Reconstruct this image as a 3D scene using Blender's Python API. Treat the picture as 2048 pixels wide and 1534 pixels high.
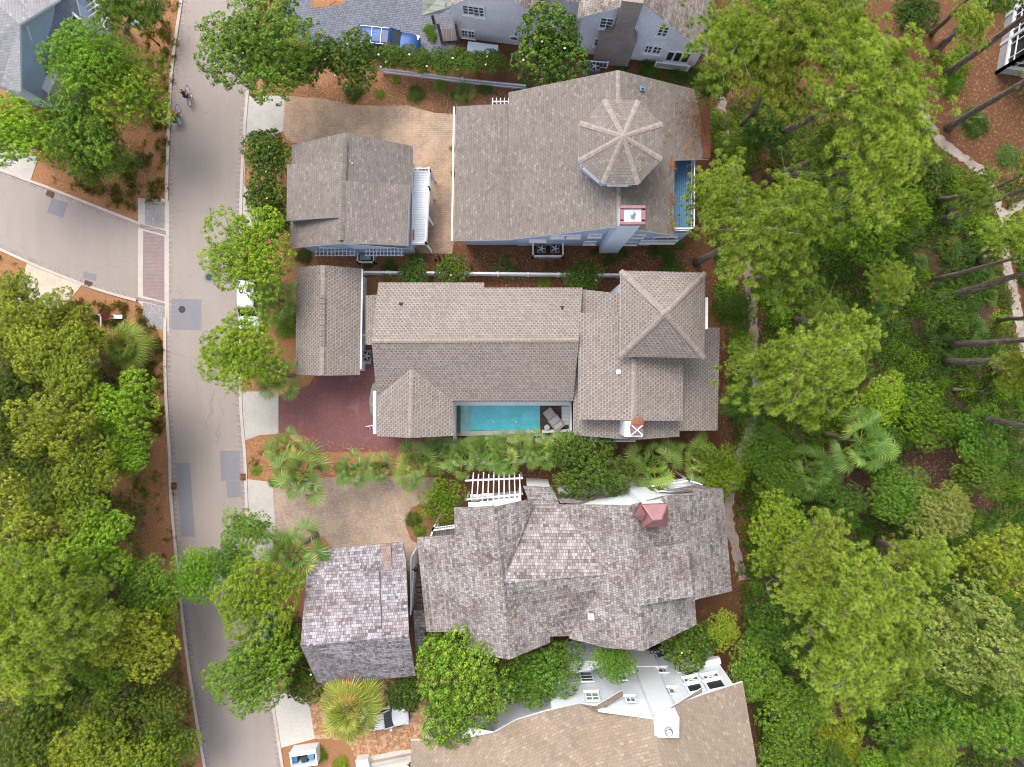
import bpy, bmesh, math, random
import numpy as np
from mathutils import Vector, Matrix, noise as mnoise
R = math.radians
for _o in list(bpy.data.objects): bpy.data.objects.remove(_o)
SC = bpy.context.scene
# ------------------------------------------------------------------ camera, sky, sun, exposure
HC, FPX = 60.0, 1365.333
TH = -math.atan(27 / FPX); PH = math.atan(10 / FPX)
cam = bpy.data.cameras.new('camera'); camo = bpy.data.objects.new('camera', cam)
SC.collection.objects.link(camo); SC.camera = camo
cam.lens = 24.0; cam.sensor_width = 36.0; cam.clip_start = 0.5; cam.clip_end = 3000
camo.location = (0, 0, HC); camo.rotation_euler = (TH, PH, 0)
SC.render.resolution_x = 1024; SC.render.resolution_y = 767
world = bpy.data.worlds.new('World'); SC.world = world; world.use_nodes = True
wn = world.node_tree; bgn = wn.nodes['Background']
sky = wn.nodes.new('ShaderNodeTexSky'); sky.sky_type = 'NISHITA'; sky.sun_disc = False
SUN_EL, SUN_AZ = 58.0, -22.0        # azimuth measured from +Y (top of the picture) towards +X
sky.sun_elevation = R(SUN_EL); sky.sun_rotation = R(SUN_AZ); sky.air_density = 1.0; sky.dust_density = 4.0; sky.ozone_density = 1.0
hsn = wn.nodes.new('ShaderNodeHueSaturation'); hsn.inputs['Saturation'].default_value = .4   # a thin overcast greys the blue
wn.links.new(sky.outputs[0], hsn.inputs['Color']); wn.links.new(hsn.outputs[0], bgn.inputs['Color']); bgn.inputs['Strength'].default_value = 0.15
sl = bpy.data.lights.new('sun', 'SUN'); sl.energy = 0.95; sl.angle = R(34); sl.color = (1.0, 0.95, 0.87)
slo = bpy.data.objects.new('sun', sl); SC.collection.objects.link(slo)
slo.rotation_euler = (R(90 - SUN_EL), 0, R(180 - SUN_AZ) ); slo.location = (0, 0, 80)
sd = Vector((math.sin(R(SUN_AZ)) * math.cos(R(SUN_EL)), math.cos(R(SUN_AZ)) * math.cos(R(SUN_EL)), math.sin(R(SUN_EL))))
slo.rotation_euler = sd.to_track_quat('Z', 'Y').to_euler()
SC.view_settings.view_transform = 'Standard'; SC.view_settings.look = 'None'
SC.view_settings.exposure = 1.12; SC.view_settings.gamma = 1.0
try:
    SC.cycles.max_bounces = 6; SC.cycles.transparent_max_bounces = 8; SC.cycles.diffuse_bounces = 4; SC.cycles.filter_width = 1.05; SC.cycles.use_denoising = True
except Exception: pass

CAMR = Matrix.Rotation(PH, 3, 'Y') @ Matrix.Rotation(TH, 3, 'X')
def ray(px, py): return CAMR @ Vector((px - 1024, 767 - py, -FPX))
def W(px, py, z=0.0):
    d = ray(px, py); t = (HC - z) / (-d.z)
    return Vector((d.x * t, d.y * t, z))
def WP(pts, z=0.0): return [W(p[0], p[1], p[2] if len(p) > 2 else z) for p in pts]
def on_wall(px, py, A, B):
    d = ray(px, py); n = Vector((B.y - A.y, A.x - B.x, 0))
    t = (n.x * A.x + n.y * A.y) / (n.x * d.x + n.y * d.y)
    return Vector((d.x * t, d.y * t, HC + d.z * t))

# ------------------------------------------------------------------ objects
COL = SC.collection
def tag(o, label=None, cat=None, group=None, kind=None):
    if label: o['label'] = label
    if cat: o['category'] = cat
    if group: o['group'] = group
    if kind: o['kind'] = kind
    return o
def empty(name, loc=(0, 0, 0), rz=0.0, label=None, cat=None, group=None, scale=1.0):
    o = bpy.data.objects.new(name, None); COL.objects.link(o)
    o.location = loc; o.rotation_euler = (0, 0, rz); o.scale = (scale,) * 3; o.empty_display_size = .3
    return tag(o, label, cat, group)
def copy_tree(o, parent=None):
    c = o.copy(); COL.objects.link(c); c.parent = parent
    for ch in list(o.children): copy_tree(ch, c)
    return c
class MB:
    """collects polygons; uv = metres along the horizontal and the slope of every face"""
    def __init__(s): s.v = []; s.f = []; s.m = []; s.uv = {}; s.T = None
    def P(s, p):
        p = Vector(p)
        return s.T @ p if s.T is not None else p
    def face(s, pts, m=0, uv=None):
        i = len(s.v); s.v.extend(s.P(p) for p in pts)
        if uv is not None: s.uv[len(s.f)] = uv
        s.f.append(list(range(i, i + len(pts)))); s.m.append(m)
    def box(s, c, d, rz=0.0, m=0, top=None, rot=None):
        """c centre, d full size; top=(sx,sy) shrinks the upper face"""
        M = rot if rot is not None else Matrix.Rotation(rz, 3, 'Z')
        c = Vector(c); hx, hy, hz = d[0] / 2, d[1] / 2, d[2] / 2; t = top or (1, 1)
        q = [(-hx, -hy, -hz), (hx, -hy, -hz), (hx, hy, -hz), (-hx, hy, -hz), (-hx * t[0], -hy * t[1], hz), (hx * t[0], -hy * t[1], hz), (hx * t[0], hy * t[1], hz), (-hx * t[0], hy * t[1], hz)]
        q = [c + M @ Vector(p) for p in q]
        for f in ((3, 2, 1, 0), (4, 5, 6, 7), (0, 1, 5, 4), (1, 2, 6, 5), (2, 3, 7, 6), (3, 0, 4, 7)): s.face([q[k] for k in f], m)
    def bar(s, a, b, w, h=None, m=0, up=(0, 0, 1)):
        a, b = Vector(a), Vector(b); h = h or w; d = (b - a)
        if d.length < 1e-6: return
        d.normalize(); u = Vector(up)
        if abs(d.dot(u)) > .98: u = Vector((1, 0, 0))
        x = d.cross(u).normalized(); y = x.cross(d)
        o = [(-w / 2, -h / 2), (w / 2, -h / 2), (w / 2, h / 2), (-w / 2, h / 2)]
        A = [a + x * p + y * q for p, q in o]; B = [b + x * p + y * q for p, q in o]
        for k in range(4): s.face([A[k], A[(k + 1) % 4], B[(k + 1) % 4], B[k]], m)
        s.face(A[::-1], m); s.face(B, m)
    def tube(s, pts, rad, n=8, m=0, caps=True):
        pts = [Vector(p) for p in pts]
        rad = [rad] * len(pts) if not hasattr(rad, '__len__') else rad
        rings = []; ref = Vector((0.31, 0.17, 0.93))
        for i, p in enumerate(pts):
            d = (pts[min(i + 1, len(pts) - 1)] - pts[max(i - 1, 0)]).normalized()
            if abs(d.dot(ref)) > .97: ref = Vector((1, 0, 0))
            x = d.cross(ref).normalized(); y = d.cross(x)
            rings.append([p + (x * math.cos(2 * math.pi * k / n) + y * math.sin(2 * math.pi * k / n)) * rad[i] for k in range(n)])
        for a, b in zip(rings, rings[1:]):
            for k in range(n): s.face([a[k], a[(k + 1) % n], b[(k + 1) % n], b[k]][::-1], m)
        if caps: s.face(rings[0], m); s.face(rings[-1][::-1], m)
    def lathe(s, c, prof, n=16, m=0):
        c = Vector(c); rings = [[c + Vector((r * math.cos(2 * math.pi * k / n), r * math.sin(2 * math.pi * k / n), z)) for k in range(n)] for r, z in prof]
        for a, b in zip(rings, rings[1:]):
            for k in range(n): s.face([a[k], a[(k + 1) % n], b[(k + 1) % n], b[k]], m)
        if prof[-1][0] > .001: s.face(rings[-1], m)
    def prism(s, pts, z0, z1, m=0, mside=None):
        p = [Vector((q[0], q[1])) for q in pts]
        a = sum(p[i].x * p[(i + 1) % len(p)].y - p[(i + 1) % len(p)].x * p[i].y for i in range(len(p)))
        if a < 0: p = p[::-1]
        s.face([(q.x, q.y, z1) for q in p], m)
        ms = m if mside is None else mside
        for i in range(len(p)):
            a, b = p[i], p[(i + 1) % len(p)]
            s.face([(a.x, a.y, z0), (b.x, b.y, z0), (b.x, b.y, z1), (a.x, a.y, z1)], ms)
    def build(s, name, mats, parent=None, smooth=False, weld=False, local=False):
        if not isinstance(mats, (list, tuple)): mats = [mats]
        off = Vector((0, 0, 0))
        if parent is not None and not local:
            p = parent
            while p is not None: off += Vector(p.location); p = p.parent
        me = bpy.data.meshes.new(name)
        me.from_pydata([tuple(v - off) for v in s.v], [], s.f)
        for mt in mats: me.materials.append(mt)
        uvl = me.uv_layers.new(name='UVMap')
        me.polygons.foreach_set('material_index', s.m)
        for fi, poly in enumerate(me.polygons):
            if fi in s.uv:
                for k, li in enumerate(poly.loop_indices): uvl.data[li].uv = s.uv[fi][k]
                continue
            n = poly.normal
            if abs(n.z) > .999 or n.length < .5: h, v = Vector((1, 0, 0)), Vector((0, 1, 0))
            else:
                h = Vector((0, 0, 1)).cross(n).normalized(); v = n.cross(h)
            for li, vi in zip(poly.loop_indices, s.f[fi]):
                p = s.v[vi]; uvl.data[li].uv = (p.dot(h), p.dot(v))
        if smooth or weld:
            bm = bmesh.new(); bm.from_mesh(me); bmesh.ops.remove_doubles(bm, verts=bm.verts, dist=.0005)
            bm.to_mesh(me); bm.free()
        if smooth: me.polygons.foreach_set('use_smooth', [True] * len(me.polygons))
        me.update()
        o = bpy.data.objects.new(name, me); COL.objects.link(o)
        if parent is not None: o.parent = parent
        return o

# ------------------------------------------------------------------ materials
def srgb(h):
    c = [int(h[i:i + 2], 16) / 255 for i in (0, 2, 4)]
    return tuple([(x / 12.92 if x <= .04045 else ((x + .055) / 1.055) ** 2.4) for x in c] + [1.0])
class N:
    def __init__(s, name):
        s.mat = bpy.data.materials.new(name); s.mat.use_nodes = True; s.t = s.mat.node_tree
        s.b = s.t.nodes['Principled BSDF']
    def n(s, typ, **kw):
        nd = s.t.nodes.new('ShaderNode' + typ)
        for k, v in kw.items(): setattr(nd, k, v)
        return nd
    def l(s, a, b): s.t.links.new(a, b); return s
    def set(s, node, **kw):
        for k, v in kw.items():
            k2 = k.replace('_', ' ')
            i = node.inputs[k2] if k2 in node.inputs else node.inputs[k]
            if hasattr(v, 'links') or hasattr(v, 'is_linked'): s.t.links.new(v, i)
            else: i.default_value = v
        return node
    def obj(s): return s.n('TexCoord').outputs['Object']
    def uv(s): return s.n('TexCoord').outputs['UV']
    def noise(s, vec, scale, detail=4, rough=.6, w=None):
        nd = s.n('TexNoise'); s.l(vec, nd.inputs['Vector']); nd.inputs['Scale'].default_value = scale
        nd.inputs['Detail'].default_value = detail; nd.inputs['Roughness'].default_value = rough
        return nd.outputs['Fac']
    def ramp(s, fac, stops, interp='LINEAR'):
        nd = s.n('ValToRGB'); cr = nd.color_ramp; cr.interpolation = interp
        while len(cr.elements) < len(stops): cr.elements.new(.5)
        for e, (p, c) in zip(cr.elements, stops):
            e.position = p; e.color = c if hasattr(c, '__len__') else (c, c, c, 1)
        s.l(fac, nd.inputs['Fac']); return nd.outputs['Color']
    def mix(s, f, a, b, mode='MIX'):
        nd = s.n('MixRGB', blend_type=mode)
        for k, v in (('Fac', f), ('Color1', a), ('Color2', b)):
            if hasattr(v, 'is_linked'): s.l(v, nd.inputs[k])
            else: nd.inputs[k].default_value = v
        return nd.outputs['Color']
    def mapping(s, vec, scale=(1, 1, 1), rot=0.0, loc=(0, 0, 0)):
        nd = s.n('Mapping'); s.l(vec, nd.inputs['Vector']); nd.inputs['Scale'].default_value = scale
        nd.inputs['Rotation'].default_value = (0, 0, rot); nd.inputs['Location'].default_value = loc
        return nd.outputs['Vector']
    def bump(s, h, dist=.02, strength=.5):
        nd = s.n('Bump'); s.l(h, nd.inputs['Height']); nd.inputs['Distance'].default_value = dist
        nd.inputs['Strength'].default_value = strength; s.l(nd.outputs[0], s.b.inputs['Normal'])
    def done(s, col, rough=.8, metal=0.0, spec=None):
        if hasattr(col, 'is_linked'): s.l(col, s.b.inputs['Base Color'])
        else: s.b.inputs['Base Color'].default_value = col
        s.b.inputs['Roughness'].default_value = rough; s.b.inputs['Metallic'].default_value = metal
        if spec is not None: s.b.inputs['Specular IOR Level'].default_value = spec
        return s.mat
def g(v): return (v, v, v, 1)
def mat_plain(name, col, rough=.6, metal=0.0, var=.12, scale=3.0, spec=None):
    m = N(name); c = srgb(col) if isinstance(col, str) else col
    f = m.noise(m.obj(), scale, 5, .65)
    k = m.ramp(f, [(.3, g(1 - var)), (.7, g(1 + 0 * var))])
    return m.done(m.mix(1.0, c, k, 'MULTIPLY'), rough, metal, spec)
def mat_brick(name, c1, c2, mort, bw, bh, ms=.012, blotch=.2, bscale=.35, rot=0.0, uv=False, rough=.85, bias=0.0, c3=None, off=.5, smooth=.1, fine=.15, c3amt=(.6, .7)):
    m = N(name); vec = m.uv() if uv else m.obj()
    vec2 = m.mapping(vec, (1, 1, 1), rot)
    b = m.n('TexBrick'); m.l(vec2, b.inputs['Vector'])
    b.offset = off; b.inputs['Scale'].default_value = 1.0; b.inputs['Brick Width'].default_value = bw; b.inputs['Row Height'].default_value = bh
    b.inputs['Mortar Size'].default_value = ms; b.inputs['Mortar Smooth'].default_value = smooth; b.inputs['Bias'].default_value = bias
    b.inputs['Color1'].default_value = c1; b.inputs['Color2'].default_value = c2; b.inputs['Mortar'].default_value = mort
    col = b.outputs['Color']
    if c3 is not None:
        n0 = m.noise(vec, bscale * 2.3, 3, .6); fa = m.ramp(n0, [(c3amt[0], g(0)), (c3amt[1], g(1))])
        col = m.mix(fa, col, m.mix(.55, col, c3))
    n1 = m.noise(vec, bscale, 5, .65); col = m.mix(1.0, col, m.ramp(n1, [(.3, g(1 - blotch)), (.7, g(1.0))]), 'MULTIPLY')
    n2 = m.noise(vec, 9.0, 3, .7); col = m.mix(1.0, col, m.ramp(n2, [(.3, g(1 - fine)), (.7, g(1.0))]), 'MULTIPLY')
    m.bump(b.outputs['Fac'], .01, -.35) if False else None
    return m.done(col, rough)
def mat_tabs(name, base, dark, light, bw, rh, dashes=True, blotch=.15):
    """architectural shingles: courses along u, tabs picked at random, darker shadow band at each course"""
    m = N(name); uv = m.uv()
    jit = m.noise(uv, 1.1, 2, .5)
    b = m.n('TexBrick'); m.l(uv, b.inputs['Vector']); b.offset = .5
    for k, v in (('Scale', 1.0), ('Brick Width', bw), ('Row Height', rh), ('Mortar Size', .016), ('Mortar Smooth', .2), ('Bias', 0.0)): b.inputs[k].default_value = v
    b.inputs['Color1'].default_value = g(0); b.inputs['Color2'].default_value = g(1); b.inputs['Mortar'].default_value = g(.3)
    rnd = b.outputs['Color']
    col = m.ramp(rnd, [(0, base), (.42, base), (.5, light), (.62, base), (.85, m_mixc(base, dark, .45)), (1, base)])
    if dashes:
        d = m.n('TexBrick'); m.l(m.mapping(uv, (1, 1, 1), 0, (.07, .03, 0)), d.inputs['Vector']); d.offset = .5
        for k, v in (('Scale', 1.0), ('Brick Width', bw), ('Row Height', rh), ('Mortar Size', rh * .27), ('Mortar Smooth', .25), ('Bias', .0)): d.inputs[k].default_value = v
        d.inputs['Color1'].default_value = g(1); d.inputs['Color2'].default_value = g(.45); d.inputs['Mortar'].default_value = g(0)
        col = m.mix(d.outputs['Color'], col, dark)
    col = m.mix(b.outputs['Fac'], col, m_mixc(base, dark, .75))
    col = m.mix(1.0, col, m.ramp(m.noise(uv, .35, 5, .7), [(.3, g(1 - blotch)), (.72, g(1.0))]), 'MULTIPLY')
    col = m.mix(1.0, col, m.ramp(m.noise(m.mapping(uv, (.6, 3, 1)), 2.5, 3, .7), [(.3, g(.86)), (.7, g(1.0))]), 'MULTIPLY')
    col = m.mix(1.0, col, m.ramp(m.noise(uv, 26, 2, .7), [(.3, g(.8)), (.7, g(1.0))]), 'MULTIPLY')
    return m.done(col, .92)
def m_mixc(a, b, f): return tuple(a[i] * (1 - f) + b[i] * f for i in range(4))
def mat_shake(name, cols, bw=.17, rh=.24, blotch=.25):
    """weathered wood shakes: each shake its own grey or brown, rows and patches of different age, grain down the slope"""
    m = N(name); uv = m.uv()
    wob = m.n('TexNoise'); m.l(uv, wob.inputs['Vector']); wob.inputs['Scale'].default_value = .5
    v2 = m.n('VectorMath', operation='MULTIPLY_ADD'); m.l(wob.outputs['Color'], v2.inputs[0]); v2.inputs[1].default_value = (0, .12, 0); m.l(uv, v2.inputs[2])
    def brick(bwid, off, c1, c2, mort, ms=.012, freq=2, sq=1.0):
        b = m.n('TexBrick'); m.l(v2.outputs[0], b.inputs['Vector']); b.offset = off; b.offset_frequency = freq; b.squash = sq; b.squash_frequency = 3
        for k, v in (('Scale', 1.0), ('Brick Width', bwid), ('Row Height', rh), ('Mortar Size', ms), ('Mortar Smooth', .1), ('Bias', 0.0)): b.inputs[k].default_value = v
        b.inputs['Color1'].default_value = c1; b.inputs['Color2'].default_value = c2; b.inputs['Mortar'].default_value = mort
        return b
    b = brick(bw, .37, g(0), g(1), g(.5), .010, 2, 1.25)
    wide = brick(bw * 7.3, .61, g(0), g(1), g(.5), .0, 3)
    ad = m.n('Math', operation='MULTIPLY_ADD'); m.l(wide.outputs['Color'], ad.inputs[0]); ad.inputs[1].default_value = .28
    sc = m.n('Math', operation='MULTIPLY'); m.l(b.outputs['Color'], sc.inputs[0]); sc.inputs[1].default_value = .48; m.l(sc.outputs[0], ad.inputs[2])
    n0 = m.n('Math', operation='MULTIPLY_ADD'); m.l(m.noise(uv, .55, 4, .7), n0.inputs[0]); n0.inputs[1].default_value = .68; m.l(ad.outputs[0], n0.inputs[2])
    col = m.ramp(n0.outputs[0], [(.22, cols[0]), (.42, cols[1]), (.6, cols[2]), (.8, cols[3]), (1.0, cols[4])])
    col = m.mix(m.ramp(m.noise(uv, .30, 5, .7), [(.45, g(0)), (.68, g(.55))]), col, srgb('7a6a68'))
    col = m.mix(b.outputs['Fac'], col, m_mixc(cols[0], g(.03), .6))
    col = m.mix(1.0, col, m.ramp(m.noise(m.mapping(uv, (26, 1.6, 1)), 1.0, 4, .7), [(.3, g(.72)), (.68, g(1.0))]), 'MULTIPLY')
    col = m.mix(1.0, col, m.ramp(m.noise(uv, .22, 5, .7), [(.3, g(1 - blotch)), (.7, g(1.0))]), 'MULTIPLY')
    return m.done(col, .9)
def mat_siding(name, col, pitch=.14, shade=.55, shingle=False):
    m = N(name); uv = m.uv(); c = srgb(col)
    b = m.n('TexBrick'); m.l(uv, b.inputs['Vector']); b.offset = .5
    for k, v in (('Scale', 1.0), ('Brick Width', .14 if shingle else 3.2), ('Row Height', pitch), ('Mortar Size', .010 if not shingle else .008), ('Mortar Smooth', .3), ('Bias', 0.0)): b.inputs[k].default_value = v
    b.inputs['Color1'].default_value = c; b.inputs['Color2'].default_value = tuple(x * (.86 if shingle else .95) for x in c[:3]) + (1,)
    b.inputs['Mortar'].default_value = tuple(x * shade for x in c[:3]) + (1,)
    col = m.mix(1.0, b.outputs['Color'], m.ramp(m.noise(uv, .8, 5, .7), [(.3, g(.88)), (.7, g(1.0))]), 'MULTIPLY')
    return m.done(col, .7)
def mat_leaf(name, dark, mid, light, accent=None, trans=.2, rough=.55, acc=.9, spec=.3):
    m = N(name); at = m.n('Attribute'); at.attribute_name = 'tint'
    st = [(0, srgb(dark)), (.45, srgb(mid)), (.88 if accent else 1.0, srgb(light))]
    if accent: st += [(.93, srgb(accent))]
    col = m.ramp(at.outputs['Fac'], st)
    oi = m.n('ObjectInfo'); hs = m.n('HueSaturation')
    mr = m.n('MapRange'); m.l(oi.outputs['Random'], mr.inputs['Value']); mr.inputs['To Min'].default_value = .485; mr.inputs['To Max'].default_value = .512
    mv = m.n('MapRange'); mlt = m.n('Math', operation='FRACT'); ml2 = m.n('Math', operation='MULTIPLY'); m.l(oi.outputs['Random'], ml2.inputs[0]); ml2.inputs[1].default_value = 7.3
    m.l(ml2.outputs[0], mlt.inputs[0]); m.l(mlt.outputs[0], mv.inputs['Value']); mv.inputs['To Min'].default_value = .86; mv.inputs['To Max'].default_value = 1.12
    m.l(mr.outputs[0], hs.inputs['Hue']); m.l(mv.outputs[0], hs.inputs['Value']); m.l(col, hs.inputs['Color'])
    m.l(hs.outputs['Color'], m.b.inputs['Base Color']); m.b.inputs['Roughness'].default_value = rough; m.b.inputs['Specular IOR Level'].default_value = spec
    tr = m.n('BsdfTranslucent'); m.l(hs.outputs['Color'], tr.inputs['Color'])
    mx = m.n('MixShader'); mx.inputs['Fac'].default_value = trans
    m.l(m.b.outputs[0], mx.inputs[1]); m.l(tr.outputs[0], mx.inputs[2]); m.l(mx.outputs[0], m.t.nodes['Material Output'].inputs['Surface'])
    return m.mat
def mat_glass(name, col='20303a', rough=.06):
    m = N(name); f = m.noise(m.obj(), .8, 2, .5)
    return m.done(m.mix(f, srgb(col), tuple(x * 1.9 for x in srgb(col)[:3]) + (1,)), rough, 0, .9)
M = {}
white = M['white'] = mat_plain('white_paint', 'dfe3e6', .55, var=.08, scale=1.5)
M['white_trim'] = mat_plain('white_trim', 'e6e8ea', .45, var=.05)
M['blue_white'] = mat_plain('pale_blue_trim', 'cfdcec', .5, var=.07)
M['shingle_grey'] = mat_tabs('grey_brown_shingles', srgb('867d77'), srgb('625b56'), srgb('978e86'), .30, .20, dashes=False, blotch=.2)
M['shingle_dash'] = mat_tabs('dashed_shingles', srgb('a0958d'), srgb('675e58'), srgb('a89d95'), .31, .215, dashes=True, blotch=.14)
M['shingle_tan'] = mat_tabs('tan_shingles', srgb('998878'), srgb('7d6e60'), srgb('a89888'), .33, .22, dashes=False, blotch=.1)
M['shingle_pale'] = mat_tabs('pale_grey_shingles', srgb('b4b2b6'), srgb('8e8d94'), srgb('c4c2c4'), .33, .2, dashes=False, blotch=.12)
M['shingle_blue'] = mat_tabs('slate_shingles', srgb('8f98ac'), srgb('6a7488'), srgb('9ea6b6'), .33, .2, dashes=False, blotch=.18)
M['ridge_cap'] = mat_brick('ridge_shingles', srgb('9d9188'), srgb('8c8179'), srgb('756a64'), .26, .3, .01, .1, 1.0, uv=True, fine=.2)
SHK = [srgb('544a48'), srgb('766c69'), srgb('908784'), srgb('a69e9c'), srgb('b9b3b3')]
M['shake'] = mat_shake('weathered_shakes', SHK)
SHK2 = [srgb('4f4549'), srgb('6f666c'), srgb('857e88'), srgb('98919b'), srgb('aaa5ae')]
M['shake_brown'] = mat_shake('brown_shakes', [srgb('54463f'), srgb('7b6a60'), srgb('978a83'), srgb('aaa09b'), srgb('beb6b2')])
M['siding_blue'] = mat_siding('pale_blue_siding', 'b4c6e2', .13)
M['siding_white'] = mat_siding('white_siding', 'e3e8ee', .14, .68)
M['siding_light'] = mat_siding('light_blue_siding', 'a9c8e6', .13)
M['wall_shingle'] = mat_siding('white_wall_shingles', 'eceef4', .17, .8, True)
M['pane'] = mat_glass('window_glass', '24343a'); M['pane_green'] = mat_glass('green_window_glass', '4b6a55', .1); M['screen'] = mat_plain('dark_screen', '1c2026', .6)
M['pane_brown'] = mat_plain('brown_blind', '8a6542', .5)
M['copper'] = mat_plain('red_copper', '8a6062', .45, .3, var=.25, scale=2)
M['rust'] = mat_plain('rusty_copper', '8a5636', .6, .1, var=.35, scale=4)
M['metal'] = mat_plain('galvanised_metal', '9aa0a4', .4, .6)
M['dark_metal'] = mat_plain('dark_metal', '2b2d30', .45, .4)
M['gutter_blue'] = mat_plain('blue_painted_boards', '4f7a9a', .5, var=.2)
m = N('pine_bark'); _v = m.mapping(m.obj(), (9, 9, 1.6)); _n = m.noise(_v, 1.0, 5, .75)
m.bump(_n, .06, .8); M['bark'] = m.done(m.ramp(_n, [(.33, srgb('3d3430')), (.5, srgb('786a61')), (.7, srgb('a3958a'))]), .95)
M['bark_grey'] = mat_plain('grey_bark', '7f776d', .95, var=.35, scale=6)
M['stem'] = mat_plain('palm_trunk', '776a5a', .95, var=.35, scale=6)
# foliage
M['pine'] = mat_leaf('pine_needles', '475f18', 'a2b83e', 'deea76', trans=.25)
M['pine_deep'] = mat_leaf('pine_needles_deep', '344c12', '809c36', 'c0d45e', trans=.25)
M['oak'] = mat_leaf('oak_leaves', '2c4512', '5e8420', '9ab83c', trans=.2)
M['oak_fresh'] = mat_leaf('fresh_leaves', '3b5c10', '6c921a', 'a6c62e', trans=.2)
M['oak_yellow'] = mat_leaf('yellow_green_leaves', '4c5d10', '83971f', 'a8b634', trans=.2)
M['oak_pale'] = mat_leaf('pale_leaves', '525f22', '838e3c', 'a6ae58', trans=.2)
M['forest'] = mat_leaf('forest_leaves', '33420e', '7c8e1e', 'b4be3a', trans=.2)
M['forest_deep'] = mat_leaf('deep_forest_leaves', '222f0c', '566a18', '86942e', trans=.3)
M['magnolia'] = mat_leaf('magnolia_leaves', '1e310c', '46621a', '7a962c', accent='94742c', trans=.12, rough=.5, spec=.25)
M['shrub'] = mat_leaf('shrub_leaves', '1d320c', '44641a', '74922c', trans=.25)
M['bright_shrub'] = mat_leaf('bright_shrub_leaves', '34560c', '628614', '92b028', trans=.3)
M['ground_leaf'] = mat_leaf('undergrowth_leaves', '20350a', '476a14', '7a9622', accent='7a7030', trans=.25)
M['grass'] = mat_leaf('dry_grass_blades', '556020', '7d8434', 'b09a58', trans=.25)
M['palm'] = mat_leaf('palm_fronds', '3d5c1a', '5f822e', '90a850', accent='c2b45a', trans=.2, rough=.4, spec=.45)
M['palm_dry'] = mat_leaf('yellowing_palm_fronds', '4a5e1c', '7c9032', 'aeb056', accent='c49a50', trans=.2, rough=.45)
M['palmetto'] = mat_leaf('palmetto_fronds', '2c4818', '50742c', '84a14c', accent='a09042', trans=.2, rough=.45)
M['flower'] = mat_plain('cream_petals', 'efe9da', .6, var=.1); M['flower_old'] = mat_plain('faded_petals', 'd9a46a', .7)
# ------------------------------------------------------------------ ground materials
def mat_mulch(name='pine_straw', wood=False):
    m = N(name); v = m.obj()
    n1 = m.noise(v, 9, 6, .75); n2 = m.noise(v, .22, 5, .65); n3 = m.noise(v, 1.3, 5, .7)
    base = m.ramp(n1, [(.3, srgb('6a482f')), (.48, srgb('986a48')), (.62, srgb('b3835c')), (.78, srgb('cfa884'))])
    dark = m.ramp(n1, [(.3, srgb('3f2a1d')), (.5, srgb('684229')), (.72, srgb('8a6042'))])
    # litter mixes to a darker brown towards the east
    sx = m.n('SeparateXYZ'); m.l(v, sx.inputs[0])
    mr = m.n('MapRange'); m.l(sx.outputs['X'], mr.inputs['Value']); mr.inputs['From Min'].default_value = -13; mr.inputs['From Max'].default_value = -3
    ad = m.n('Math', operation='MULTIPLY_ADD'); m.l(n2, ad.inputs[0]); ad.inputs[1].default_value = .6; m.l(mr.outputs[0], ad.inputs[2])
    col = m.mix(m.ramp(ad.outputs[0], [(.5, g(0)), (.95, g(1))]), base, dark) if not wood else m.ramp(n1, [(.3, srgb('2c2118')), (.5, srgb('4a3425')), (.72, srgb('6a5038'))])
    col = m.mix(m.ramp(n3, [(.55, g(0)), (.75, g(.75))]), col, srgb('7a7434'))
    vo = m.n('TexVoronoi'); m.l(v, vo.inputs['Vector']); vo.inputs['Scale'].default_value = 6.5
    col = m.mix(m.ramp(vo.outputs['Distance'], [(.0, g(.8)), (.13, g(0))]), col, srgb('d8b596'))
    st = m.noise(m.mapping(v, (22, 3, 1), .6), 1.0, 3, .7)
    col = m.mix(1.0, col, m.ramp(st, [(.32, g(.72)), (.66, g(1))]), 'MULTIPLY')
    m.bump(n1, .05, .5)
    return m.done(col, .95)
def mat_asphalt(name, lo, hi, stain=.07):
    m = N(name); v = m.obj()
    col = m.ramp(m.noise(v, 30, 3, .7), [(.3, srgb(lo)), (.7, srgb(hi))])
    col = m.mix(1.0, col, m.ramp(m.noise(v, .16, 5, .6), [(.35, g(1 - stain)), (.65, g(1))]), 'MULTIPLY')
    col = m.mix(1.0, col, m.ramp(m.noise(m.mapping(v, (1.4, .12, 1)), .9, 4, .6), [(.35, g(.95)), (.6, g(1))]), 'MULTIPLY')
    vo = m.n('TexVoronoi'); vo.feature = 'DISTANCE_TO_EDGE'; nn = m.n('TexNoise'); m.l(v, nn.inputs['Vector']); nn.inputs['Scale'].default_value = 1.2
    vm = m.n('VectorMath', operation='MULTIPLY_ADD'); m.l(nn.outputs['Color'], vm.inputs[0]); vm.inputs[1].default_value = (1.4, 1.4, 0); m.l(v, vm.inputs[2])
    m.l(vm.outputs[0], vo.inputs['Vector']); vo.inputs['Scale'].default_value = .16
    cr = m.ramp(vo.outputs['Distance'], [(.0, g(.80)), (.004, g(1))])
    col = m.mix(1.0, col, cr, 'MULTIPLY')
    sp = m.n('TexVoronoi'); m.l(v, sp.inputs['Vector']); sp.inputs['Scale'].default_value = 1.1
    col = m.mix(m.ramp(sp.outputs['Distance'], [(.0, g(.6)), (.035, g(0))]), col, srgb('6e625c'))
    m.bump(m.noise(v, 40, 3, .7), .01, .4)
    return m.done(col, .9)
def mat_conc(name, lo, hi, scale=14, stain='8d8880', am=.5):
    m = N(name); v = m.obj()
    col = m.ramp(m.noise(v, scale, 4, .75), [(.3, srgb(lo)), (.7, srgb(hi))])
    f = m.ramp(m.noise(v, .55, 6, .7), [(.45, g(0)), (.75, g(am))])
    return m.done(m.mix(f, col, srgb(stain)), .9)
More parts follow.
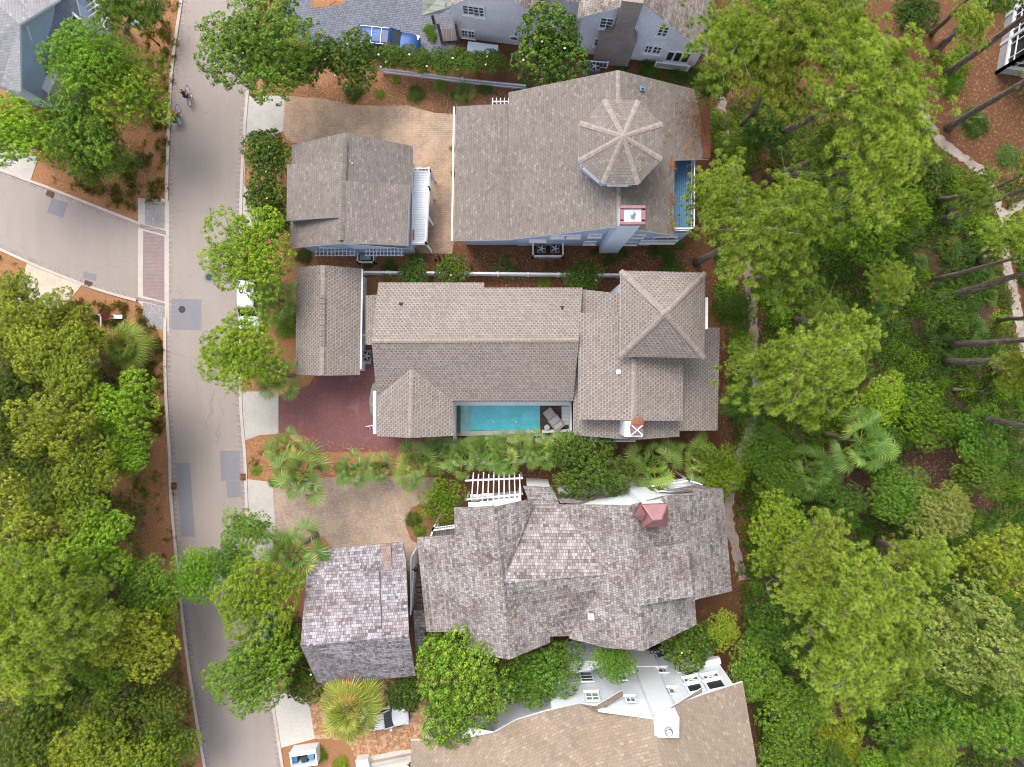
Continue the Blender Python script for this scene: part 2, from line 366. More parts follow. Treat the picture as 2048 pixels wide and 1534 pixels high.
M['mulch'] = mat_mulch(); M['shaded_wood_floor'] = mat_mulch('shaded_wood_litter', True)  # second litter is darkened: shade under the crowns put into its colour
M['asphalt'] = mat_asphalt('road_asphalt', '847a74', 'a1968f')
M['asphalt_patch'] = mat_asphalt('newer_asphalt', '716f76', '85838b', .08)
M['kerb'] = mat_conc('kerb_concrete', 'a59d94', 'bfb7af', 20, '85786a', .5)
M['kerb_brick'] = mat_brick('gutter_bricks', srgb('b5a198'), srgb('a39290'), srgb('6f6360'), .22, .12, .018, .2, .6, uv=True, fine=.25)
M['conc'] = mat_conc('shell_concrete', '99948e', 'bbb7b1')
M['conc_smooth'] = mat_conc('smooth_concrete', 'b3ada4', 'c5c0b8', 5, 'a29a8c', .3)
M['conc_warm'] = mat_conc('warm_shell_concrete', 'a09584', 'd2c5b2', 12, '857a62', .6)
M['aggregate'] = mat_conc('washed_gravel', '5e5c60', 'a9a5a6', 9, '55504e', .5)
M['crosswalk'] = mat_brick('crosswalk_bricks', srgb('a48484'), srgb('8e7c7e'), srgb('7e7573'), .40, .12, .022, .15, .5, fine=.2)
M['paver_tan'] = mat_brick('tan_pavers', srgb('bb9c80'), srgb('a08877'), srgb('84756a'), .24, .17, .016, .28, .3, c3=srgb('d6b592'), fine=.25, c3amt=(.35, .72))
M['paver_red'] = mat_brick('red_pavers', srgb('96544f'), srgb('785556'), srgb('685354'), .24, .14, .014, .22, .35, c3=srgb('93726f'), fine=.3)
M['paver_brown'] = mat_brick('brown_pavers', srgb('b8a08c'), srgb('9c897b'), srgb('85766b'), .22, .17, .016, .3, .25, rot=.09, c3=srgb('cbb29c'), fine=.25, c3amt=(.35, .75))
M['paver_orange'] = mat_brick('orange_pavers', srgb('c98d62'), srgb('a4543e'), srgb('b29a6c'), .26, .13, .02, .12, .9, rot=1.66, c3=srgb('dcc0a4'), fine=.45, c3amt=(.5, .56))
M['paver_grey'] = mat_brick('grey_cobbles', srgb('858690'), srgb('6c7280'), srgb('565a64'), .24, .2, .02, .25, .3, rot=-.12, c3=srgb('52727c'), fine=.3)
M['sand'] = mat_conc('shell_path', '8d8077', 'b3a89f', 8, '6a5544', .75)
M['deck_wood'] = mat_brick('weathered_deck_boards', srgb('7d736e'), srgb('675d59'), srgb('3b3432'), 4, .14, .012, .25, .6, rot=R(90))
M['deck_dark'] = mat_brick('dark_deck_boards', srgb('6b5a54'), srgb('594a46'), srgb('2e2625'), 4, .14, .012, .25, .6)
M['deck_blue'] = mat_brick('blue_deck_boards', srgb('5c86a6'), srgb('527a9a'), srgb('35566f'), 5, .14, .02, .15, .6, rot=R(90))
M['deck_white'] = mat_brick('white_deck_boards', srgb('e4e6ea'), srgb('dadde2'), srgb('9fa4ad'), 5, .14, .012, .05, .6)
M['needles'] = mat_brick('fallen_pine_straw', srgb('8f5838'), srgb('7d4a30'), srgb('5a3626'), .5, .02, .002, .3, 2.0, fine=.5)

# ------------------------------------------------------------------ ground, roads, paths (sheets 4 mm apart and more)
def sheet(name, pts, z, mat, kind='structure', sub=0):
    b = MB(); p = WP(pts)
    a = sum(p[i].x * p[(i + 1) % len(p)].y - p[(i + 1) % len(p)].x * p[i].y for i in range(len(p)))
    if a < 0: p = p[::-1]
    b.face([(q.x, q.y, z) for q in p]); o = b.build(name, mat)
    bm = bmesh.new(); bm.from_mesh(o.data); bmesh.ops.triangulate(bm, faces=bm.faces); bm.to_mesh(o.data); bm.free()
    return tag(o, kind=kind)
def smooth_line(pts, n=5):
    p = [Vector(q) for q in pts]; out = []
    for i in range(len(p) - 1):
        a, b, c, d = p[max(i - 1, 0)], p[i], p[i + 1], p[min(i + 2, len(p) - 1)]
        for k in range(n):
            t = k / n
            out.append(.5 * ((2 * b) + (c - a) * t + (2 * a - 5 * b + 4 * c - d) * t * t + (3 * b - a - 3 * c + d) * t ** 3))
    out.append(p[-1]); return out
b = MB(); S = 900.0
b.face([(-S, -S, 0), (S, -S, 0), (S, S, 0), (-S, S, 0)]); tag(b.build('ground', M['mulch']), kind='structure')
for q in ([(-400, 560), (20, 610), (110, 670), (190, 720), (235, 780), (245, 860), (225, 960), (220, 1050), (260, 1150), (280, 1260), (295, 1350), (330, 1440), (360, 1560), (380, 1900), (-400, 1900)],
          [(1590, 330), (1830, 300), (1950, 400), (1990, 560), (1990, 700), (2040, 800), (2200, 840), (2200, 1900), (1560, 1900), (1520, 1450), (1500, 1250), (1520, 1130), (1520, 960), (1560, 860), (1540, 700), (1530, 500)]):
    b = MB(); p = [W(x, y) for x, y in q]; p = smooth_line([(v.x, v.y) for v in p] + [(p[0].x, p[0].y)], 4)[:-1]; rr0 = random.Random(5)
    b.face([(v.x + rr0.uniform(-.25, .25), v.y + rr0.uniform(-.25, .25), .006) for v in p]); _o = b.build('forest_floor', M['shaded_wood_floor']); tag(_o, kind='structure')  # undergrowth and shade between crowns put into this sheet's dark colour
    bm = bmesh.new(); bm.from_mesh(_o.data)
    for f in bm.faces:
        if f.normal.z < 0: f.normal_flip()
    bmesh.ops.triangulate(bm, faces=bm.faces); bm.to_mesh(_o.data); bm.free()
KL = smooth_line([(377, -260), (376, -60), (374, 0), (360, 99), (352, 182), (347, 313), (345, 400), (343, 560), (342, 752), (351, 914), (353, 987), (363, 1100), (379, 1256), (396, 1383), (421, 1534), (450, 1700), (478, 1830)])
KR = smooth_line([(515, -260), (507, -60), (503, 0), (484, 193), (478, 276), (472, 400), (471, 600), (471, 791), (475, 857), (480, 916), (484, 1021), (497, 1150), (514, 1280), (534, 1400), (555, 1534), (583, 1700), (610, 1830)])
def road_sheet():
    b = MB(); L = [W(p.x, p.y) for p in KL]; Rr = [W(p.x, p.y) for p in KR]
    for i in range(len(L) - 1):
        b.face([(L[i + 1].x, L[i + 1].y, .012), (Rr[i + 1].x, Rr[i + 1].y, .012), (Rr[i].x, Rr[i].y, .012), (L[i].x, L[i].y, .012)])
    return tag(b.build('road', M['asphalt'], weld=True), kind='structure')
road_sheet()
def strip(name, line, off0, off1, z, mat, side, thick=0.0, gaps=()):
    """ribbon along a pixel polyline, offsets in metres to one side; thick>0 makes a real step"""
    w = [W(p.x, p.y) for p in line]; b = MB(); A = []; B = []; s = 0
    for i, p in enumerate(w):
        d = (w[min(i + 1, len(w) - 1)] - w[max(i - 1, 0)]).normalized(); n = Vector((d.y, -d.x, 0)) * side
        A.append(p + n * off0); B.append(p + n * off1)
    for i in range(len(w) - 1):
        l = (w[i + 1] - w[i]).length
        ys = (line[i].y + line[i + 1].y) / 2; xs = (line[i].x + line[i + 1].x) / 2
        if not any(g0 <= ys <= g1 and h0 <= xs <= h1 for g0, g1, h0, h1 in gaps):
            q = [A[i], A[i + 1], B[i + 1], B[i]]
            if (q[1] - q[0]).cross(q[2] - q[0]).z < 0: order = (0, 3, 2, 1)
            else: order = (0, 1, 2, 3)
            U = [(s, off0), (s + l, off0), (s + l, off1), (s, off1)]
            b.face([(q[k].x, q[k].y, z) for k in order], 0, uv=[(U[k][1], U[k][0]) if False else (U[k][1] + .01, U[k][0]) for k in order])
            if thick:
                for P in (A, B):
                    b.face([(P[i].x, P[i].y, z - thick), (P[i + 1].x, P[i + 1].y, z - thick), (P[i + 1].x, P[i + 1].y, z), (P[i].x, P[i].y, z)], 0, uv=[(0, 0), (.1, 0), (.1, .1), (0, .1)])
        s += l
    return tag(b.build(name, mat), kind='structure')
M['kerb_brick_t'] = mat_brick('gutter_header_bricks', srgb('b3a49c'), srgb('9e9190'), srgb('6d6462'), .34, .11, .014, .2, .6, uv=True, fine=.25, off=0)
strip('gutter', KL, 0.0, .34, .018, M['kerb_brick_t'], 1)
strip('gutter', KR, 0.0, .34, .018, M['kerb_brick_t'], -1)
strip('kerb', KL, .342, .60, .12, M['kerb'], 1, .12, gaps=((405, 640, 300, 400),))
strip('kerb', KR, .342, .60, .10, M['kerb'], -1, .10)
# side street
SN = smooth_line([(-120, 300), (-40, 334), (49, 368), (94, 384), (182, 419), (279, 457)])
SS = smooth_line([(-120, 442), (-60, 464), (0, 488), (80, 524), (168, 559), (222, 577), (276, 592)])
b = MB(); L = [W(p.x, p.y) for p in SN]; Q = [W(p.x, p.y) for p in SS]
lp = [(p.x, p.y, .012) for p in L]; qp = [(p.x, p.y, .012) for p in Q]
sheet('side_road', [(p.x, p.y) for p in SN] + [(p.x, p.y) for p in SS][::-1], .012, M['asphalt'])
strip('gutter', SN, 0.0, .30, .018, M['kerb_brick_t'], -1); strip('kerb', SN, .302, .52, .12, M['kerb'], -1, .12)
strip('gutter', SS, 0.0, .30, .018, M['kerb_brick_t'], 1); strip('kerb', SS, .302, .52, .12, M['kerb'], 1, .12)
sheet('kerb_apron', [(276, 396), (341, 398), (341, 668), (276, 603)], .014, M['kerb'])
sheet('crosswalk', [(287, 462), (329, 473), (329, 603), (286, 592)], .02, M['crosswalk'])
for q in ([(278, 398), (287, 398), (286, 600), (276, 597)], [(330, 403), (338, 403), (338, 665), (330, 663)]): sheet('kerb_band', q, .026, M['kerb'])
for q in ([(279, 447), (332, 462), (332, 470), (279, 456)], [(276, 594), (330, 606), (330, 613), (276, 601)], [(290, 399), (331, 404), (331, 412), (290, 406)]): sheet('kerb_band', q, .031, M['kerb_brick'])
sheet('gravel_corner', [(290, 405), (331, 411), (331, 459), (290, 449)], .022, M['aggregate'])
sheet('gravel_corner', [(286, 605), (330, 613), (330, 661), (298, 655), (286, 640)], .022, M['aggregate'])
for q in ([(104, 396), (137, 406), (126, 436), (94, 425)], [(168, 543), (194, 549), (192, 562), (165, 556)], [(343, 597), (403, 599), (403, 661), (342, 659)],
          [(352, 926), (380, 926), (390, 1073), (362, 1073)], [(440, 902), (480, 901), (482, 960), (442, 962)], [(452, 962), (481, 961), (483, 993), (455, 996)]):
    sheet('asphalt_patch', q, .017, M['asphalt_patch'])
# drives, aprons, path
sheet('apron', [(494, 192), (570, 192), (566, 262), (523, 285), (500, 330), (530, 392), (560, 430), (480, 470), (482, 330)], .03, M['conc'])
sheet('mulch_bed', [(510, 275), (560, 276), (600, 288), (585, 312), (583, 440), (520, 430), (500, 375), (489, 372), (491, 285)], .042, M['mulch'])
sheet('driveway', [(570, 192), (640, 196), (700, 209), (760, 212), (815, 211), (870, 226), (925, 229), (918, 420), (910, 470), (904, 508), (815, 506), (700, 460), (600, 330), (566, 262)], .034, M['paver_tan'])
sheet('apron', [(482, 783), (557, 783), (557, 868), (520, 870), (487, 882)], .03, M['conc'])
sheet('driveway', [(557, 783), (592, 781), (620, 768), (632, 748), (640, 690), (775, 690), (775, 850), (915, 872), (915, 892), (870, 903), (633, 904), (628, 888), (612, 872), (557, 868)], .034, M['paver_red'])
sheet('apron', [(493, 958), (545, 964), (551, 1060), (540, 1130), (505, 1130)], .03, M['conc'])
sheet('driveway', [(545, 964), (700, 950), (870, 940), (868, 1000), (822, 1015), (811, 1050), (822, 1080), (850, 1095), (846, 1140), (700, 1150), (665, 1095), (648, 1075), (600, 1085), (551, 1060)], .034, M['paver_brown'])
sheet('apron', [(543, 1380), (617, 1398), (630, 1477), (560, 1496)], .03, M['conc_smooth'])
sheet('driveway', [(617, 1398), (640, 1340), (850, 1345), (860, 1495), (742, 1523), (716, 1530), (706, 1502), (690, 1480), (630, 1477)], .034, M['paver_orange'])
sheet('driveway', [(632, -80), (660, 12), (680, 10), (720, -20), (890, -80), (920, 60), (900, 120), (760, 118), (640, 100), (560, 60), (560, -80)], .03, M['paver_grey'])
sheet('mulch_bed', [(622, -5), (668, -10), (672, 2), (655, 14), (625, 16)], .042, M['mulch'])
sheet('apron', [(55, 525), (167, 566), (131, 610), (60, 640), (30, 600)], .03, M['conc_warm'])
sheet('apron', [(-90, 240), (20, 280), (76, 316), (62, 360), (-60, 316), (-140, 280)], .03, M['conc'])
sheet('terrace', [(722, 700), (742, 700), (742, 728), (722, 728)], .05, M['conc_smooth'])
sheet('terrace', [(720, 1516), (800, 1500), (905, 1490), (905, 1640), (700, 1640)], .05, M['conc_smooth'])
def path(name, pts, w, z=.014, seed=1):
    rr = random.Random(seed); l = smooth_line(pts, 8); ws = [W(p.x, p.y) for p in l]; A = []; B = []
    for i, p in enumerate(ws):
        d = (ws[min(i + 1, len(ws) - 1)] - ws[max(i - 1, 0)]).normalized(); n = Vector((d.y, -d.x, 0))
        A.append(p + n * (w / 2 * rr.uniform(.65, 1.3))); B.append(p - n * (w / 2 * rr.uniform(.65, 1.3)))
    b = MB()
    for i in range(len(ws) - 1):
        q = [A[i], A[i + 1], B[i + 1], B[i]]
        if (q[1] - q[0]).cross(q[2] - q[0]).z < 0: q = q[::-1]
        b.face([(p.x, p.y, z) for p in q])
    return tag(b.build(name, M['sand'], weld=True), kind='structure')
path('footpath', [(1437, 150), (1443, 210), (1450, 268), (1470, 340), (1480, 430), (1492, 520), (1503, 590), (1506, 650), (1509, 700), (1512, 770), (1500, 860), (1478, 910), (1462, 970), (1458, 1040), (1475, 1110), (1485, 1160)], .8)
path('footpath', [(1810, 170), (1843, 222), (1880, 280), (1930, 318), (1965, 345), (1985, 390), (2008, 440), (2012, 520), (2028, 580), (2038, 640), (2060, 740), (2080, 800)], .78, seed=4)
path('footpath', [(2012, 436), (2030, 415), (2060, 402), (2100, 395)], .7, .018, seed=7)
sheet('mulch_bed', [(520, 872), (560, 866), (612, 872), (630, 888), (636, 904), (880, 905), (1140, 890), (1140, 940), (930, 955), (700, 950), (548, 966), (500, 950), (490, 890)], .042, M['mulch'])
# stepping pads beside the pool
for i, x in enumerate((1037, 1056, 1078, 1100, 1122, 1146, 1166)):
    b = MB(); c = W(x, 879 - (2 if i > 4 else 0), 0); rr = random.Random(i)
    b.prism([(c.x + .36 * math.cos(a) * rr.uniform(.85, 1.1), c.y + .36 * math.sin(a) * rr.uniform(.8, 1.1)) for a in [k * math.pi / 4 + .39 for k in range(8)]], 0, .06)
    tag(b.build('stepping_stone', M['conc_warm']), ['first', 'second', 'third', 'fourth', 'fifth', 'sixth', 'seventh'][i] + ' pale stepping stone from the pool along the palm-shaded bed', 'stepping stone', 'stepping stones beside the pool court')
# manhole covers, inlets, drains
def manhole(px, py, ring, label):
    e = empty('manhole_cover', W(px, py, .02), 0, label, 'manhole cover', 'manhole covers in the street'); b = MB()
    b.lathe((0, 0, 0), [(.31, 0), (.31, .01), (.27, .014), (0.001, .014)], 24); b.box((0, 0, .015), (.3, .04, .006), .6)
    b.build('cover', M['dark_metal'], e, local=True); b = MB(); b.lathe((0, 0, -.012), [(ring, 0), (ring, .01), (.3, .011)], 24); b.build('collar', M['asphalt_patch'], e, local=True)
manhole(364, 618.6, .36, 'round iron manhole cover set in the dark square asphalt patch'); manhole(418.5, 554, .5, 'round iron manhole cover with a paved ring beside the yellow-green tree')
def inlet(px, py, rz, label):
    e = empty('drain_inlet', W(px, py, .13), rz, label, 'drain', 'storm drains in the kerbs'); b = MB()
    b.box((0, 0, -.05), (.62, .5, .08)); b.build('frame', M['rust'], e, local=True); b = MB()
    for k in range(5): b.box((-.22 + k * .11, 0, .0), (.05, .42, .03))
    b.build('grate', M['dark_metal'], e, local=True)
inlet(99, 387, -.38, 'rusty kerb drain near the square patch on the side street'); inlet(175, 567, -.35, 'rusty kerb drain opposite the shell-concrete apron on the side street')
inlet(486, 954, 1.57, 'rusty kerb drain beside the two dark asphalt patches'); inlet(347, 972, 1.57, 'iron kerb drain at the forest edge by the long dark patch')
for k in range(22):
    pass
# ------------------------------------------------------------------ buildings
from mathutils.geometry import tessellate_polygon
def fan_tris(face):
    return [[face[i] for i in t] for t in tessellate_polygon([[Vector((p[0], p[1], 0)) for p in face]])]
def tri_z(x, y, tris):
    best = None
    for a, b, c in tris:
        d = (b.y - c.y) * (a.x - c.x) + (c.x - b.x) * (a.y - c.y)
        if abs(d) < 1e-9: continue
        u = ((b.y - c.y) * (x - c.x) + (c.x - b.x) * (y - c.y)) / d; v = ((c.y - a.y) * (x - c.x) + (a.x - c.x) * (y - c.y)) / d
        if u >= -.003 and v >= -.003 and u + v <= 1.003:
            z = u * a.z + v * b.z + (1 - u - v) * c.z
            best = z if best is None else max(best, z)
    return best
def key(p): return (round(p.x, 2), round(p.y, 2), round(p.z, 2))
def outline(faces):
    es = {}
    for f in faces:
        for i in range(len(f)): es[(key(f[i]), key(f[(i + 1) % len(f)]))] = (f[i], f[(i + 1) % len(f)])
    bd = {k: v for k, v in es.items() if (k[1], k[0]) not in es}
    nxt = {k[0]: (k[1], v[1]) for k, v in bd.items()}; st = next(iter(bd)); cur = st[1]; out = [bd[st][1]]
    for _ in range(200):
        if cur == st[0] or cur not in nxt: break
        cur, p = nxt[cur]; out.append(p)
    return out, list(bd.values())
def inset(poly, d):
    p = [Vector((q.x, q.y)) for q in poly]; n = len(p)
    a = sum(p[i].x * p[(i + 1) % n].y - p[(i + 1) % n].x * p[i].y for i in range(n))
    if a < 0: p = p[::-1]
    q = [p[i] for i in range(n) if (p[i] - p[i - 1]).length > .02]; n = len(q); out = []
    for i in range(n):
        d1 = (q[i] - q[i - 1]).normalized(); d2 = (q[(i + 1) % n] - q[i]).normalized()
        n1 = Vector((-d1.y, d1.x)); n2 = Vector((-d2.y, d2.x)); m = n1 + n2
        if m.length < .3: m = n1
        m.normalize(); k = d / max(.5, m.dot(n1)); out.append(q[i] + m * k)
    return out
def ccw(f):
    n = Vector((0, 0, 0))
    for i in range(len(f)): n += f[i].cross(f[(i + 1) % len(f)])
    return f if n.z > 0 else f[::-1]
def wall_ring(b, foot, tris, z0, drop=.16, m=0, step=.35, default=None):
    n = len(foot)
    for i in range(n):
        A, B = foot[i], foot[(i + 1) % n]; L = (B - A).length; k = max(1, int(L / step)); pr = None
        for j in range(k + 1):
            p = A.lerp(B, j / k); z = tri_z(p.x, p.y, tris)
            if z is None: z = default if default is not None else (pr[1] + drop if pr else None)
            if z is None: pr = None; continue
            z -= drop; c = (p, z)
            if pr is not None and (z > z0 or pr[1] > z0):
                b.face([(pr[0].x, pr[0].y, z0), (p.x, p.y, z0), (p.x, p.y, z), (pr[0].x, pr[0].y, pr[1])], m)
            pr = c
def piece(parent, faces, over=.45, z0=0.0, roof='shingle_grey', wall='siding_blue', trim='white_trim', foot=None, t=.2, walls=True, name='roof'):
    F = [ccw([W(*p) for p in f]) for f in faces]; tris = [x for f in F for x in fan_tris(f)]
    out, bd = outline(F); b = MB()
    for f in F:
        nn = Vector((0, 0, 0))
        for i in range(len(f)): nn += f[i].cross(f[(i + 1) % len(f)])
        nn.normalize(); hh = Vector((0, 0, 1)).cross(nn)
        hh = hh.normalized() if hh.length > .03 else Vector((1, 0, 0)); vv = nn.cross(hh)
        for tri in fan_tris(f):
            tri = ccw(tri); b.face(tri, 0, uv=[(p.dot(hh), p.dot(vv)) for p in tri]); b.face([p - Vector((0, 0, t)) for p in tri][::-1], 1)
    for p, q in bd:
        d = Vector((0, 0, t)); b.face([p - d, q - d, q, p], 1)
    b.build(name, [M[roof], M[trim]], parent)
    if walls:
        w = MB(); ft = foot if foot is not None else inset(out, over)
        if foot is not None: ft = [Vector((p[0], p[1])) for p in foot]
        wall_ring(w, ft, tris, z0); w.build('wall', M[wall], parent)
    return F, tris
def cap_line(parent, pts, w=.32, mat='ridge_cap', name='ridge_cap', lift=.05):
    b = MB(); p = [W(*q) for q in pts]
    for a, c in zip(p, p[1:]):
        d = (c - a).normalized(); s = d.cross(Vector((0, 0, 1))).normalized(); u = Vector((0, 0, lift)); L = (c - a).length
        l1, l2 = a + s * w / 2 + Vector((0, 0, -.02)), c + s * w / 2 + Vector((0, 0, -.02)); r1, r2 = a - s * w / 2 + Vector((0, 0, -.02)), c - s * w / 2 + Vector((0, 0, -.02))
        t1, t2 = a + u, c + u
        b.face([l1, l2, t2, t1], 0, uv=[(.01, 0), (.01, L), (.2, L), (.2, 0)]); b.face([t1, t2, r2, r1], 0, uv=[(.3, 0), (.3, L), (.5, L), (.5, 0)])
    o = b.build(name, M[mat], parent)
    bm = bmesh.new(); bm.from_mesh(o.data)
    for f in bm.faces:
        if f.normal.z < 0: f.normal_flip()
    bm.to_mesh(o.data); bm.free(); return o
def frame_at(A, B, P, out=None):
    """matrix: X along A-B, Y outward (towards the scene's middle unless out given), Z up, origin P"""
    x = Vector((B.x - A.x, B.y - A.y, 0)).normalized(); y = Vector((0, 0, 1)).cross(x)
    o = out if out is not None else Vector((-P.x, -P.y, 0))
    if y.dot(o) < 0: x = -x; y = -y
    return Matrix(((x.x, y.x, 0, P.x), (x.y, y.y, 0, P.y), (0, 0, 1, P.z), (0, 0, 0, 1)))
def window(parent, A, B, x0, y0, x1, y1, cols=2, rows=3, pane='pane', trim='white_trim', fw=.11, name='window', xbrace=False, off=.03, sill=True):
    A, B = Vector((A[0], A[1], 0)), Vector((B[0], B[1], 0)); ym, xm = (y0 + y1) / 2, (x0 + x1) / 2
    P0, P1 = on_wall(x0, ym, A, B), on_wall(x1, ym, A, B); Q0, Q1 = on_wall(xm, y0, A, B), on_wall(xm, y1, A, B)
    w = max(.25, (Vector((P1.x, P1.y)) - Vector((P0.x, P0.y))).length); h = max(.25, abs(Q0.z - Q1.z)); c = (P0 + P1) / 2; c.z = (Q0.z + Q1.z) / 2
    return window_m(parent, A, B, c, w, h, cols, rows, pane, trim, fw, name, xbrace, off, sill)
def window_m(parent, A, B, c, w, h, cols=2, rows=3, pane='pane', trim='white_trim', fw=.11, name='window', xbrace=False, off=.03, sill=True):
    T = frame_at(A, B, c); b = MB(); b.T = T
    for s in (-1, 1):
        b.box((s * (w / 2 + fw / 2), off + .03, 0), (fw, .1, h)); b.box((0, off + .03, s * (h / 2 + fw / 2)), (w + 2 * fw, .11, fw))
    if sill: b.box((0, off + .07, -h / 2 - fw - .02), (w + 2 * fw + .1, .2, .05))
    for k in range(1, cols): b.box((-w / 2 + w * k / cols, off + .012, 0), (.045 if k * 2 != cols else .08, .045, h))
    for k in range(1, rows): b.box((0, off + .012, -h / 2 + h * k / rows), (w, .04, .045))
    if xbrace:
        b.bar((-w / 2, off + .05, -h / 2), (w / 2, off + .05, h / 2), .06); b.bar((w / 2, off + .05, -h / 2), (-w / 2, off + .05, h / 2), .06)
    f = b.build(name, M[trim], parent); b = MB(); b.T = T
    b.face([(-w / 2, off - .012, -h / 2), (-w / 2, off - .012, h / 2), (w / 2, off - .012, h / 2), (w / 2, off - .012, -h / 2)])
    p = b.build('pane', M[pane], f); p.location = (0, 0, 0)
    fo = Vector((0, 0, 0)); return f
def railing(b, a, c, h=1.0, sp=.13, m=0, top=.09, bal=.04, posts=True):
    a, c = Vector(a), Vector(c); L = (c - a).length; n = max(2, int(L / sp)); u = Vector((0, 0, h))
    b.bar(a + u, c + u, top, .06, m); b.bar(a + Vector((0, 0, .1)), c + Vector((0, 0, .1)), .05, .05, m)
    for k in range(1, n):
        p = a.lerp(c, k / n); b.bar(p + Vector((0, 0, .1)), p + u, bal, bal, m)
    if posts:
        for p in (a, c): b.bar(p, p + u * 1.08, .12, .12, m)
def vent(px, py, z, parent, mat='dark_metal', r=.07, h=.35):
    b = MB(); p = W(px, py, z)
    b.box((p.x, p.y, p.z + .02), (.34, .34, .05)); b.lathe((p.x, p.y, p.z), [(r, 0), (r, h), (r * .6, h + .01), (r * .6, h - .05), (.001, h - .05)], 10)
    return b.build('roof_vent', M[mat], parent)

# ---- light blue house with the octagon tower
HA = empty('house', W(1180, 430, 0), 0, 'light blue house with brown-grey shingle roof and an eight-sided tower roof', 'house')
FA, _ = piece(HA, [[(1236, 140, 11), (1017, 184.6, 7.5), (1021, 479, 7.2), (1238, 453, 11)],
    [(1236, 140, 11), (1238, 453, 11), (1348, 471, 8.3), (1349, 320, 8.6), (1418, 318, 7.1), (1418, 197, 7.1), (1391, 179, 7.75)]],
    foot=[(0, 10.87), (11.5, 10.87), (11.5, 16.7), (14.3, 16.7), (14.3, 20.8), (0, 20.8)])
piece(HA, [[(912.4, 213, 4.95), (1022, 206.5, 6.35), (1023, 479.6, 6.3), (908.5, 481.5, 5.05)]], foot=[(-4.45, 10.95), (0.02, 10.95), (0.02, 20.75), (-4.45, 20.75)])
cap_line(HA, [(1236, 141, 11), (1237, 200, 11)]); cap_line(HA, [(1237.6, 366, 11), (1238, 452, 11)])
b = MB()
_p = [(1395, 186), (1420, 196), (1421, 316), (1404, 317), (1406, 300), (1400, 270), (1404, 240), (1398, 215)]
PL = FA[1]; trisA = [x for f in FA for x in fan_tris(f)]
def on_roof(px, py, tris, z0=8.0, lift=.03):
    z = z0
    for _ in range(12):
        p = W(px, py, z); q = tri_z(p.x, p.y, tris)
        if q is None: break
        z = q
    return W(px, py, z + lift)
q = [on_roof(px, py, trisA, 7.3, .05) for px, py in _p]; b.face(ccw(q)); b.build('pine_straw_drift', M['needles'], HA)
oc = [(1207.7, 199), (1276.6, 200.7), (1325, 247.6), (1324, 319), (1276.6, 368.6), (1205.7, 366.8), (1157, 322), (1158.8, 246)]
OV = [W(x, y, 12.6) for x, y in oc]; cx = sum((p.x for p in OV)) / 8; cy = sum((p.y for p in OV)) / 8; ap = Vector((cx, cy, 13.75)); b = MB()
for i in range(8):
    f = ccw([OV[i], OV[(i + 1) % 8], ap]); b.face(f, 0); b.face([p - Vector((0, 0, .16)) for p in f][::-1], 1)
    d = Vector((0, 0, .16)); P, Q = OV[i], OV[(i + 1) % 8]; b.face([Q - d, P - d, P, Q][::1], 1)
tr = b.build('tower_roof', [M['shingle_grey'], M['white_trim']], HA); b = MB()
ins = [ap.lerp(p, .87) for p in OV]
for i in range(8):
    P, Q = ins[i], ins[(i + 1) % 8]; b.face([(Q.x, Q.y, 7.5), (P.x, P.y, 7.5), (P.x, P.y, 12.7), (Q.x, Q.y, 12.7)])
b.build('tower_wall', M['siding_blue'], HA)
b = MB()
for p in OV:
    d = (ap - p).normalized(); s = d.cross(Vector((0, 0, 1))).normalized() * .19; L = (ap - p).length
    for sg in (1, -1):
        f = [p + s * sg + Vector((0, 0, .01)), p + Vector((0, 0, .06)), ap + Vector((0, 0, .06)), ap + s * sg * .8 + Vector((0, 0, -.0))]
        u = [(.01, 0), (.2, 0), (.2, L), (.01, L)]
        if (f[1] - f[0]).cross(f[2] - f[0]).z < 0: f = f[::-1]; u = u[::-1]
        b.face(f, 0, uv=u)
b.build('tower_hip_cap', M['ridge_cap'], HA)
b = MB()
for i in (4, 5, 6):
    P, Q = ins[i], ins[(i + 1) % 8]; A = Vector((P.x, P.y, 0)); B = Vector((Q.x, Q.y, 0)); c = (A + B) / 2; c.z = 11.75
    window_m(HA, A, B, c, 1.2, .8, 3, 1, off=.03)
# chimney
b = MB(); b.box((7.98, 10.82, 5.95), (1.56, 1.2, 11.9)); chA = b.build('chimney', M['blue_white'], HA)
b = MB(); zt = 12.0; c0 = (8.08, 10.82)
for dx, dy, sx, sy in ((0, .56, 1.75, .26), (0, -.56, 1.75, .26), (-.745, 0, .26, .86), (.745, 0, .26, .86)): b.box((c0[0] + dx, c0[1] + dy, zt - .05), (sx, sy, .32), 0, 0, (1, .75))
b.build('copper_cap', M['copper'], chA); b = MB(); b.box((c0[0], c0[1], 11.86), (1.26, .9, .05)); b.build('flue_top', M['conc_warm'], chA)
b = MB(); b.lathe((c0[0], c0[1], 11.88), [(.16, 0), (.16, .25), (.2, .27), (.2, .33), (.02, .42)], 12); b.build('flue_pipe', M['metal'], chA)
A, B = (0, 10.87), (11.5, 10.87)
window(HA, A, B, 1180, 468, 1201, 471.5, 2, 1); window(HA, A, B, 1171, 482.5, 1190, 486, 2, 1)
window(HA, A, B, 1267, 469, 1286, 473, 2, 1); window(HA, A, B, 1254, 483, 1272, 487, 2, 1)
for x0, x1 in ((1104, 1130), (1132, 1159)): window(HA, A, B, x0, 470, x1, 473.5, 2, 1, pane='white')
window(HA, A, B, 1062, 478.5, 1090, 480, 2, 1, pane='white')
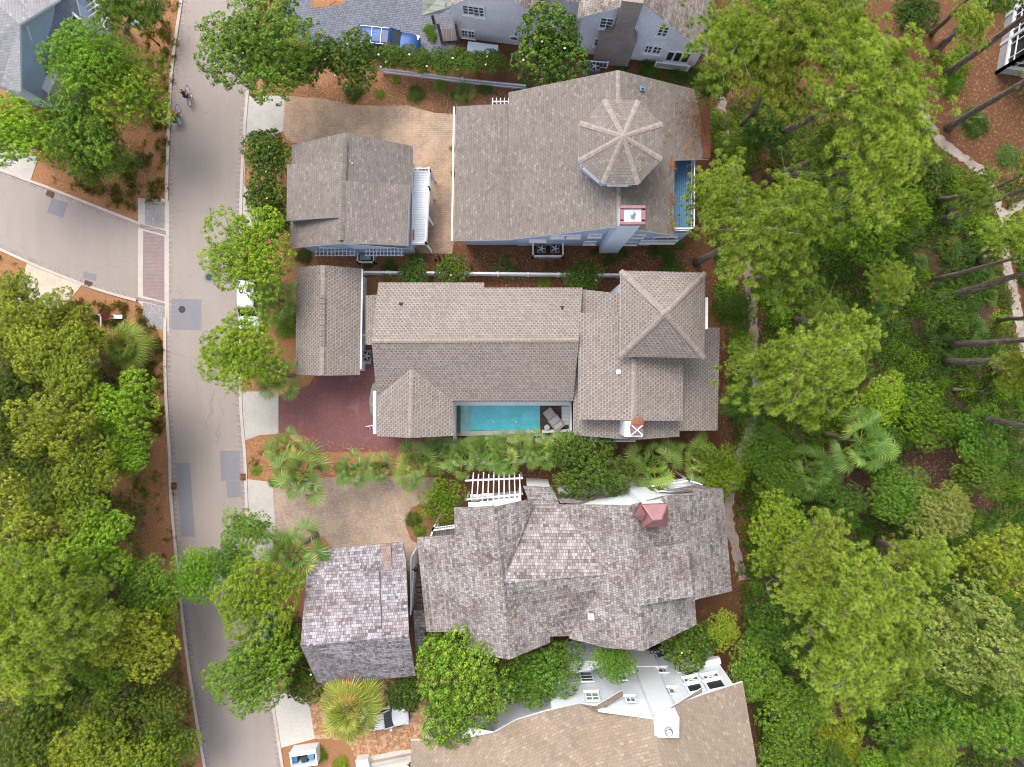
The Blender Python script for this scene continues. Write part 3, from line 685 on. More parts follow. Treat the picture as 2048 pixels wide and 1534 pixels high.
# south-east porch and east roof deck
b = MB(); b.prism([(11.5, 10.95), (13.75, 10.95), (13.75, 16.6), (11.5, 16.6)], 0, 5.7); b.build('porch_body', M['siding_blue'], HA)
b = MB(); b.box((12.62, 13.77, 5.76), (2.36, 5.85, .12)); dk = b.build('roof_deck', M['deck_blue'], HA)
b = MB(); railing(b, (13.72, 10.98, 5.8), (13.72, 16.6, 5.8), 1.0, .16); railing(b, (11.6, 10.98, 5.8), (13.72, 10.98, 5.8), 1.0, .16); railing(b, (11.6, 16.6, 5.8), (13.72, 16.6, 5.8), 1.0, .16)
b.build('deck_railing', M['white_trim'], dk)
for x0, x1 in ((1307, 1319), (1322, 1333), (1336, 1349)): window(HA, (11.5, 10.95), (13.75, 10.95), x0, 473, x1, 479, 1, 1, off=.03)
b = MB(); railing(b, (10.3, 10.7, 2.3), (13.2, 10.7, 2.3), 1.0, .14); b.box((11.75, 10.8, 2.25), (3, .5, .12)); b.build('porch_railing', M['white_trim'], HA)
vent(1285, 177, 10.2, HA, 'gutter_blue', .09, .3)
b = MB(); b.bar(W(908, 214, 4.8), W(904, 481, 4.85), .12, .12); b.build('gutter', M['white_trim'], HA)
b = MB(); w0 = W(985, 203, 1.6); w1 = W(1017, 203, 1.6); b.bar(w0, w1, .08)
for k in range(5): p = w0.lerp(w1, k / 4); b.bar(p - Vector((0, .3, 0)), p + Vector((0, .3, 0)), .06)
b.bar(w0, (w0.x, w0.y, 0), .08); b.bar(w1, (w1.x, w1.y, 0), .08)
tag(b.build('trellis_arbor', M['white_trim']), 'small white trellis arbor against the north wall of the octagon-tower house', 'trellis')

# ---- carriage house west of it
GA = empty('garage', W(700, 400, 0), 0, 'blue carriage house with grey-brown shingle roof, twin shed dormers and a white stair deck', 'garage')
piece(GA, [[(691, 264.6, 7.9), (583.5, 290.3, 5), (580.5, 496, 5), (682, 486.5, 7.9)], [(691, 264.6, 7.9), (682, 486.5, 7.9), (823.5, 498, 5), (826, 292.4, 5)]])
def dormer(parent, faces, roof, wall, z0, trim='white_trim', over=.12):
    return piece(parent, faces, over, z0, roof, wall, trim, name='dormer_roof', t=.14)
dormer(GA, [[(684, 323, 8.0), (574, 329, 6.2), (573, 441, 6.2), (682, 434, 8.0)]], 'shingle_grey', 'siding_blue', 4.9)
dormer(GA, [[(692, 362, 7.98), (819, 369.5, 6.55), (815, 489.5, 6.55), (686, 487, 7.98)]], 'shingle_grey', 'siding_blue', 4.9)
cap_line(GA, [(688, 281, 8.0), (682, 480, 8.02)], .5, 'shingle_grey', 'ridge_vent', .14)
vent(706, 329, 7.4, GA, 'white', .05, .3)
A, B = W(629, 505), W(823, 505)
A, B = (A.x, 10.32), (B.x, 10.32)
for xs in ((633, 709), (733, 804)):
    b = MB(); P = on_wall(xs[0], 494, Vector((*A, 0)), Vector((*B, 0))); Q = on_wall(xs[1], 494, Vector((*A, 0)), Vector((*B, 0)))
    x0, x1 = W(xs[0], 500, 2.6).x, W(xs[1], 500, 2.6).x; n = 11
    for k in range(n): x = x0 + (x1 - x0) * k / (n - 1); b.box((x, 10.0, 2.72), (.07, .95, .1))
    for y in (9.62, 9.95, 10.22): b.box(((x0 + x1) / 2, y, 2.63), (x1 - x0 + .3, .07, .09))
    for x in (x0 + .2, x1 - .2): b.bar((x, 9.6, 2.6), (x, 10.25, 1.9), .09)
    b.build('trellis', M['blue_white'], GA)
for c in (632 + 38, 768): window_m(GA, Vector((*A, 0)), Vector((*B, 0)), Vector((W(c, 500, 1.5).x, 9.88 + .42, 3.7)), 1.4, .9, 3, 2)
# stair deck
b = MB(); dq = [W(x, y, 3.05) for x, y in ((828, 343), (861, 343), (860, 380), (854, 489), (821, 489), (826, 400))]
b.prism([(p.x, p.y) for p in dq], 2.92, 3.05); b.build('deck', M['deck_white'], GA); b = MB()
for i in (1, 2): railing(b, dq[i], dq[i + 1], 1.0, .16)
railing(b, dq[3], dq[4], 1.0, .14); railing(b, dq[0], dq[1], .9, .3)
for p in (dq[1], dq[3], dq[2], Vector((dq[2].lerp(dq[3], .5)))): b.bar((p.x, p.y, 0), (p.x, p.y, 3), .14); b.bar((p.x + .25, p.y - .45, 2.0), (p.x, p.y, 2.9), .09)
b.build('deck_railing', M['white_trim'], GA)
b = MB(); p = W(822.5, 469.5, 3.08); b.box((p.x, p.y, 3.09), (.5, .82, .03), 0, 0)
dm = b.build('doormat', mat_plain('coir_mat', 'b06a22', .95, var=.2, scale=20)); tag(dm, 'orange-brown coir doormat with dark lettering on the white stair deck', 'doormat')
b = MB()
for k in range(7): b.box((p.x - .02, p.y - .27 + k * .09, 3.108), (.09 + .03 * (k % 2), .035, .006))
b.build('lettering', M['dark_metal'], dm)
b = MB(); p = W(847.5, 343, 1.2); b.prism([(p.x + .52 * math.cos(a), p.y + .5 * math.sin(a)) for a in [k * math.pi / 10 for k in range(11)]], .0, .9)
t = tag(b.build('planter', M['deck_dark']), 'half-round brown wooden planter at the head of the white stair deck', 'planter')
# slatted bin pens and condensers
def pen(px0, py0, px1, py1, label, mat='white_trim', h=1.1, cat='fence', open_side=None):
    a, c = W(px0, py0, h), W(px1, py1, h); b = MB()
    cs = [Vector((a.x, a.y, 0)), Vector((a.x, c.y, 0)), Vector((c.x, c.y, 0)), Vector((c.x, a.y, 0))]
    for i in range(3): railing(b, cs[i], cs[i + 1], h, .13, top=.1)
    return tag(b.build('slatted_screen', M[mat]), label, cat)
def condenser(px, py, label, s=.8, h=.8, rz=0.0, box=False):
    e = empty('air_conditioner', W(px, py, h) - Vector((0, 0, h)), rz, label, 'air conditioner', 'outdoor air conditioners'); b = MB()
    if box: b.box((0, 0, h / 2), (s, s * .55, h)); b.build('casing', M['metal'], e, local=True)
    else:
        b.box((0, 0, h / 2), (s, s, h), 0, 0, (.96, .96)); b.build('casing', mat_plain('condenser_casing', '6d7378', .5, .3), e, local=True)
        b = MB(); b.lathe((0, 0, h), [(s * .44, 0), (s * .44, .05), (s * .40, .05), (s * .40, .005), (.001, .005)], 20); b.build('fan_ring', M['dark_metal'], e, local=True)
        b = MB()
        for k in range(5):
            a = k * 2 * math.pi / 5; b.box((.17 * math.cos(a), .17 * math.sin(a), h + .03), (.3, .1, .01), a)
        b.lathe((0, 0, h + .02), [(.06, 0), (.06, .04), (.001, .04)], 10); b.build('fan', mat_plain('fan_blades', 'b9bec2', .4, .4), e, local=True)
    return e
pen(1066, 487, 1126, 512, 'white slatted pen round two condensers beside the octagon-tower house')
condenser(1083, 497, 'round-fan air conditioner with pale blades, in the white pen, beside the octagon-tower house'); condenser(1110, 497, 'round-fan air conditioner with dark blades, in the white pen, nearer the white chimney')
pen(715, 504, 747, 524, 'small white slatted pen behind the blue carriage house'); condenser(731, 514, 'box-shaped air conditioner in the small white pen behind the carriage house', .9, .8, 0, True)
condenser(733, 712, 'grey box air conditioner between the garage and the pool house', .85, .9, 0, False)

# ---- middle house with pool court
HB = empty('house', W(950, 700, 0), 0, 'white pool house with dashed brown shingle roof and a square hip-roofed tower', 'house')
ds, wl = 'shingle_dash', 'siding_white'
piece(HB, [[(743, 682, 8.6), (1158, 680, 8.6), (1165, 575, 6.4), (968, 575, 6.4), (968, 565, 6.2), (757, 565, 6.2)],
           [(743, 682, 8.6), (753, 790, 6.3), (822, 738, 7.5), (905, 802, 6.2), (1146, 802, 6.2), (1158, 680, 8.6)]], roof=ds, wall=wl)
piece(HB, [[(822, 736, 7.52), (753, 789, 6.2), (754, 872.5, 6.1), (821, 876, 7.5)], [(822, 736, 7.52), (821, 876, 7.5), (908, 871.5, 6.1), (905, 801, 6.2)]], roof=ds, wall=wl)
piece(HB, [[(1150, 577, 6.05), (1146, 870.5, 6.0), (1268, 880, 7.6), (1268, 590, 7.6)], [(1268, 590, 7.6), (1268, 880, 7.6), (1359, 873, 6.4), (1359, 861.5, 6.4), (1435, 861, 5.2), (1440, 655, 5.2), (1405, 655, 5.7), (1405, 590, 5.7)]], roof=ds, wall=wl)
piece(HB, [[(1158, 625, 8.1), (1156, 839, 8.1), (1268, 841, 9.5), (1268, 630, 9.5)], [(1268, 630, 9.5), (1268, 841, 9.5), (1366, 842, 8.1), (1367, 640, 8.1)]], over=.3, z0=5.5, roof=ds, wall=wl)
C4 = [(1241, 541, 10.4), (1411, 545, 10.4), (1409, 716, 10.4), (1240, 713, 10.4)]; ap = (1330, 627, 12.7)
piece(HB, [[C4[i], C4[(i + 1) % 4], ap] for i in range(4)], over=.5, roof=ds, wall=wl, name='tower_roof')
for c in C4: cap_line(HB, [c, ap], .36)
cap_line(HB, [(744, 682, 8.6), (1157, 680, 8.6)]); cap_line(HB, [(822, 740, 7.5), (821, 875, 7.5)]); cap_line(HB, [(1268, 718, 9.5), (1268, 840, 9.5)])
piece(HB, [[(757, 589, 4.1), (731, 591, 3.6), (731, 689, 3.6), (757, 690, 4.1)]], over=.2, roof=ds, wall=wl, name='porch_roof')
piece(HB, [[(757, 762, 3.7), (745, 768, 3.1), (738, 800, 3.0), (741, 825, 3.05), (757, 842, 3.7)]], over=.15, roof='shingle_grey', wall=wl, name='bay_roof')
b = MB(); a, c = W(1413, 604, 6.5), W(1413, 663, 6.5); xr = W(1416, 604, 9.9).x; b.box((xr - .35, (a.y + c.y) / 2, 4.95), (.7, a.y - c.y, 9.9)); b.build('flue_box', M['white'], HB)
b = MB(); b.prism([(p.x, p.y) for p in (W(1251, 843, 9.9), W(1285, 843, 9.9), W(1286, 875, 9.9), W(1250, 874, 9.9))], 0, 9.7); chB = b.build('chimney', M['white'], HB)
b = MB(); p = W(1273.5, 860, 10.1); b.box((p.x, p.y, 9.98), (.85, .8, .5), .1, 0, (.72, .72)); b.build('copper_cap', M['copper'], chB)
b = MB(); b.bar((p.x - .42, p.y - .36, 10.27), (p.x + .4, p.y + .36, 10.27), .07, .05); b.bar((p.x - .4, p.y + .36, 10.275), (p.x + .42, p.y - .36, 10.275), .07, .05); b.build('cap_strap', M['white'], chB)
b = MB(); b.lathe((p.x + .12, p.y + .42, 9.72), [(.5, 0), (.42, .05), (.3, .07)], 14); b.build('rust_flashing', M['rust'], chB)
b = MB(); a, c = W(1180, 870, 3.4), W(1271, 884, 3.4)
b.box(((a.x + c.x) / 2, (a.y + c.y) / 2, 1.7), (c.x - a.x, a.y - c.y, 3.4)); bw = b.build('bay', M['white'], HB)
b = MB(); b.box(((a.x + c.x) / 2, (a.y + c.y) / 2 + .02, 3.42), (c.x - a.x - .4, a.y - c.y - .22, .06)); b.build('bay_skylight', M['gutter_blue'], bw)
vent(802, 609, 7.1, HB, 'dark_metal'); vent(1124, 616, 7.2, HB, 'dark_metal'); vent(1237, 744, 9.2, HB, 'white', .09, .3)
b = MB(); p0 = W(749, 782, 6.0); p1 = W(749, 868, 6.0); b.box(((p0.x), (p0.y + p1.y) / 2, 3.0), (.25, p0.y - p1.y, 6.0)); b.build('wall_fin', M['white'], HB)
flag = MB(); p = W(752, 850, 4.2); flag.bar((p.x, p.y, 4.0), (p.x - .75, p.y - .1, 4.6), .05)
f1 = flag.build('flag_pole', M['white_trim']); tag(f1, 'small red-striped flag on a pole on the pool house wall above the red drive', 'flag')
for k in range(5):
    b = MB(); b.face([(p.x - .15 - k * .11, p.y - .12, 4.12 + k * .09), (p.x - .26 - k * .11, p.y - .12, 4.21 + k * .09), (p.x - .22 - k * .11, p.y - .38, 3.75 + k * .08), (p.x - .11 - k * .11, p.y - .38, 3.66 + k * .08)])
    b.build('stripe', mat_plain('flag_red', 'b03038', .8) if k % 2 == 0 else M['white'], f1)
# pool court
PZ = .9
def slab(name, px, z0, z1, mat, parent=None, mside=None):
    b = MB(); b.prism([(p.x, p.y) for p in WP(px, z1)], z0, z1, 0, 1 if mside else None)
    return b.build(name, [M[mat], M[mside]] if mside else M[mat], parent)
PL = empty('pool', W(1000, 840, 0), 0, 'narrow turquoise swimming pool between the pool house wings', 'swimming pool')
slab('pool_shell', [(912, 806), (1086, 806), (1086, 872), (912, 872)], 0, .55, 'conc_smooth', PL)
m = N('pool_water'); v = m.obj(); col = m.ramp(m.noise(v, .8, 4, .6), [(.3, srgb('2cb6c8')), (.7, srgb('58cfdc'))]); m.done(col, .08, 0, .6)
m.bump(m.noise(v, 5, 3, .6), .06, .5); M['water'] = m.mat
slab('water', [(940, 811), (1080, 811), (1080, 860), (940, 861)], .5, .80, 'water', PL)
m = N('shallow_water'); v = m.obj(); m.done(m.ramp(m.noise(v, 1.5, 3, .6), [(.3, srgb('6fb3b3')), (.7, srgb('93c8c4'))]), .1, 0, .5); M['shallow'] = m.mat
slab('tanning_ledge', [(921, 811), (940, 811), (940, 861), (921, 863)], .5, .802, 'shallow', PL)
slab('coping', [(921, 862), (1080, 860), (1080, 866), (921, 872)], 0, .88, 'conc_smooth', PL)
slab('coping', [(939, 811), (940.5, 811), (940.5, 862), (939, 862)], .5, .83, 'kerb', PL)
for px in (986, 1033):
    b = MB(); c = W(px, 842, .8)
    for k in range(9):
        a = -2.6 + k * .26; b.tube([(c.x, c.y, .8), (c.x + .16 * math.cos(a), c.y + .1 * math.sin(a), .98), (c.x + .3 * math.cos(a), c.y + .2 * math.sin(a), .82)], [.03, .02, .01], 5)
    b.build('bubbler_jet', mat_plain('jet_foam', 'e6f6f8', .4), PL)
DK = empty('pool_deck', W(1110, 840, 0), 0, 'dark timber pool deck with white edging and a white-stepped end', 'deck')
slab('deck_boards', [(1080.5, 811), (1140, 811), (1140, 866), (1080.5, 866)], 0, .84, 'deck_dark', DK)
slab('deck_boards', [(912, 811), (920.5, 811), (920.5, 866), (912, 866)], 0, .84, 'deck_wood', DK)
slab('edge_beam', [(1084, 860), (1144, 858), (1144, 863), (1084, 866)], .6, 1.0, 'white', DK)
slab('rim_wall', [(905, 803), (1140, 803), (1140, 811), (905, 811)], 0, 3.0, 'white', DK)
slab('privacy_wall', [(906, 803), (911, 803), (911, 931), (906, 931)], 0, 2.0, 'white', DK)
slab('privacy_wall', [(1139, 776), (1143, 776), (1144, 912), (1140, 912)], 0, 2.2, 'white', DK)
for k in range(5): slab('step', [(1123.5, 813 + k * 7.4), (1139, 813 + k * 7.4), (1139, 819.9 + k * 7.4), (1123.5, 819.9 + k * 7.4)], .84, 1.0 + .16 * (4 - k) * .5, 'white', DK)
LG = empty('lounge_chair', W(1106, 837, .84), R(-52), 'grey cushioned pool lounge chair with a footrest on the dark deck', 'lounge chair'); b = MB()
b.box((-.55, 0, .3), (.8, .85, .14)); b.build('footrest_cushion', mat_plain('grey_cushion', 'b3aba9', .9), LG, local=True); b = MB()
b.box((.22, 0, .34), (.62, .8, .16)); b.build('seat_cushion', mat_plain('stripe_cushion', 'c3bcba', .9), LG, local=True); b = MB()
b.box((.72, 0, .62), (.5, .8, .14), rot=Matrix.Rotation(R(-50), 3, 'Y')); b.build('backrest', mat_plain('back_cushion', 'c6bdba', .9), LG, local=True)
b = MB(); b.box((.4, 0, .45), (.14, .62, .2), rot=Matrix.Rotation(R(-30), 3, 'Y')); b.build('pillow', mat_plain('blue_pillow', 'a5bcc4', .9), LG, local=True); b = MB()
for sy in (-1, 1): b.box((.35, sy * .46, .38), (1.0, .1, .4))
b.box((.98, 0, .4), (.12, .95, .7)); b.box((0, 0, .17), (1.8, .84, .1)); b.build('frame', mat_plain('woven_frame', 'a3998f', .9, scale=20), LG, local=True)
TB = empty('side_table', W(1093.5, 854, .84), 0, 'small round glass side table by the lounge chair on the pool deck', 'table'); b = MB()
b.lathe((0, 0, 0), [(.2, 0), (.06, .05), (.05, .4)], 14); b.build('base', M['dark_metal'], TB, local=True); b = MB(); b.lathe((0, 0, .4), [(.24, 0), (.24, .03), (.001, .03)], 20); b.build('table_top', mat_plain('pale_stone', 'c9c9c6', .3), TB, local=True)
# garage of the middle house
GB = empty('garage', W(655, 640, 0), 0, 'detached garage with dashed brown gable roof beside the red brick drive', 'garage')
piece(GB, [[(646, 530, 5.4), (593, 535, 3.7), (591, 749, 3.7), (644, 751.5, 5.4)], [(646, 530, 5.4), (644, 751.5, 5.4), (719, 750, 3.7), (722.5, 537, 3.7)]], roof=ds, wall=wl, over=.35)
cap_line(GB, [(646, 531, 5.4), (645.5, 590, 5.4)]); cap_line(GB, [(644.3, 692, 5.4), (644, 750, 5.4)]); cap_line(GB, [(645, 590, 5.45), (644, 691, 5.45)], .42, ds, 'ridge_vent', .12)
b = MB(); b.bar(W(724.5, 538, 3.55), W(721.5, 738, 3.55), .12, .1); b.bar(W(722, 738, 3.5), W(722, 738, .1), .09); b.build('gutter', M['white_trim'], GB)
b = MB(); b.box(((W(720, 670, 2).x + W(733, 670, 2).x) / 2, W(725, 670, 2).y, 1.9), (.9, .14, .25)); b.build('gate_beam', M['white_trim'], GB)

# ---- fences
def solid_fence(pts, h, label, mat='white', name='fence', w=.09, pw=.17):
    e = empty(name, Vector((W(*pts[0], h).x, W(*pts[0], h).y, 0)), 0, label, 'fence'); P = [W(x, y, h) for x, y in pts]
    for a, c in zip(P, P[1:]):
        b = MB(); b.box(((a.x + c.x) / 2, (a.y + c.y) / 2, h / 2), ((c - a).length, w * .5, h - .05), math.atan2(c.y - a.y, c.x - a.x)); b.bar(a - Vector((0, 0, .04)), c - Vector((0, 0, .04)), .16, .08); b.build('panel', M[mat], e)
        n = max(1, round((c - a).length / 2.5))
        for k in range(n + 1):
            p = a.lerp(c, k / n)
            if k == n and c is not P[-1]: continue
            b = MB(); b.box((p.x, p.y, h / 2 + .02), (pw, pw, h + .04)); b.box((p.x, p.y, h + .07), (pw + .06, pw + .06, .06), 0, 0, (.5, .5)); b.build('post', M['white_trim'], e)
    return e
solid_fence([(722, 543.5), (934, 545.5), (1241, 549)], 1.75, 'long solid white fence between the octagon-tower house and the pool house')
solid_fence([(912, 929), (1000, 926), (1080, 921), (1141, 911)], 1.5, 'white fence behind the palm row south of the pool')
e = empty('picket_fence', W(762, 140, 0), 0, 'white picket fence under the magnolia hedge by the blue car', 'fence')
P = [W(762, 135, 1.15), W(840, 144, 1.15), W(925, 156, 1.15), W(1052, 169, 1.15)]
for a, c in zip(P, P[1:]):
    b = MB(); d = (c - a); L = d.length; n = int(L / .17); u = Vector((0, 0, 1))
    for zz in (.35, .9): b.bar(Vector((a.x, a.y, zz)), Vector((c.x, c.y, zz)), .05, .08)
    for k in range(n):
        p = a.lerp(c, (k + .5) / n); b.box((p.x, p.y, .58), (.085, .03, 1.12), math.atan2(d.y, d.x), 0, (.7, 1))
    b.build('pickets', M['blue_white'], e); b = MB(); b.box((a.x, a.y, .65), (.13, .13, 1.3)); b.build('post', M['blue_white'], e)
# ---- shake-roofed house
HS = empty('house', W(1150, 1150, 0), 0, 'rambling house with weathered grey cedar-shake roofs and a red copper chimney cap', 'house')
sk, wc = 'shake', 'white'
def S(faces, over=.45, z0=0.0, walls=True, name='roof', t=.2, roof=sk, foot=None): return piece(HS, faces, over, z0, roof, wc, 'shake_brown', foot, t, walls, name)
b = MB()
R1W = [(990, 1014, 11), (908, 1015.7, 8.5), (910, 1071, 8.5), (834, 1075, 6), (852, 1263.5, 6), (931.6, 1264.5, 8.3), (936, 1303, 8.35), (1019, 1319.5, 11)]
S(over=.9, faces=[R1W, [(990, 1014, 11), (1019, 1319.5, 11), (1100, 1285, 8.5), (1101, 1271, 8.5), (1005, 1167, 10.8), (1066, 1012, 8.6), (1068, 997, 8.6)]])
S([[(1000, 1167.5, 10.85), (1216, 1148, 10.45), (1117, 1007, 8.0), (1066, 1010, 8.0)], [(1000, 1167.5, 10.85), (1101, 1273, 8.35), (1139, 1272, 8.25), (1216, 1148, 10.45)]], walls=False)
S([[(1261, 1011, 12), (1118, 1009, 7.95), (1214, 1148, 10.4), (1138, 1268, 8.2), (1138, 1277, 8.2), (1212.5, 1296, 10.05), (1287, 1302, 12)],
   [(1261, 1011, 12), (1287, 1302, 12), (1393, 1249, 8.1), (1390, 1200, 8.1), (1464, 1182, 6), (1446, 978, 6), (1325, 993, 9.65)]])
dormer(HS, [[(1270, 1101, 12.08), (1372.6, 1086, 10.0), (1387.5, 1192.5, 10.0), (1280, 1211.5, 12.08)]], sk, sk, 7.8, 'shake_brown', .06)
S([[(1046, 972, 5.4), (1105, 975, 5.4), (1120, 1012, 7.7), (1062, 1014, 7.7)]], .2, name='porch_roof')
S([[(1108, 989, 5.4), (1180, 992, 5.4), (1241, 984, 5.4), (1222, 1010, 6.9), (1121, 1006, 6.9)]], .25, name='porch_roof')
S([[(1330, 982, 6.6), (1402, 968, 4.6), (1446, 977, 5.5), (1446, 985, 6.2)]], .3, name='porch_roof')
cap_line(HS, [(990, 1016, 11), (1019, 1318, 11)], .22, 'shake'); cap_line(HS, [(1261, 1012, 12), (1287, 1301, 12)], .22, 'shake'); cap_line(HS, [(1005, 1167, 10.85), (1213, 1148, 10.47)], .22, 'shake')
def patch(quad, z, name, mat, h=.035):
    b = MB(); b.face(ccw([W(x, y, zz + h) for (x, y), zz in zip(quad, z)])); return b.build(name, M[mat], HS)
M['new_shake'] = mat_shake('new_cedar_shakes', [srgb('86685a'), srgb('94786a'), srgb('a58b7c'), srgb('ae988c'), srgb('b8a69c')])
patch([(1138, 1186), (1152, 1185), (1153, 1195), (1139, 1197)], [9.95, 9.93, 9.75, 9.75], 'repair_patch', 'new_shake', .1)
patch([(1017, 1243), (1044, 1232), (1045, 1240), (1024, 1250)], [10.75, 10.05, 10.0, 10.6], 'repair_patch', 'new_shake', .1)
b = MB(); p = W(1182, 1233, 9.7); b.box((p.x, p.y, 9.75), (.42, .36, .4)); b.build('roof_vent', M['white'], HS)
cx0, cx1, cy0, cy1 = 8.9, 10.45, -10.95, -9.45
b = MB(); b.box(((cx0 + cx1) / 2, (cy0 + cy1) / 2, 6.15), (cx1 - cx0, cy1 - cy0, 12.3)); chC = b.build('chimney', M['white'], HS)
b = MB(); cc = [Vector((cx0 - .12, cy0 - .1, 12.3)), Vector((cx1 + .12, cy0 - .02, 12.3)), Vector((cx1 + .12, cy1 + .1, 12.3)), Vector((cx0 - .12, cy1 + .02, 12.3))]
r0, r1 = Vector((cx0 + .55, (cy0 + cy1) / 2 - .2, 12.85)), Vector((cx1 - .45, (cy0 + cy1) / 2 - .15, 12.85))
for f in ((cc[0], cc[1], r1, r0), (cc[1], cc[2], r1), (cc[2], cc[3], r0, r1), (cc[3], cc[0], r0)): b.face(ccw(list(f)))
for i in range(4):
    d = Vector((0, 0, .25)); b.face([cc[i] - d, cc[(i + 1) % 4] - d, cc[(i + 1) % 4], cc[i]])
for f, g2 in ((cc[0], r0), (cc[1], r1), (cc[2], r1), (cc[3], r0), (r0, r1)): b.bar(f + Vector((0, 0, .02)), g2 + Vector((0, 0, .02)), .06, .05)
b.build('copper_cap', M['copper'], chC)
b = MB(); p = [W(1267, 1032, 12.1), W(1282, 1007, 12.5), W(1284, 1043, 12.4), W(1291, 1030, 12.9)]
b.face(ccw([p[0], p[1], p[3]])); b.face(ccw([p[0], p[3], p[2]])); b.face([p[1] - Vector((0, 0, .5)), p[1], p[0], p[0] - Vector((0, 0, .5))]); b.face([p[0] - Vector((0, 0, .5)), p[0], p[2], p[2] - Vector((0, 0, .5))]); b.build('copper_cricket', M['copper'], HS)
# north windows
A = Vector((W(908, 1016, 8.5).x, -9.98, 0)); B = Vector((W(990, 1014, 11).x, -9.98, 0))
wy = inset([W(x, y, z) for x, y, z in R1W[:2]] + [W(1000, 1100, 9), W(900, 1100, 9)], .45)
yy = W(950, 1015, 9.7).y - .45
for x0, x1, y0, y1 in ((943, 957, 994, 998), (966, 981, 992, 996), (940, 957, 1010, 1013), (963, 981, 1008, 1011)):
    window(HS, (-5, yy), (0, yy), x0, y0, x1, y1, 1, 1, pane='pane_brown', off=.03)
# balcony and terrace
def balcony(parent, px, z, name, faces=(0, 1), mat='deck_wood', sp=.13):
    q = [W(x, y, z) for x, y in px]; b = MB(); b.prism([(p.x, p.y) for p in q], z - .15, z); o = b.build(name, M[mat], parent)
    b = MB()
    for i in faces: railing(b, q[i], q[(i + 1) % len(q)], 1.0, sp)
    for p in q: b.bar((p.x, p.y, 0), (p.x, p.y, z), .14)
    b.build('railing', M['white_trim'], o); return o
balcony(HS, [(868, 1055), (912, 1049), (912, 1075), (862, 1078)], 5.6, 'balcony', (0, 2, 3))
balcony(HS, [(1300, 968), (1372, 957), (1400, 966), (1402, 985), (1310, 993)], 4.0, 'terrace', (0, 1, 2), 'deck_white')
yb = W(1340, 980, 5).y
for x0, x1 in ((1312, 1330),): window(HS, (11, W(1320, 985, 6).y), (15, W(1320, 985, 6).y + .3), x0, 977, x1, 984, 1, 1, pane='pane_brown')
# pergola
PG = empty('pergola', W(990, 980, 0), 0, 'white rafter pergola over the north door of the shake-roofed house', 'pergola'); b = MB()
for k in range(10):
    x = 948 + k * 10.2; b.bar(W(x - 1, 944 + (4 if k % 2 else 0), 3.3), W(x - 5 + k * .7, 1001, 3.3), .09, .16)
b.build('rafters', M['white_trim'], PG); b = MB()
for y0, y1 in ((961, 956), (999, 988)): b.bar(W(930, y0, 3.18), W(1046, y1, 3.18), .14, .18)
b.build('beam', M['white_trim'], PG)
for x, y in ((933, 961), (1043, 956), (933, 999), (1043, 988)):
    b = MB(); p = W(x, y, 3.1); b.bar((p.x, p.y, 0), (p.x, p.y, 3.1), .16); b.build('post', M['white_trim'], PG)
# shake garage
GS = empty('garage', W(700, 1220, 0), 0, 'steep garage with patchy weathered cedar-shake roof beside the street trees', 'garage')
M['shake2'] = mat_shake('mottled_shakes', [srgb('4f4549'), srgb('70666a'), srgb('8d8589'), srgb('a59fa5'), srgb('bcb7bd')], .17, .24, .2)
M['shake_dark'] = M['shake2']
piece(GS, [[(616, 1101, 5), (601, 1291.7, 9), (817.7, 1271.5, 9), (812, 1120, 5.8), (805.5, 1084.6, 5)], [(601, 1291.7, 9), (636.7, 1369.6, 5.2), (831.6, 1351.5, 5.2), (817.7, 1271.5, 9)]], roof='shake2', wall='white', trim='shake_brown', over=1.5)
dormer(GS, [[(649, 1143, 6.42), (649, 1286, 9.06), (764, 1275, 9.06), (758, 1142, 6.42)]], 'shake2', 'shake2', 5.8, 'shake_brown', .05)
cap_line(GS, [(602, 1291.5, 9), (817, 1271.5, 9)], .22, 'shake2')
b = MB(); b.face(ccw([W(760, 1087, 5.15), W(781, 1086, 5.15), W(784, 1140, 6.3), (W(769, 1140, 6.3))])); b.build('cedar_stain', M['new_shake'], GS)
b = MB(); q = [W(826, 1222, 3.6), W(850, 1222, 3.6), W(850, 1300, 3.6), W(832, 1306, 3.6)]; b.prism([(p.x, p.y) for p in q], 3.45, 3.6); b.build('link_roof', M['shake2'], GS)
ST = empty('stairs', W(838, 1180, 0), 0, 'weathered wooden stairs between the shake-roofed garage and house', 'stairs')
for k in range(11):
    b = MB(); a = W(836.5, 1136 + k * 8.2, 1.0 + k * .0); z = .25 + k * .24; b.box((a.x + .1, a.y, z), (1.05, .34, .06)); b.build('tread', M['deck_wood'], ST)
b = MB(); a, c = W(824, 1112, 2.6), W(823, 1226, 3.4); b.bar((a.x, a.y, 1.4), (c.x, c.y, 3.9), .12, .1); b.box(((a.x + c.x) / 2 - .05, (a.y + c.y) / 2, 1.6), (.12, (a.y - c.y), 3.2)); b.build('stringer', M['white'], ST)
def lantern(px, py, z, label):
    e = empty('lantern', W(px, py, z) - Vector((0, 0, .3)), 0, label, 'lantern'); b = MB(); b.lathe((0, 0, 0), [(.08, 0), (.2, .08), (.2, .26), (.05, .36)], 12); b.build('shade', mat_plain('bronze', '3c2c2a', .4, .5), e, local=True)
    b = MB(); b.bar((-.35, 0, .2), (0, 0, .2), .04); b.build('bracket', M['dark_metal'], e, local=True)
lantern(831, 1139.5, 3.4, 'round dark bronze lantern over the wooden stairs'); lantern(821, 1531, 2.5, 'round dark bronze lantern beside the tan-roofed house at the brick drive')

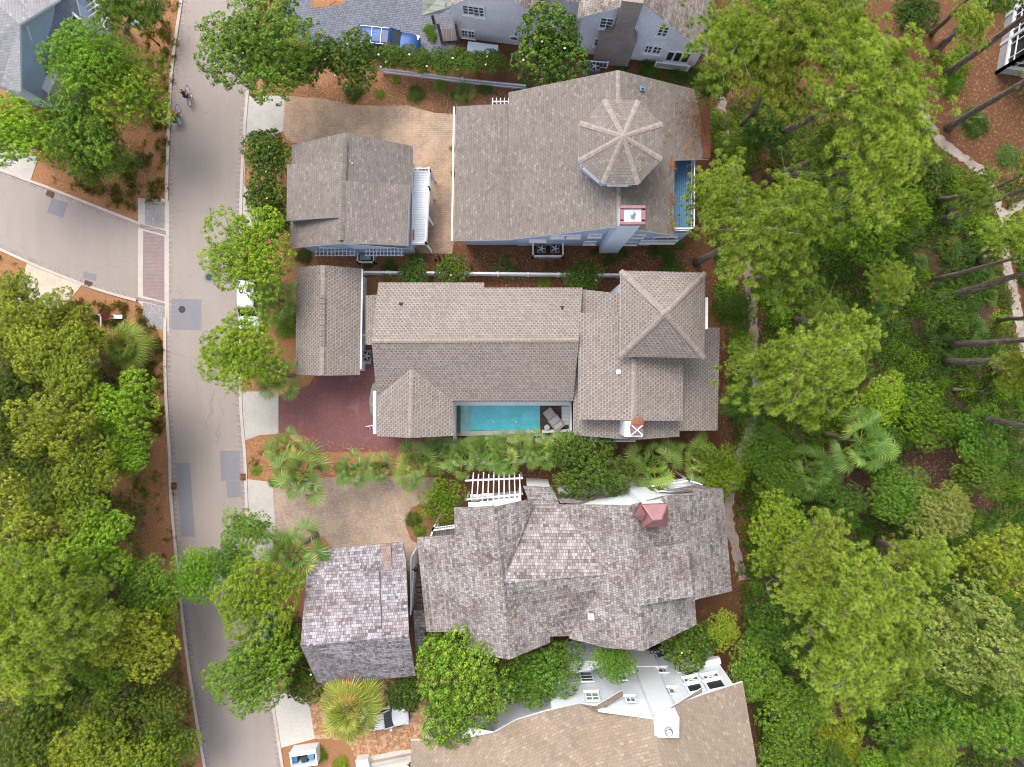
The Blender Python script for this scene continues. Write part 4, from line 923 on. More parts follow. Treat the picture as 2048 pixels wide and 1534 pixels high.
# ---- white house with the tan roof (bottom)
HD = empty('house', W(1180, 1450, 0), 0, 'tall white clapboard house with tan shingle roof and a broad white chimney', 'house')
ev = [(821.6, 1481, 8.6), (925, 1477.5, 8.6), (988, 1465, 9.7), (1033, 1440, 9.0), (1089, 1423, 9.4), (1158, 1407, 8.7), (1192, 1412.5, 9.15), (1197, 1424, 10.0), (1306, 1439, 11.0), (1343, 1414, 10.2), (1357, 1407, 9.8), (1404, 1390, 9.3), (1485.7, 1364, 8.6)]
back = [(1512, 1640, 8.7), (1255, 1640, 12.5), (1250, 1640, 12.5), (1010, 1640, 12), (821, 1640, 8.6)]
Rf = [ev[:3] + [(1010, 1640, 12), (821, 1640, 8.6)], ev[2:6] + [(1200, 1560, 13), (1200, 1640, 13), (1010, 1640, 12)], ev[5:9] + [(1330, 1560, 12.8), (1330, 1640, 12.8), (1200, 1640, 13), (1200, 1560, 13)],
      ev[8:] + [(1512, 1519, 8.9), (1518, 1640, 8.9), (1330, 1640, 12.8), (1330, 1560, 12.8)]]
Rf.append([(821, 1640, 8.6), (1010, 1640, 12), (1200, 1640, 13), (1330, 1640, 12.8), (1518, 1640, 8.9), (1480, 1880, 7.6), (835, 1880, 7.6)])
FD, trD = piece(HD, Rf, roof='shingle_tan', wall='siding_white', walls=False)
w = MB(); n0 = W(1150, 1410, 10).y - .35
wall_ring(w, [Vector(p) for p in ((-7.9, -30.9), (-2.0, -30.6), (-1.6, -28.2), (2.6, -26.8), (2.6, -25.5), (9.7, -25.4), (12.0, -25.3), (13.2, -24.85), (16.6, -24.1), (17.9, -30.0), (17, -42), (-7.9, -42))], trD, 0, .16, default=8.8); w.build('wall', M['siding_white'], HD)
# steep gable cheeks
for f, wl_ in (([(1191, 1412.5, 9.9), (1244, 1381, 8.6), (1247, 1391.6, 8.2), (1197, 1424, 9.5)], 1), ([(1343, 1414, 10.3), (1404, 1376, 9.2), (1404, 1386, 9.0), (1357, 1407, 10.1)], 1)):
    piece(HD, [f], .05, 7.5, 'shingle_tan', 'siding_white', walls=False, name='gable_roof', t=.12)
for f in ([(925, 1452.5, 8.8), (988, 1464.7, 9.9), (925, 1477.5, 8.8)],):
    piece(HD, [f], .05, 0, 'siding_white', 'siding_white', walls=False, name='gable_wall', t=.1)
A, B = (2.6, -25.4), (13, -25.15)
window(HD, A, B, 1162, 1345, 1184, 1364, 1, 3); window(HD, A, B, 1173, 1386, 1196, 1402, 2, 2, pane='pane_green'); window(HD, A, B, 1237, 1352, 1252, 1361, 2, 1)
window(HD, A, B, 1253, 1395, 1269, 1405, 2, 1, pane='pane_green'); window(HD, A, B, 1317, 1337, 1335, 1346, 2, 1); window(HD, A, B, 1339, 1377, 1358, 1388, 2, 1, pane='pane_green')
A, B = (13.2, -24.78), (16.6, -24.03)
window(HD, A, B, 1356, 1326, 1382, 1343, 1, 1, pane='screen', fw=.16); window(HD, A, B, 1389, 1318, 1420, 1334, 1, 1, pane='screen', fw=.16)
window(HD, A, B, 1369, 1356, 1396, 1364, 1, 1, pane='screen', xbrace=True, fw=.14); window(HD, A, B, 1407, 1350, 1437, 1358, 1, 1, pane='screen', xbrace=True, fw=.14)
window(HD, A, B, 1376, 1369, 1404, 1384, 1, 1, pane='screen', fw=.16); window(HD, A, B, 1414, 1362, 1448, 1379, 1, 1, pane='screen', fw=.16)
b = MB(); b.box((14.9, -24.25, 4.1), (3.7, .5, .5), R(12)); b.build('porch_beam', M['white_trim'], HD)
b = MB(); b.box((10.75, -25.6, 5.75), (1.75, 1.5, 11.5)); b.box((10.75, -25.3, 1.6), (2.3, 1.0, 3.2)); chD = b.build('chimney', M['white'], HD)
b = MB(); p = W(1337, 1462, 11.6); b.lathe((p.x, p.y, 11.5), [(.3, 0), (.3, .28), (.24, .3), (.24, .05), (.001, .05)], 20); b.build('flue_pipe', M['metal'], chD)
b = MB(); b.lathe((p.x, p.y - .02, 11.75), [(.2, 0), (.2, .12), (.12, .2), (.001, .22)], 16); b.build('flue_cowl', M['white'], chD)
# low white hood roofs on the north side
piece(HD, [[(1130, 1330, 4.8), (1212, 1315, 4.8), (1214, 1334, 5.4), (1133, 1350, 5.4)]], .1, 0, 'deck_white', 'siding_white', name='lean_to_roof', t=.1)
balcony(HD, [(850, 1446), (905, 1432), (925, 1462), (868, 1478)], 4.2, 'balcony', (0, 3))
EQ = empty('air_conditioner', W(1311, 1299, 0), .2, 'cluttered outdoor equipment with a pale wheel-like fan beside the broad white chimney', 'air conditioner'); b = MB()
b.box((0, 0, .35), (1.1, .8, .7)); b.box((.9, -.15, .4), (.5, .6, .8)); b.build('casing', M['dark_metal'], EQ, local=True); b = MB()
b.lathe((-.3, -.25, .7), [(.3, 0), (.3, .06), (.001, .06)], 18); b.build('fan_ring', M['metal'], EQ, local=True); b = MB()
for k in range(6): b.tube([(-.5 + k * .25, .2, .75), (-.45 + k * .27, .35 - .1 * (k % 3), .95), (-.4 + k * .3, .1, .8)], .04, 6)
b.build('pipes', M['white'], EQ, local=True)

# ---- white shingled house with brick chimney (top)
HE = empty('house', W(1150, 60, 0), 0, 'white shingled house with twin gables, brown shake roof and a tall brick chimney', 'house')
dE = Vector((.9917, -.1285, 0)); nE = Vector((.1285, .9917, 0)); oE = Vector((-5.1, 28.95, 0))
def E(s, d, z): p = oE + dE * s + nE * d; return Vector((p.x, p.y, z))
def gable(s0, sa, s1, z0, za, z1, depth, f=.35):
    F = [[E(sa, -f, za), E(sa, depth, za), E(s0, depth, z0), E(s0, -f, z0)], [E(sa, -f, za), E(s1, -f, z1), E(s1, depth, z1), E(sa, depth, za)]]
    F = [ccw(q) for q in F]; b = MB(); t = Vector((0, 0, .2))
    for q in F: b.face(q, 0); b.face([p - t for p in q][::-1], 1)
    _, bd = outline(F)
    for p, q in bd: b.face([p - t, q - t, q, p], 1)
    b.build('roof', [M['shake_brown'], M['blue_white']], HE); tr = [x for q in F for x in fan_tris(q)]; w = MB()
    wall_ring(w, [Vector((E(s, d, 0).x, E(s, d, 0).y)) for s, d in ((s0 + .4, 0), (s1 - .4, 0), (s1 - .4, depth - .5), (s0 + .4, depth - .5))], tr, 0); w.build('wall', M['wall_shingle'], HE)
gable(-.6, 3.6, 7.1, 5.4, 9.0, 5.75, 12); gable(9.9, 14.2, 21.0, 6.3, 9.8, 3.1, 12)
F = [ccw([E(3.6, 3.6, 8.9), E(15, 3.6, 8.9), E(11, .9, 6.4), E(6.4, .9, 6.0)])]; b = MB()
for q in F: b.face(q, 0)
b.face([E(3.6, 3.6, 8.9), E(15, 3.6, 8.9), E(15, 9, 7), E(3.6, 9, 7)][::-1], 0); b.build('roof', M['shake_brown'], HE)
b = MB(); P, Q = E(6.2, 1.2, 0), E(11, 1.2, 0); b.face([P, Q, Q + Vector((0, 0, 6.2)), P + Vector((0, 0, 6.2))]); b.build('wall', M['wall_shingle'], HE)
A, B = E(0, 0, 0), E(20, 0, 0)
for r in ((927, 10, 946, 27, 2, 3), (949, 13, 967, 31, 2, 3), (1048, 25, 1065, 44, 2, 3), (1201, 35, 1225, 55, 2, 3), (1317, 52, 1335, 71, 2, 3)): window(HE, A, B, *r)
for r in ((925, 59, 934, 72), (938, 61, 948, 74), (1190, 77, 1202, 90), (1206, 79, 1219, 92), (1291, 90, 1303, 104), (1307, 92, 1321, 106)): window(HE, A, B, *r, 2, 2)
for r in ((1334, 102, 1346, 120), (1349, 103, 1362, 122), (1365, 105, 1378, 124)): window(HE, A, B, *r, 1, 1, pane='screen')
c = on_wall(1028, 76, A, B); T = frame_at(A, B, c); b = MB(); b.T = T @ Matrix.Rotation(R(-90), 4, 'X'); b.lathe((0, 0, 0), [(.42, 0), (.42, .08), (.3, .08), (.3, .03)], 20)
ov = b.build('oval_window', M['white_trim'], HE); b = MB(); b.T = T @ Matrix.Rotation(R(-90), 4, 'X'); b.lathe((0, 0, .0), [(.3, 0), (.3, .03), (.001, .03)], 20); b.build('pane', M['pane'], ov)
b = MB(); a, c = E(17.2, -.55, .0), E(20.0, -.55, .0)
railing(b, a + Vector((0, 0, .3)), c + Vector((0, 0, .3)), 1.0, .13); b.build('door_railing', M['white_trim'], HE)
M['brick'] = mat_brick('chimney_bricks', srgb('a08a7e'), srgb('86726a'), srgb('b5ada7'), .24, .08, .014, .3, .5, uv=True, fine=.3)
b = MB()
prof = [(11.9, 0), (14.9, 0), (14.9, 4.6), (14.4, 5.5), (14.4, 10.3), (12.9, 10.3), (12.9, 5.5), (11.9, 4.4)]
fr = [E(s, -.75, z) for s, z in prof]; bk = [E(s, .3, z) for s, z in prof]
b.face(fr); 
for i in range(len(fr)): j = (i + 1) % len(fr); b.face([fr[j], fr[i], bk[i], bk[j]])
b.build('brick_chimney', M['brick'], HE)
M['patina'] = mat_brick('patina_tin', srgb('a7b3ac'), srgb('b0a894'), srgb('6f7d78'), 6, .42, .02, .2, .4, uv=True, c3=srgb('a2713c'), fine=.2, rough=.5)
piece(HE, [[(846, -20, 4.6), (893, -20, 4.6), (912, 10, 4.2), (880, 27, 3.5), (843, 31, 3.4)]], .5, 0, 'patina', 'white', 'blue_white', name='porch_roof', t=.15, walls=False)
b = MB()
for x, y in ((884, 84), (868, 45), (918, 84)): p = W(x, y, 0); b.bar((p.x, p.y, 0), (p.x, p.y, 3.3), .2)
p, q = W(884, 84), W(917, 78); b.prism([(v.x, v.y) for v in WP([(882, 64), (916, 60), (920, 84), (884, 87)])], 0, .35); b.build('porch_floor', M['deck_wood'], HE)
b = MB(); b.box((W(965, 98, .9).x, W(965, 98, .9).y, .5), (2.6, .9, 1.0), -.13); b.build('bin_screen', M['blue_white'], HE)
condenser(1190, 132, 'round-fan air conditioner in a niche under the twin-gabled white house', .85, .8)
b = MB(); a, c = W(1170, 120, 1.2), W(1216, 124, 1.2); railing(b, Vector((a.x, a.y, 0)), Vector((c.x, c.y, 0)), 1.1, .3); tag(b.build('slatted_screen', M['blue_white']), 'white post-and-rail screen round the condenser of the twin-gabled house', 'fence')
# ---- pale-roofed blue house (top corner by the street)
HF = empty('house', W(20, 100, 0), 0, 'blue house with pale grey roof and white-trimmed bay, by the street lamp', 'house')
kF = dict(wall='siding_light', trim='blue_white')
piece(HF, [[(38.6, 48, 9.0), (118, 0, 6.6), (140, -90, 6.6), (-80, -60, 11.0)], [(38.6, 48, 9.0), (-80, -60, 11.0), (-120, 130, 8), (0, 172, 6.7), (41.7, 186.4, 6.5)]], roof='shingle_pale', over=.5, **kF)
piece(HF, [[(42, 118, 6.4), (90, 20, 6.4), (122, -20, 6.4), (150, -10, 5.0), (163, 45, 4.4), (128, 106, 4.3), (84, 164, 4.2), (42, 157, 4.6)]], roof='shingle_blue', over=.15, **kF)
piece(HF, [[(72, 168, 4.35), (92, 128, 4.35), (122, 132, 4.0), (97, 187, 4.0)]], roof='deck_white', over=.1, z0=2.2, name='dormer_roof', wall='siding_white', trim='white_trim', t=.12)
for c, wv in (((79, 155), .5), ((87, 139), .5)):
    b = MB(); p = W(*c, 4.36); b.box((p.x, p.y, 4.3), (.22, .62, .2), -.42); b.build('clerestory', M['pane'], HF)
def flat_win(parent, px, py, z, w, h, rz, tilt, cols, rows):
    T = Matrix.Translation(W(px, py, z)) @ Matrix.Rotation(rz, 4, 'Z') @ Matrix.Rotation(tilt, 4, 'X'); b = MB(); b.T = T
    for s in (-1, 1): b.box((s * (w / 2 + .08), 0, 0), (.16, h + .32, .12)); b.box((0, s * (h / 2 + .08), 0), (w, .16, .12))
    for k in range(1, cols): b.box((-w / 2 + w * k / cols, 0, .02), (.05, h, .05))
    for k in range(1, rows): b.box((0, -h / 2 + h * k / rows, .02), (w, .05, .05))
    f = b.build('window', M['white_trim'], parent); b = MB(); b.T = T; b.box((0, 0, -.02), (w, h, .06)); b.build('pane', M['pane'], f)
flat_win(HF, 124, 161, 2.0, 1.0, .95, R(-32), R(35), 2, 2); flat_win(HF, 141, 43, 4.9, 1.1, 1.2, R(-42), R(20), 2, 2); flat_win(HF, 47, 58, 7.4, .8, .9, R(-35), R(55), 1, 1)
PF = empty('pergola', W(180, 30, 0), R(-40), 'white slatted pergola frames beside the blue pale-roofed house', 'pergola'); b = MB()
for k in range(7): b.bar(W(133 + k * 7, -6 + k * 7, 3.2), W(158 + k * 8, -26 + k * 7, 3.2), .1, .12)
for a, c in (((128, -4), (180, 48)), ((162, -28), (218, 40)), ((198, 58), (217, 38)), ((196, 46), (214, 58)), ((204, 36), (205, 58))): b.bar(W(*a, 3.1), W(*c, 3.1), .12, .14)
for x, y in ((178, 46), (216, 40), (199, 58)): p = W(x, y, 3.1); b.bar((p.x, p.y, 0), p, .12)
b.build('frame', M['white_trim'], PF)
PF.rotation_euler = (0, 0, 0)
# ---- screened porch house (top right corner)
HG = empty('house', W(2040, 90, 0), 0, 'white porch house with large dark screens and louvred base among the pines', 'house')
a0 = W(1992, 146); wx, wy0 = a0.x, a0.y
ptsG = [(wx, wy0), (wx + 9, wy0 - 1.2), (wx + 10.5, wy0 + 9), (wx + 1.5, wy0 + 9.6)]
b = MB(); b.prism(ptsG, 0, 1.1); b.build('louvred_base', mat_brick('louvres', srgb('c9ccd0'), srgb('bfc3c8'), srgb('6d7177'), 6, .12, .02, .1, 1, uv=True), HG)
b = MB(); b.prism([(p[0] + .12, p[1] + (.1 if i < 2 else -.1)) for i, p in enumerate(ptsG)], 1.1, 6.6); b.build('screen', M['screen'], HG)
for i, n in ((3, 4), (0, 4)):
    A = Vector((*ptsG[i], 0)); B = Vector((*ptsG[(i + 1) % 4], 0)); b = MB()
    for z in (1.2, 3.6, 3.9, 6.4): b.bar(A + Vector((0, 0, z)), B + Vector((0, 0, z)), .2, .22)
    for z in (2.1, 4.9): b.bar(A + Vector((0, 0, z)), B + Vector((0, 0, z)), .08, .08)
    for k in range(n + 1): p = A.lerp(B, k / n); b.bar(p, p + Vector((0, 0, 6.5)), .22, .22)
    for k in range(2 * n): p = A.lerp(B, (k + .5) / (2 * n)); b.bar(p + Vector((0, 0, 1.2)), p + Vector((0, 0, 6.4)), .07, .07)
    b.build('screen_frame', M['white_trim'], HG)
b = MB(); b.prism([(p[0] + (.3 if i in (0, 3) else -.3), p[1] + (.3 if i < 2 else -.3)) for i, p in enumerate(ptsG)], 6.6, 6.8); b.build('roof', M['shingle_grey'], HG)
a0 = W(1945, 22); b = MB()
b.prism([(a0.x + .0, a0.y), (a0.x + 4.2, a0.y + 1.1), (a0.x + 4.2, a0.y + 5), (a0.x, a0.y + 5)], 0, 1.2); b.build('porch_steps', M['white'], HG)
# boardwalk
BW = empty('boardwalk', W(1665, 112, 0), 0, 'grey plank footbridge under the pines north of the wood', 'footbridge'); b = MB(); q = [W(x, y, .5) for x, y in ((1626, 88), (1704, 92), (1720, 141), (1652, 133))]
b.prism([(p.x, p.y) for p in q], .3, .5); b.build('planks', mat_brick('grey_planks', srgb('837b7c'), srgb('6a6263'), srgb('352e2e'), 4, .2, .03, .3, .6, rot=R(90)), BW); b = MB()
railing(b, q[2], q[3], .9, .5); railing(b, q[0], q[1], .9, .5); b.build('railing', M['deck_wood'], BW)
# white planter walls with lamps beside the orange drive
def shape(name, px, z, mat, label, cat, z0=0):
    b = MB(); b.prism([(p.x, p.y) for p in WP(px, z)], z0, z); return tag(b.build(name, M[mat]), label, cat)
shape('garden_wall', [(711, 1521), (735, 1519), (741, 1545), (714, 1548)], .9, 'white', 'low white block wall at the foot of the orange brick drive', 'wall')
shape('garden_wall', [(742, 1527), (826, 1510), (828, 1516), (745, 1533)], .5, 'kerb', 'long grey retaining curb below the orange brick drive', 'wall')
# ------------------------------------------------------------------ vegetation
def unit(v): return v / (np.linalg.norm(v, axis=1, keepdims=True) + 1e-9)
def mesh_from(name, V, quads, tint, mats, smooth=False):
    """V (n,3); quads (m,4) or (m,3) int; tint per vertex"""
    me = bpy.data.meshes.new(name); me.vertices.add(len(V)); me.vertices.foreach_set('co', V.astype(np.float32).ravel())
    k = quads.shape[1]; me.loops.add(quads.size); me.loops.foreach_set('vertex_index', quads.astype(np.int32).ravel())
    me.polygons.add(len(quads)); me.polygons.foreach_set('loop_start', np.arange(0, quads.size, k, dtype=np.int32)); me.polygons.foreach_set('loop_total', np.full(len(quads), k, dtype=np.int32))
    a = me.attributes.new('tint', 'FLOAT', 'POINT'); a.data.foreach_set('value', tint.astype(np.float32))
    for m in mats: me.materials.append(m)
    me.update(calc_edges=True); return me
def leaf_quads(rng, C, Nn, size, aspect, tint):
    """a folded diamond leaf at every centre"""
    n = len(C); T = unit(np.cross(Nn, rng.normal(size=(n, 3)))); Bn = np.cross(Nn, T); s = size[:, None]
    V = np.stack([C - T * s * .5, C + Bn * s * aspect * .5 , C + T * s * .5 - Nn * s * .12, C - Bn * s * aspect * .5], 1).reshape(-1, 3)
    return V, np.arange(4 * n).reshape(n, 4), np.repeat(tint, 4)
def sph(rng, n, zmin=-1.0):
    z = rng.uniform(zmin, 1, n); a = rng.uniform(0, 2 * np.pi, n); r = np.sqrt(np.maximum(0, 1 - z * z))
    return np.stack([r * np.cos(a), r * np.sin(a), z], 1)
def limb_mesh(name, segs, mat):
    b = MB()
    for pts, rad in segs: b.tube(pts, rad, 5, 0, False)
    me = bpy.data.meshes.new(name); me.from_pydata([tuple(v) for v in b.v], [], b.f); me.materials.append(mat); me.update(); return me
def curve(p0, p1, sag, rng, n=4):
    out = []; j = rng.normal(size=3) * .08 * np.linalg.norm(p1 - p0)
    for i in range(n + 1):
        t = i / n; p = p0 + (p1 - p0) * t + (np.array([0, 0, sag]) + j) * math.sin(math.pi * t); out.append(tuple(p))
    return out
def broad_crown(seed, Rr=4.0, flat=.62, lobes=11, puffs=30, leaves=30, leaf=.17, asp=.55, lobe_r=.3, puff=.075, ragged=.1, gap=1.0):
    """billows of small leafy puffs over open limbs: leaves sit on the shell of every puff, so each puff takes the light for itself"""
    rng = np.random.default_rng(seed); L = []; ex = rng.uniform(.88, 1.0); ey = rng.uniform(.88, 1.0)
    for i in range(lobes):
        a = i * 2.399 + rng.uniform(-.35, .35); r0 = Rr * lobe_r * rng.uniform(.6, 1.25); rr = (Rr - r0 * .9) * math.sqrt((i + .3) / lobes) * rng.uniform(.82, 1.08)
        zz = Rr * flat * (1 - (rr / Rr) ** 2) * .8 * rng.uniform(.6, 1.1) + Rr * rng.uniform(-.12, .12) * gap
        L.append([rr * math.cos(a) * ex, rr * math.sin(a) * ey, zz, r0])
    L = np.array(L); P = []; D = []; T = []
    for x, y, z, r in L:
        k = int(puffs * (r / (Rr * lobe_r)) ** 1.6) + 4; gi = np.arange(k) + .5; zc = 1 - gi / k * 1.25; th = gi * 2.399 + rng.uniform(0, 6); q = np.sqrt(np.maximum(0, 1 - zc * zc))
        d = np.stack([q * np.cos(th), q * np.sin(th), zc], 1) + rng.normal(size=(k, 3)) * .12; dd = unit(d)
        P.append(np.array([x, y, z]) + dd * np.array([1, 1, .72]) * r * rng.uniform(.82, 1.02 + ragged, (k, 1))); D.append(dd); T.append(np.full(k, rng.uniform(-.13, .13)) + rng.uniform(-.12, .16, k))
    k = lobes * 6; p = sph(rng, k, -.3) * Rr * .62 * rng.uniform(.3, 1, (k, 1)); p[:, 2] = p[:, 2] * flat * .5 - Rr * .05; P.append(p); D.append(sph(rng, k, 0)); T.append(rng.uniform(-.25, -.05, k))  # inner fill puffs: shade inside the crown put into a darker leaf tint
    P = np.concatenate(P); D = np.concatenate(D); T = np.concatenate(T); pr = Rr * puff * rng.uniform(.7, 1.25, len(P))
    n = len(P) * leaves; idx = np.repeat(np.arange(len(P)), leaves); sd = unit(rng.normal(size=(n, 3)) + D[idx] * .9 + np.array([0, 0, .35]))
    C = P[idx] + sd * pr[idx][:, None] * rng.uniform(.55, 1.12, (n, 1)); Nn = unit(sd * 1.0 + rng.normal(size=(n, 3)) * .38 + np.array([0, 0, .25]))
    t = np.clip(.46 + T[idx] + rng.normal(size=n) * .15, 0, 1); V, Q, tt = leaf_quads(rng, C, Nn, leaf * rng.uniform(.6, 1.3, n), asp, t); segs = []
    for x, y, z, r in L:
        e = np.array([x, y, z]); s0 = np.array([0, 0, -Rr * .35 + rng.uniform(0, .2)]); segs.append((curve(s0, e, Rr * .05, rng), [Rr * .022, Rr * .018, Rr * .013, Rr * .009, Rr * .005]))
        for _ in range(5):
            d = sph(rng, 1, -.1)[0] * r * rng.uniform(.9, 1.12); segs.append((curve(e * .7 + s0 * .3, e + d, .1, rng, 3), [Rr * .008, Rr * .006, Rr * .004, Rr * .002]))
    return V, Q, tt, segs, -Rr * .35
def needle_tufts(rng, P, D, rad, per, width=.024, tip=.35):
    n = len(P) * per; idx = np.repeat(np.arange(len(P)), per)
    d = unit(rng.normal(size=(n, 3)) + D[idx] * .9); L = rad * rng.uniform(.75, 1.1, n)[:, None]
    side = unit(np.cross(d, rng.normal(size=(n, 3)))) * width * .5; base = P[idx] + d * L * .08; bend = np.array([0, 0, -.12]) * L
    V = np.stack([base - side * .6, base + side * .6, P[idx] + d * L * .6 + side * .8, P[idx] + d * L + bend], 1).reshape(-1, 3)
    Q = np.arange(4 * n).reshape(n, 4); return V, Q, idx
def pine_crown(seed, Rr=4.2, flat=.6, limbs=17, tufts=720, rad=.37, per=120):
    rng = np.random.default_rng(seed); ends = []; segs = []
    for i in range(limbs):
        a = i * 2.399 + rng.uniform(-.4, .4); rr = Rr * math.sqrt((i + .8) / limbs) * rng.uniform(.72, 1.02)
        h = Rr * flat * (1 - (rr / Rr) ** 1.6) * rng.uniform(.75, 1.1) - .3; e = np.array([rr * math.cos(a), rr * math.sin(a), h])
        s0 = np.array([0, 0, h - rr * .42 - .4]); c = curve(s0, e, .25, rng, 5); segs.append((c, list(np.linspace(.085, .022, 6) * (.6 + rr / Rr * .6)))); ends.append((e, s0, c, rr))
    T = []; D = []; tc = []
    w = np.array([e[3] + .8 for e in ends]); w /= w.sum()
    for i, (e, s0, c, rr) in enumerate(ends):
        k = int(tufts * w[i]); br = .55 + rr * .22; lt = rng.uniform(-.12, .12)
        for j in range(k):
            t = min(1.0, rng.beta(2.4, 1.1)); ci = c[min(5, int(t * 5))]; o = rng.normal(size=3) * np.array([br * .62, br * .62, .22]); p = np.array(ci) + o
            T.append(p); d = unit((p - s0 * np.array([1, 1, .5]))[None])[0] * .5 + np.array([0, 0, .8]); D.append(d); tc.append(lt + rng.uniform(-.15, .15))
            if j % 8 == 0: segs.append(([tuple(ci), tuple(np.array(ci) * .45 + p * .55 - np.array([0, 0, .06])), tuple(p)], [.02, .014, .008]))
    T = np.array(T); D = unit(np.array(D)); tc = np.array(tc); kp = []
    for i in range(len(T)):
        if not kp or np.min(np.linalg.norm(T[kp] - T[i], axis=1)) > rad * .72: kp.append(i)
    T, D, tc = T[kp], D[kp], tc[kp]
    V, Q, idx = needle_tufts(rng, T, D, rad, per)
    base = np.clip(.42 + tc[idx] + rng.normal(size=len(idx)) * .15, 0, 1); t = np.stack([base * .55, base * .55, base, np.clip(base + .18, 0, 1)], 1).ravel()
    return V, Q, t, segs, -Rr * .42 - .6
def fan_leaf(rng, base, az, el, pet, rad, nseg=22, spread=R(235), droop=.45, width=.058, tint=.5, costa=0):
    """palmate frond: petiole plus pleated segments that droop at their tips"""
    ca, sa, ce, se = math.cos(az), math.sin(az), math.cos(el), math.sin(el)
    f = np.array([ca * ce, sa * ce, se]); s = np.array([-sa, ca, 0]); u = np.cross(f, s) * -1; u = np.cross(s, f) * -1 if False else np.array([-ca * se, -sa * se, ce])
    base = np.array(base); tipp = base + f * pet - np.array([0, 0, 1]) * pet * .08; V = []; Q = []; T = []
    w = .022; V += [base - s * w, base + s * w, tipp + s * w * .7, tipp - s * w * .7]; Q.append([0, 1, 2, 3]); T += [tint + .25] * 4
    roll = rng.uniform(-.35, .35)
    for k in range(nseg):
        a = -spread / 2 + spread * (k + .5) / nseg; d = f * math.cos(a) + s * math.sin(a); d = d + u * math.sin(a) * roll; L = rad * (1 - .16 * abs(a) / (spread / 2)) * rng.uniform(.9, 1.06)
        d = d / np.linalg.norm(d); pr = np.cross(u, d); mid = tipp + d * L * .58; end = tipp + d * L * .98 - np.array([0, 0, 1]) * L * droop * rng.uniform(.6, 1.3); ww = width * rad
        i = len(V); tt = tint + rng.uniform(-.13, .13); fold = u * ww * (.25 if k % 2 else -.25)
        V += [tipp, mid - pr * ww * .5 + fold, end, mid + pr * ww * .5 - fold]; Q.append([i, i + 1, i + 2, i + 3]); T += [tt - .05, tt, tt + .22, tt]
    return V, Q, T
def palm_crown(seed, leaves=19, pet=1.25, rad=.86, dry=.12, nseg=28, up=.75):
    rng = np.random.default_rng(seed); V = []; Q = []; T = []
    for i in range(leaves):
        az = i * 2.399 + rng.uniform(-.3, .3); t = i / leaves; el = R(80) - t * R(88) * up + rng.uniform(-.15, .15)
        v, q, tt = fan_leaf(rng, (0, 0, .15 - t * .2), az, el, pet * (.45 + .6 * t) * rng.uniform(.85, 1.15), rad * rng.uniform(.85, 1.1), nseg, tint=.45 + rng.uniform(-.18, .2) + (.3 if rng.random() < dry else 0))
        o = len(V); V += v; Q += [[a + o for a in f] for f in q]; T += tt
    return np.array(V), np.array(Q), np.clip(np.array(T), 0, 1)
def shrub_crown(seed, n=2600, leaf=.1, asp=.55, flat=.8, clumps=60, tight=.16):
    rng = np.random.default_rng(seed); d = sph(rng, clumps, -.1); p = d * rng.uniform(.62, .95, (clumps, 1)); p[:, 2] = np.abs(p[:, 2]) * flat
    idx = rng.integers(0, clumps, n); off = rng.normal(size=(n, 3)) * tight; C = p[idx] + off; C[:, 2] = np.maximum(C[:, 2], .03)
    Nn = unit(d[idx] * .7 + rng.normal(size=(n, 3)) * .6 + np.array([0, 0, .6])); t = np.clip(.48 + rng.uniform(-.13, .13, clumps)[idx] + rng.normal(size=n) * .17, 0, 1)
    return leaf_quads(rng, C, Nn, leaf * rng.uniform(.6, 1.3, n), asp, t)
CR = {}
def add_kind(k, fn, nv, mat, bark=None):
    CR[k] = []
    for s in range(nv):
        r = fn(s); V, Q, t = r[0], r[1], r[2]; me = mesh_from('crown', V, Q, t, [M[mat]]); br = None
        if len(r) > 3: br = limb_mesh('branches', r[3], M[bark])
        rad = float(np.percentile(np.hypot(V[:, 0], V[:, 1]), 93)); CR[k].append((me, br, rad, r[4] if len(r) > 4 else 0.0, float(V[:, 2].max())))
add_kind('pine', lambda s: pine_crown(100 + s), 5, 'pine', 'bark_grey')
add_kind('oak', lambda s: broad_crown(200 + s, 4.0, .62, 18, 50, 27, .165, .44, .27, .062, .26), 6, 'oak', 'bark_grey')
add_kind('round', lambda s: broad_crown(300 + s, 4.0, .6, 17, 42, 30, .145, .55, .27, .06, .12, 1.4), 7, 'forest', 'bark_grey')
add_kind('magnolia', lambda s: broad_crown(400 + s, 2.2, .8, 11, 60, 26, .12, .5, .42, .07, .06, .6), 4, 'magnolia', 'bark_grey')
add_kind('palm', lambda s: palm_crown(500 + s), 4, 'palm')
add_kind('palmbig', lambda s: palm_crown(520 + s, 31, 1.15, 1.05, .3, 26, 1.05), 3, 'palm_dry')
add_kind('palmetto', lambda s: palm_crown(540 + s, 13, .5, .55, .15, 18, .8), 4, 'palmetto')
add_kind('shrub', lambda s: shrub_crown(600 + s), 4, 'shrub')
add_kind('clump', lambda s: shrub_crown(620 + s, 1500, .15, .5, .7, 34, .2), 4, 'shrub')
def grass_tuft(seed):
    rng = np.random.default_rng(seed); n = 110; a = rng.uniform(0, 6.28, n); r = rng.uniform(0, .12, n); b0 = np.stack([r * np.cos(a), r * np.sin(a), np.zeros(n)], 1)
    d = unit(np.stack([np.cos(a) * rng.uniform(.3, 1.2, n), np.sin(a) * rng.uniform(.3, 1.2, n), np.ones(n)], 1)); L = rng.uniform(.3, .6, n)[:, None]; sd = unit(np.cross(d, np.array([0, 0, 1.0]))) * .014
    e = b0 + d * L; e2 = e + np.stack([np.cos(a), np.sin(a), -np.ones(n) * .5], 1) * L * .35
    V = np.stack([b0 - sd, b0 + sd, e + sd * .8, e2], 1).reshape(-1, 3); return V, np.arange(4 * n).reshape(n, 4), np.repeat(rng.uniform(0, 1, n), 4)
add_kind('grass', lambda s: grass_tuft(640 + s), 3, 'grass')
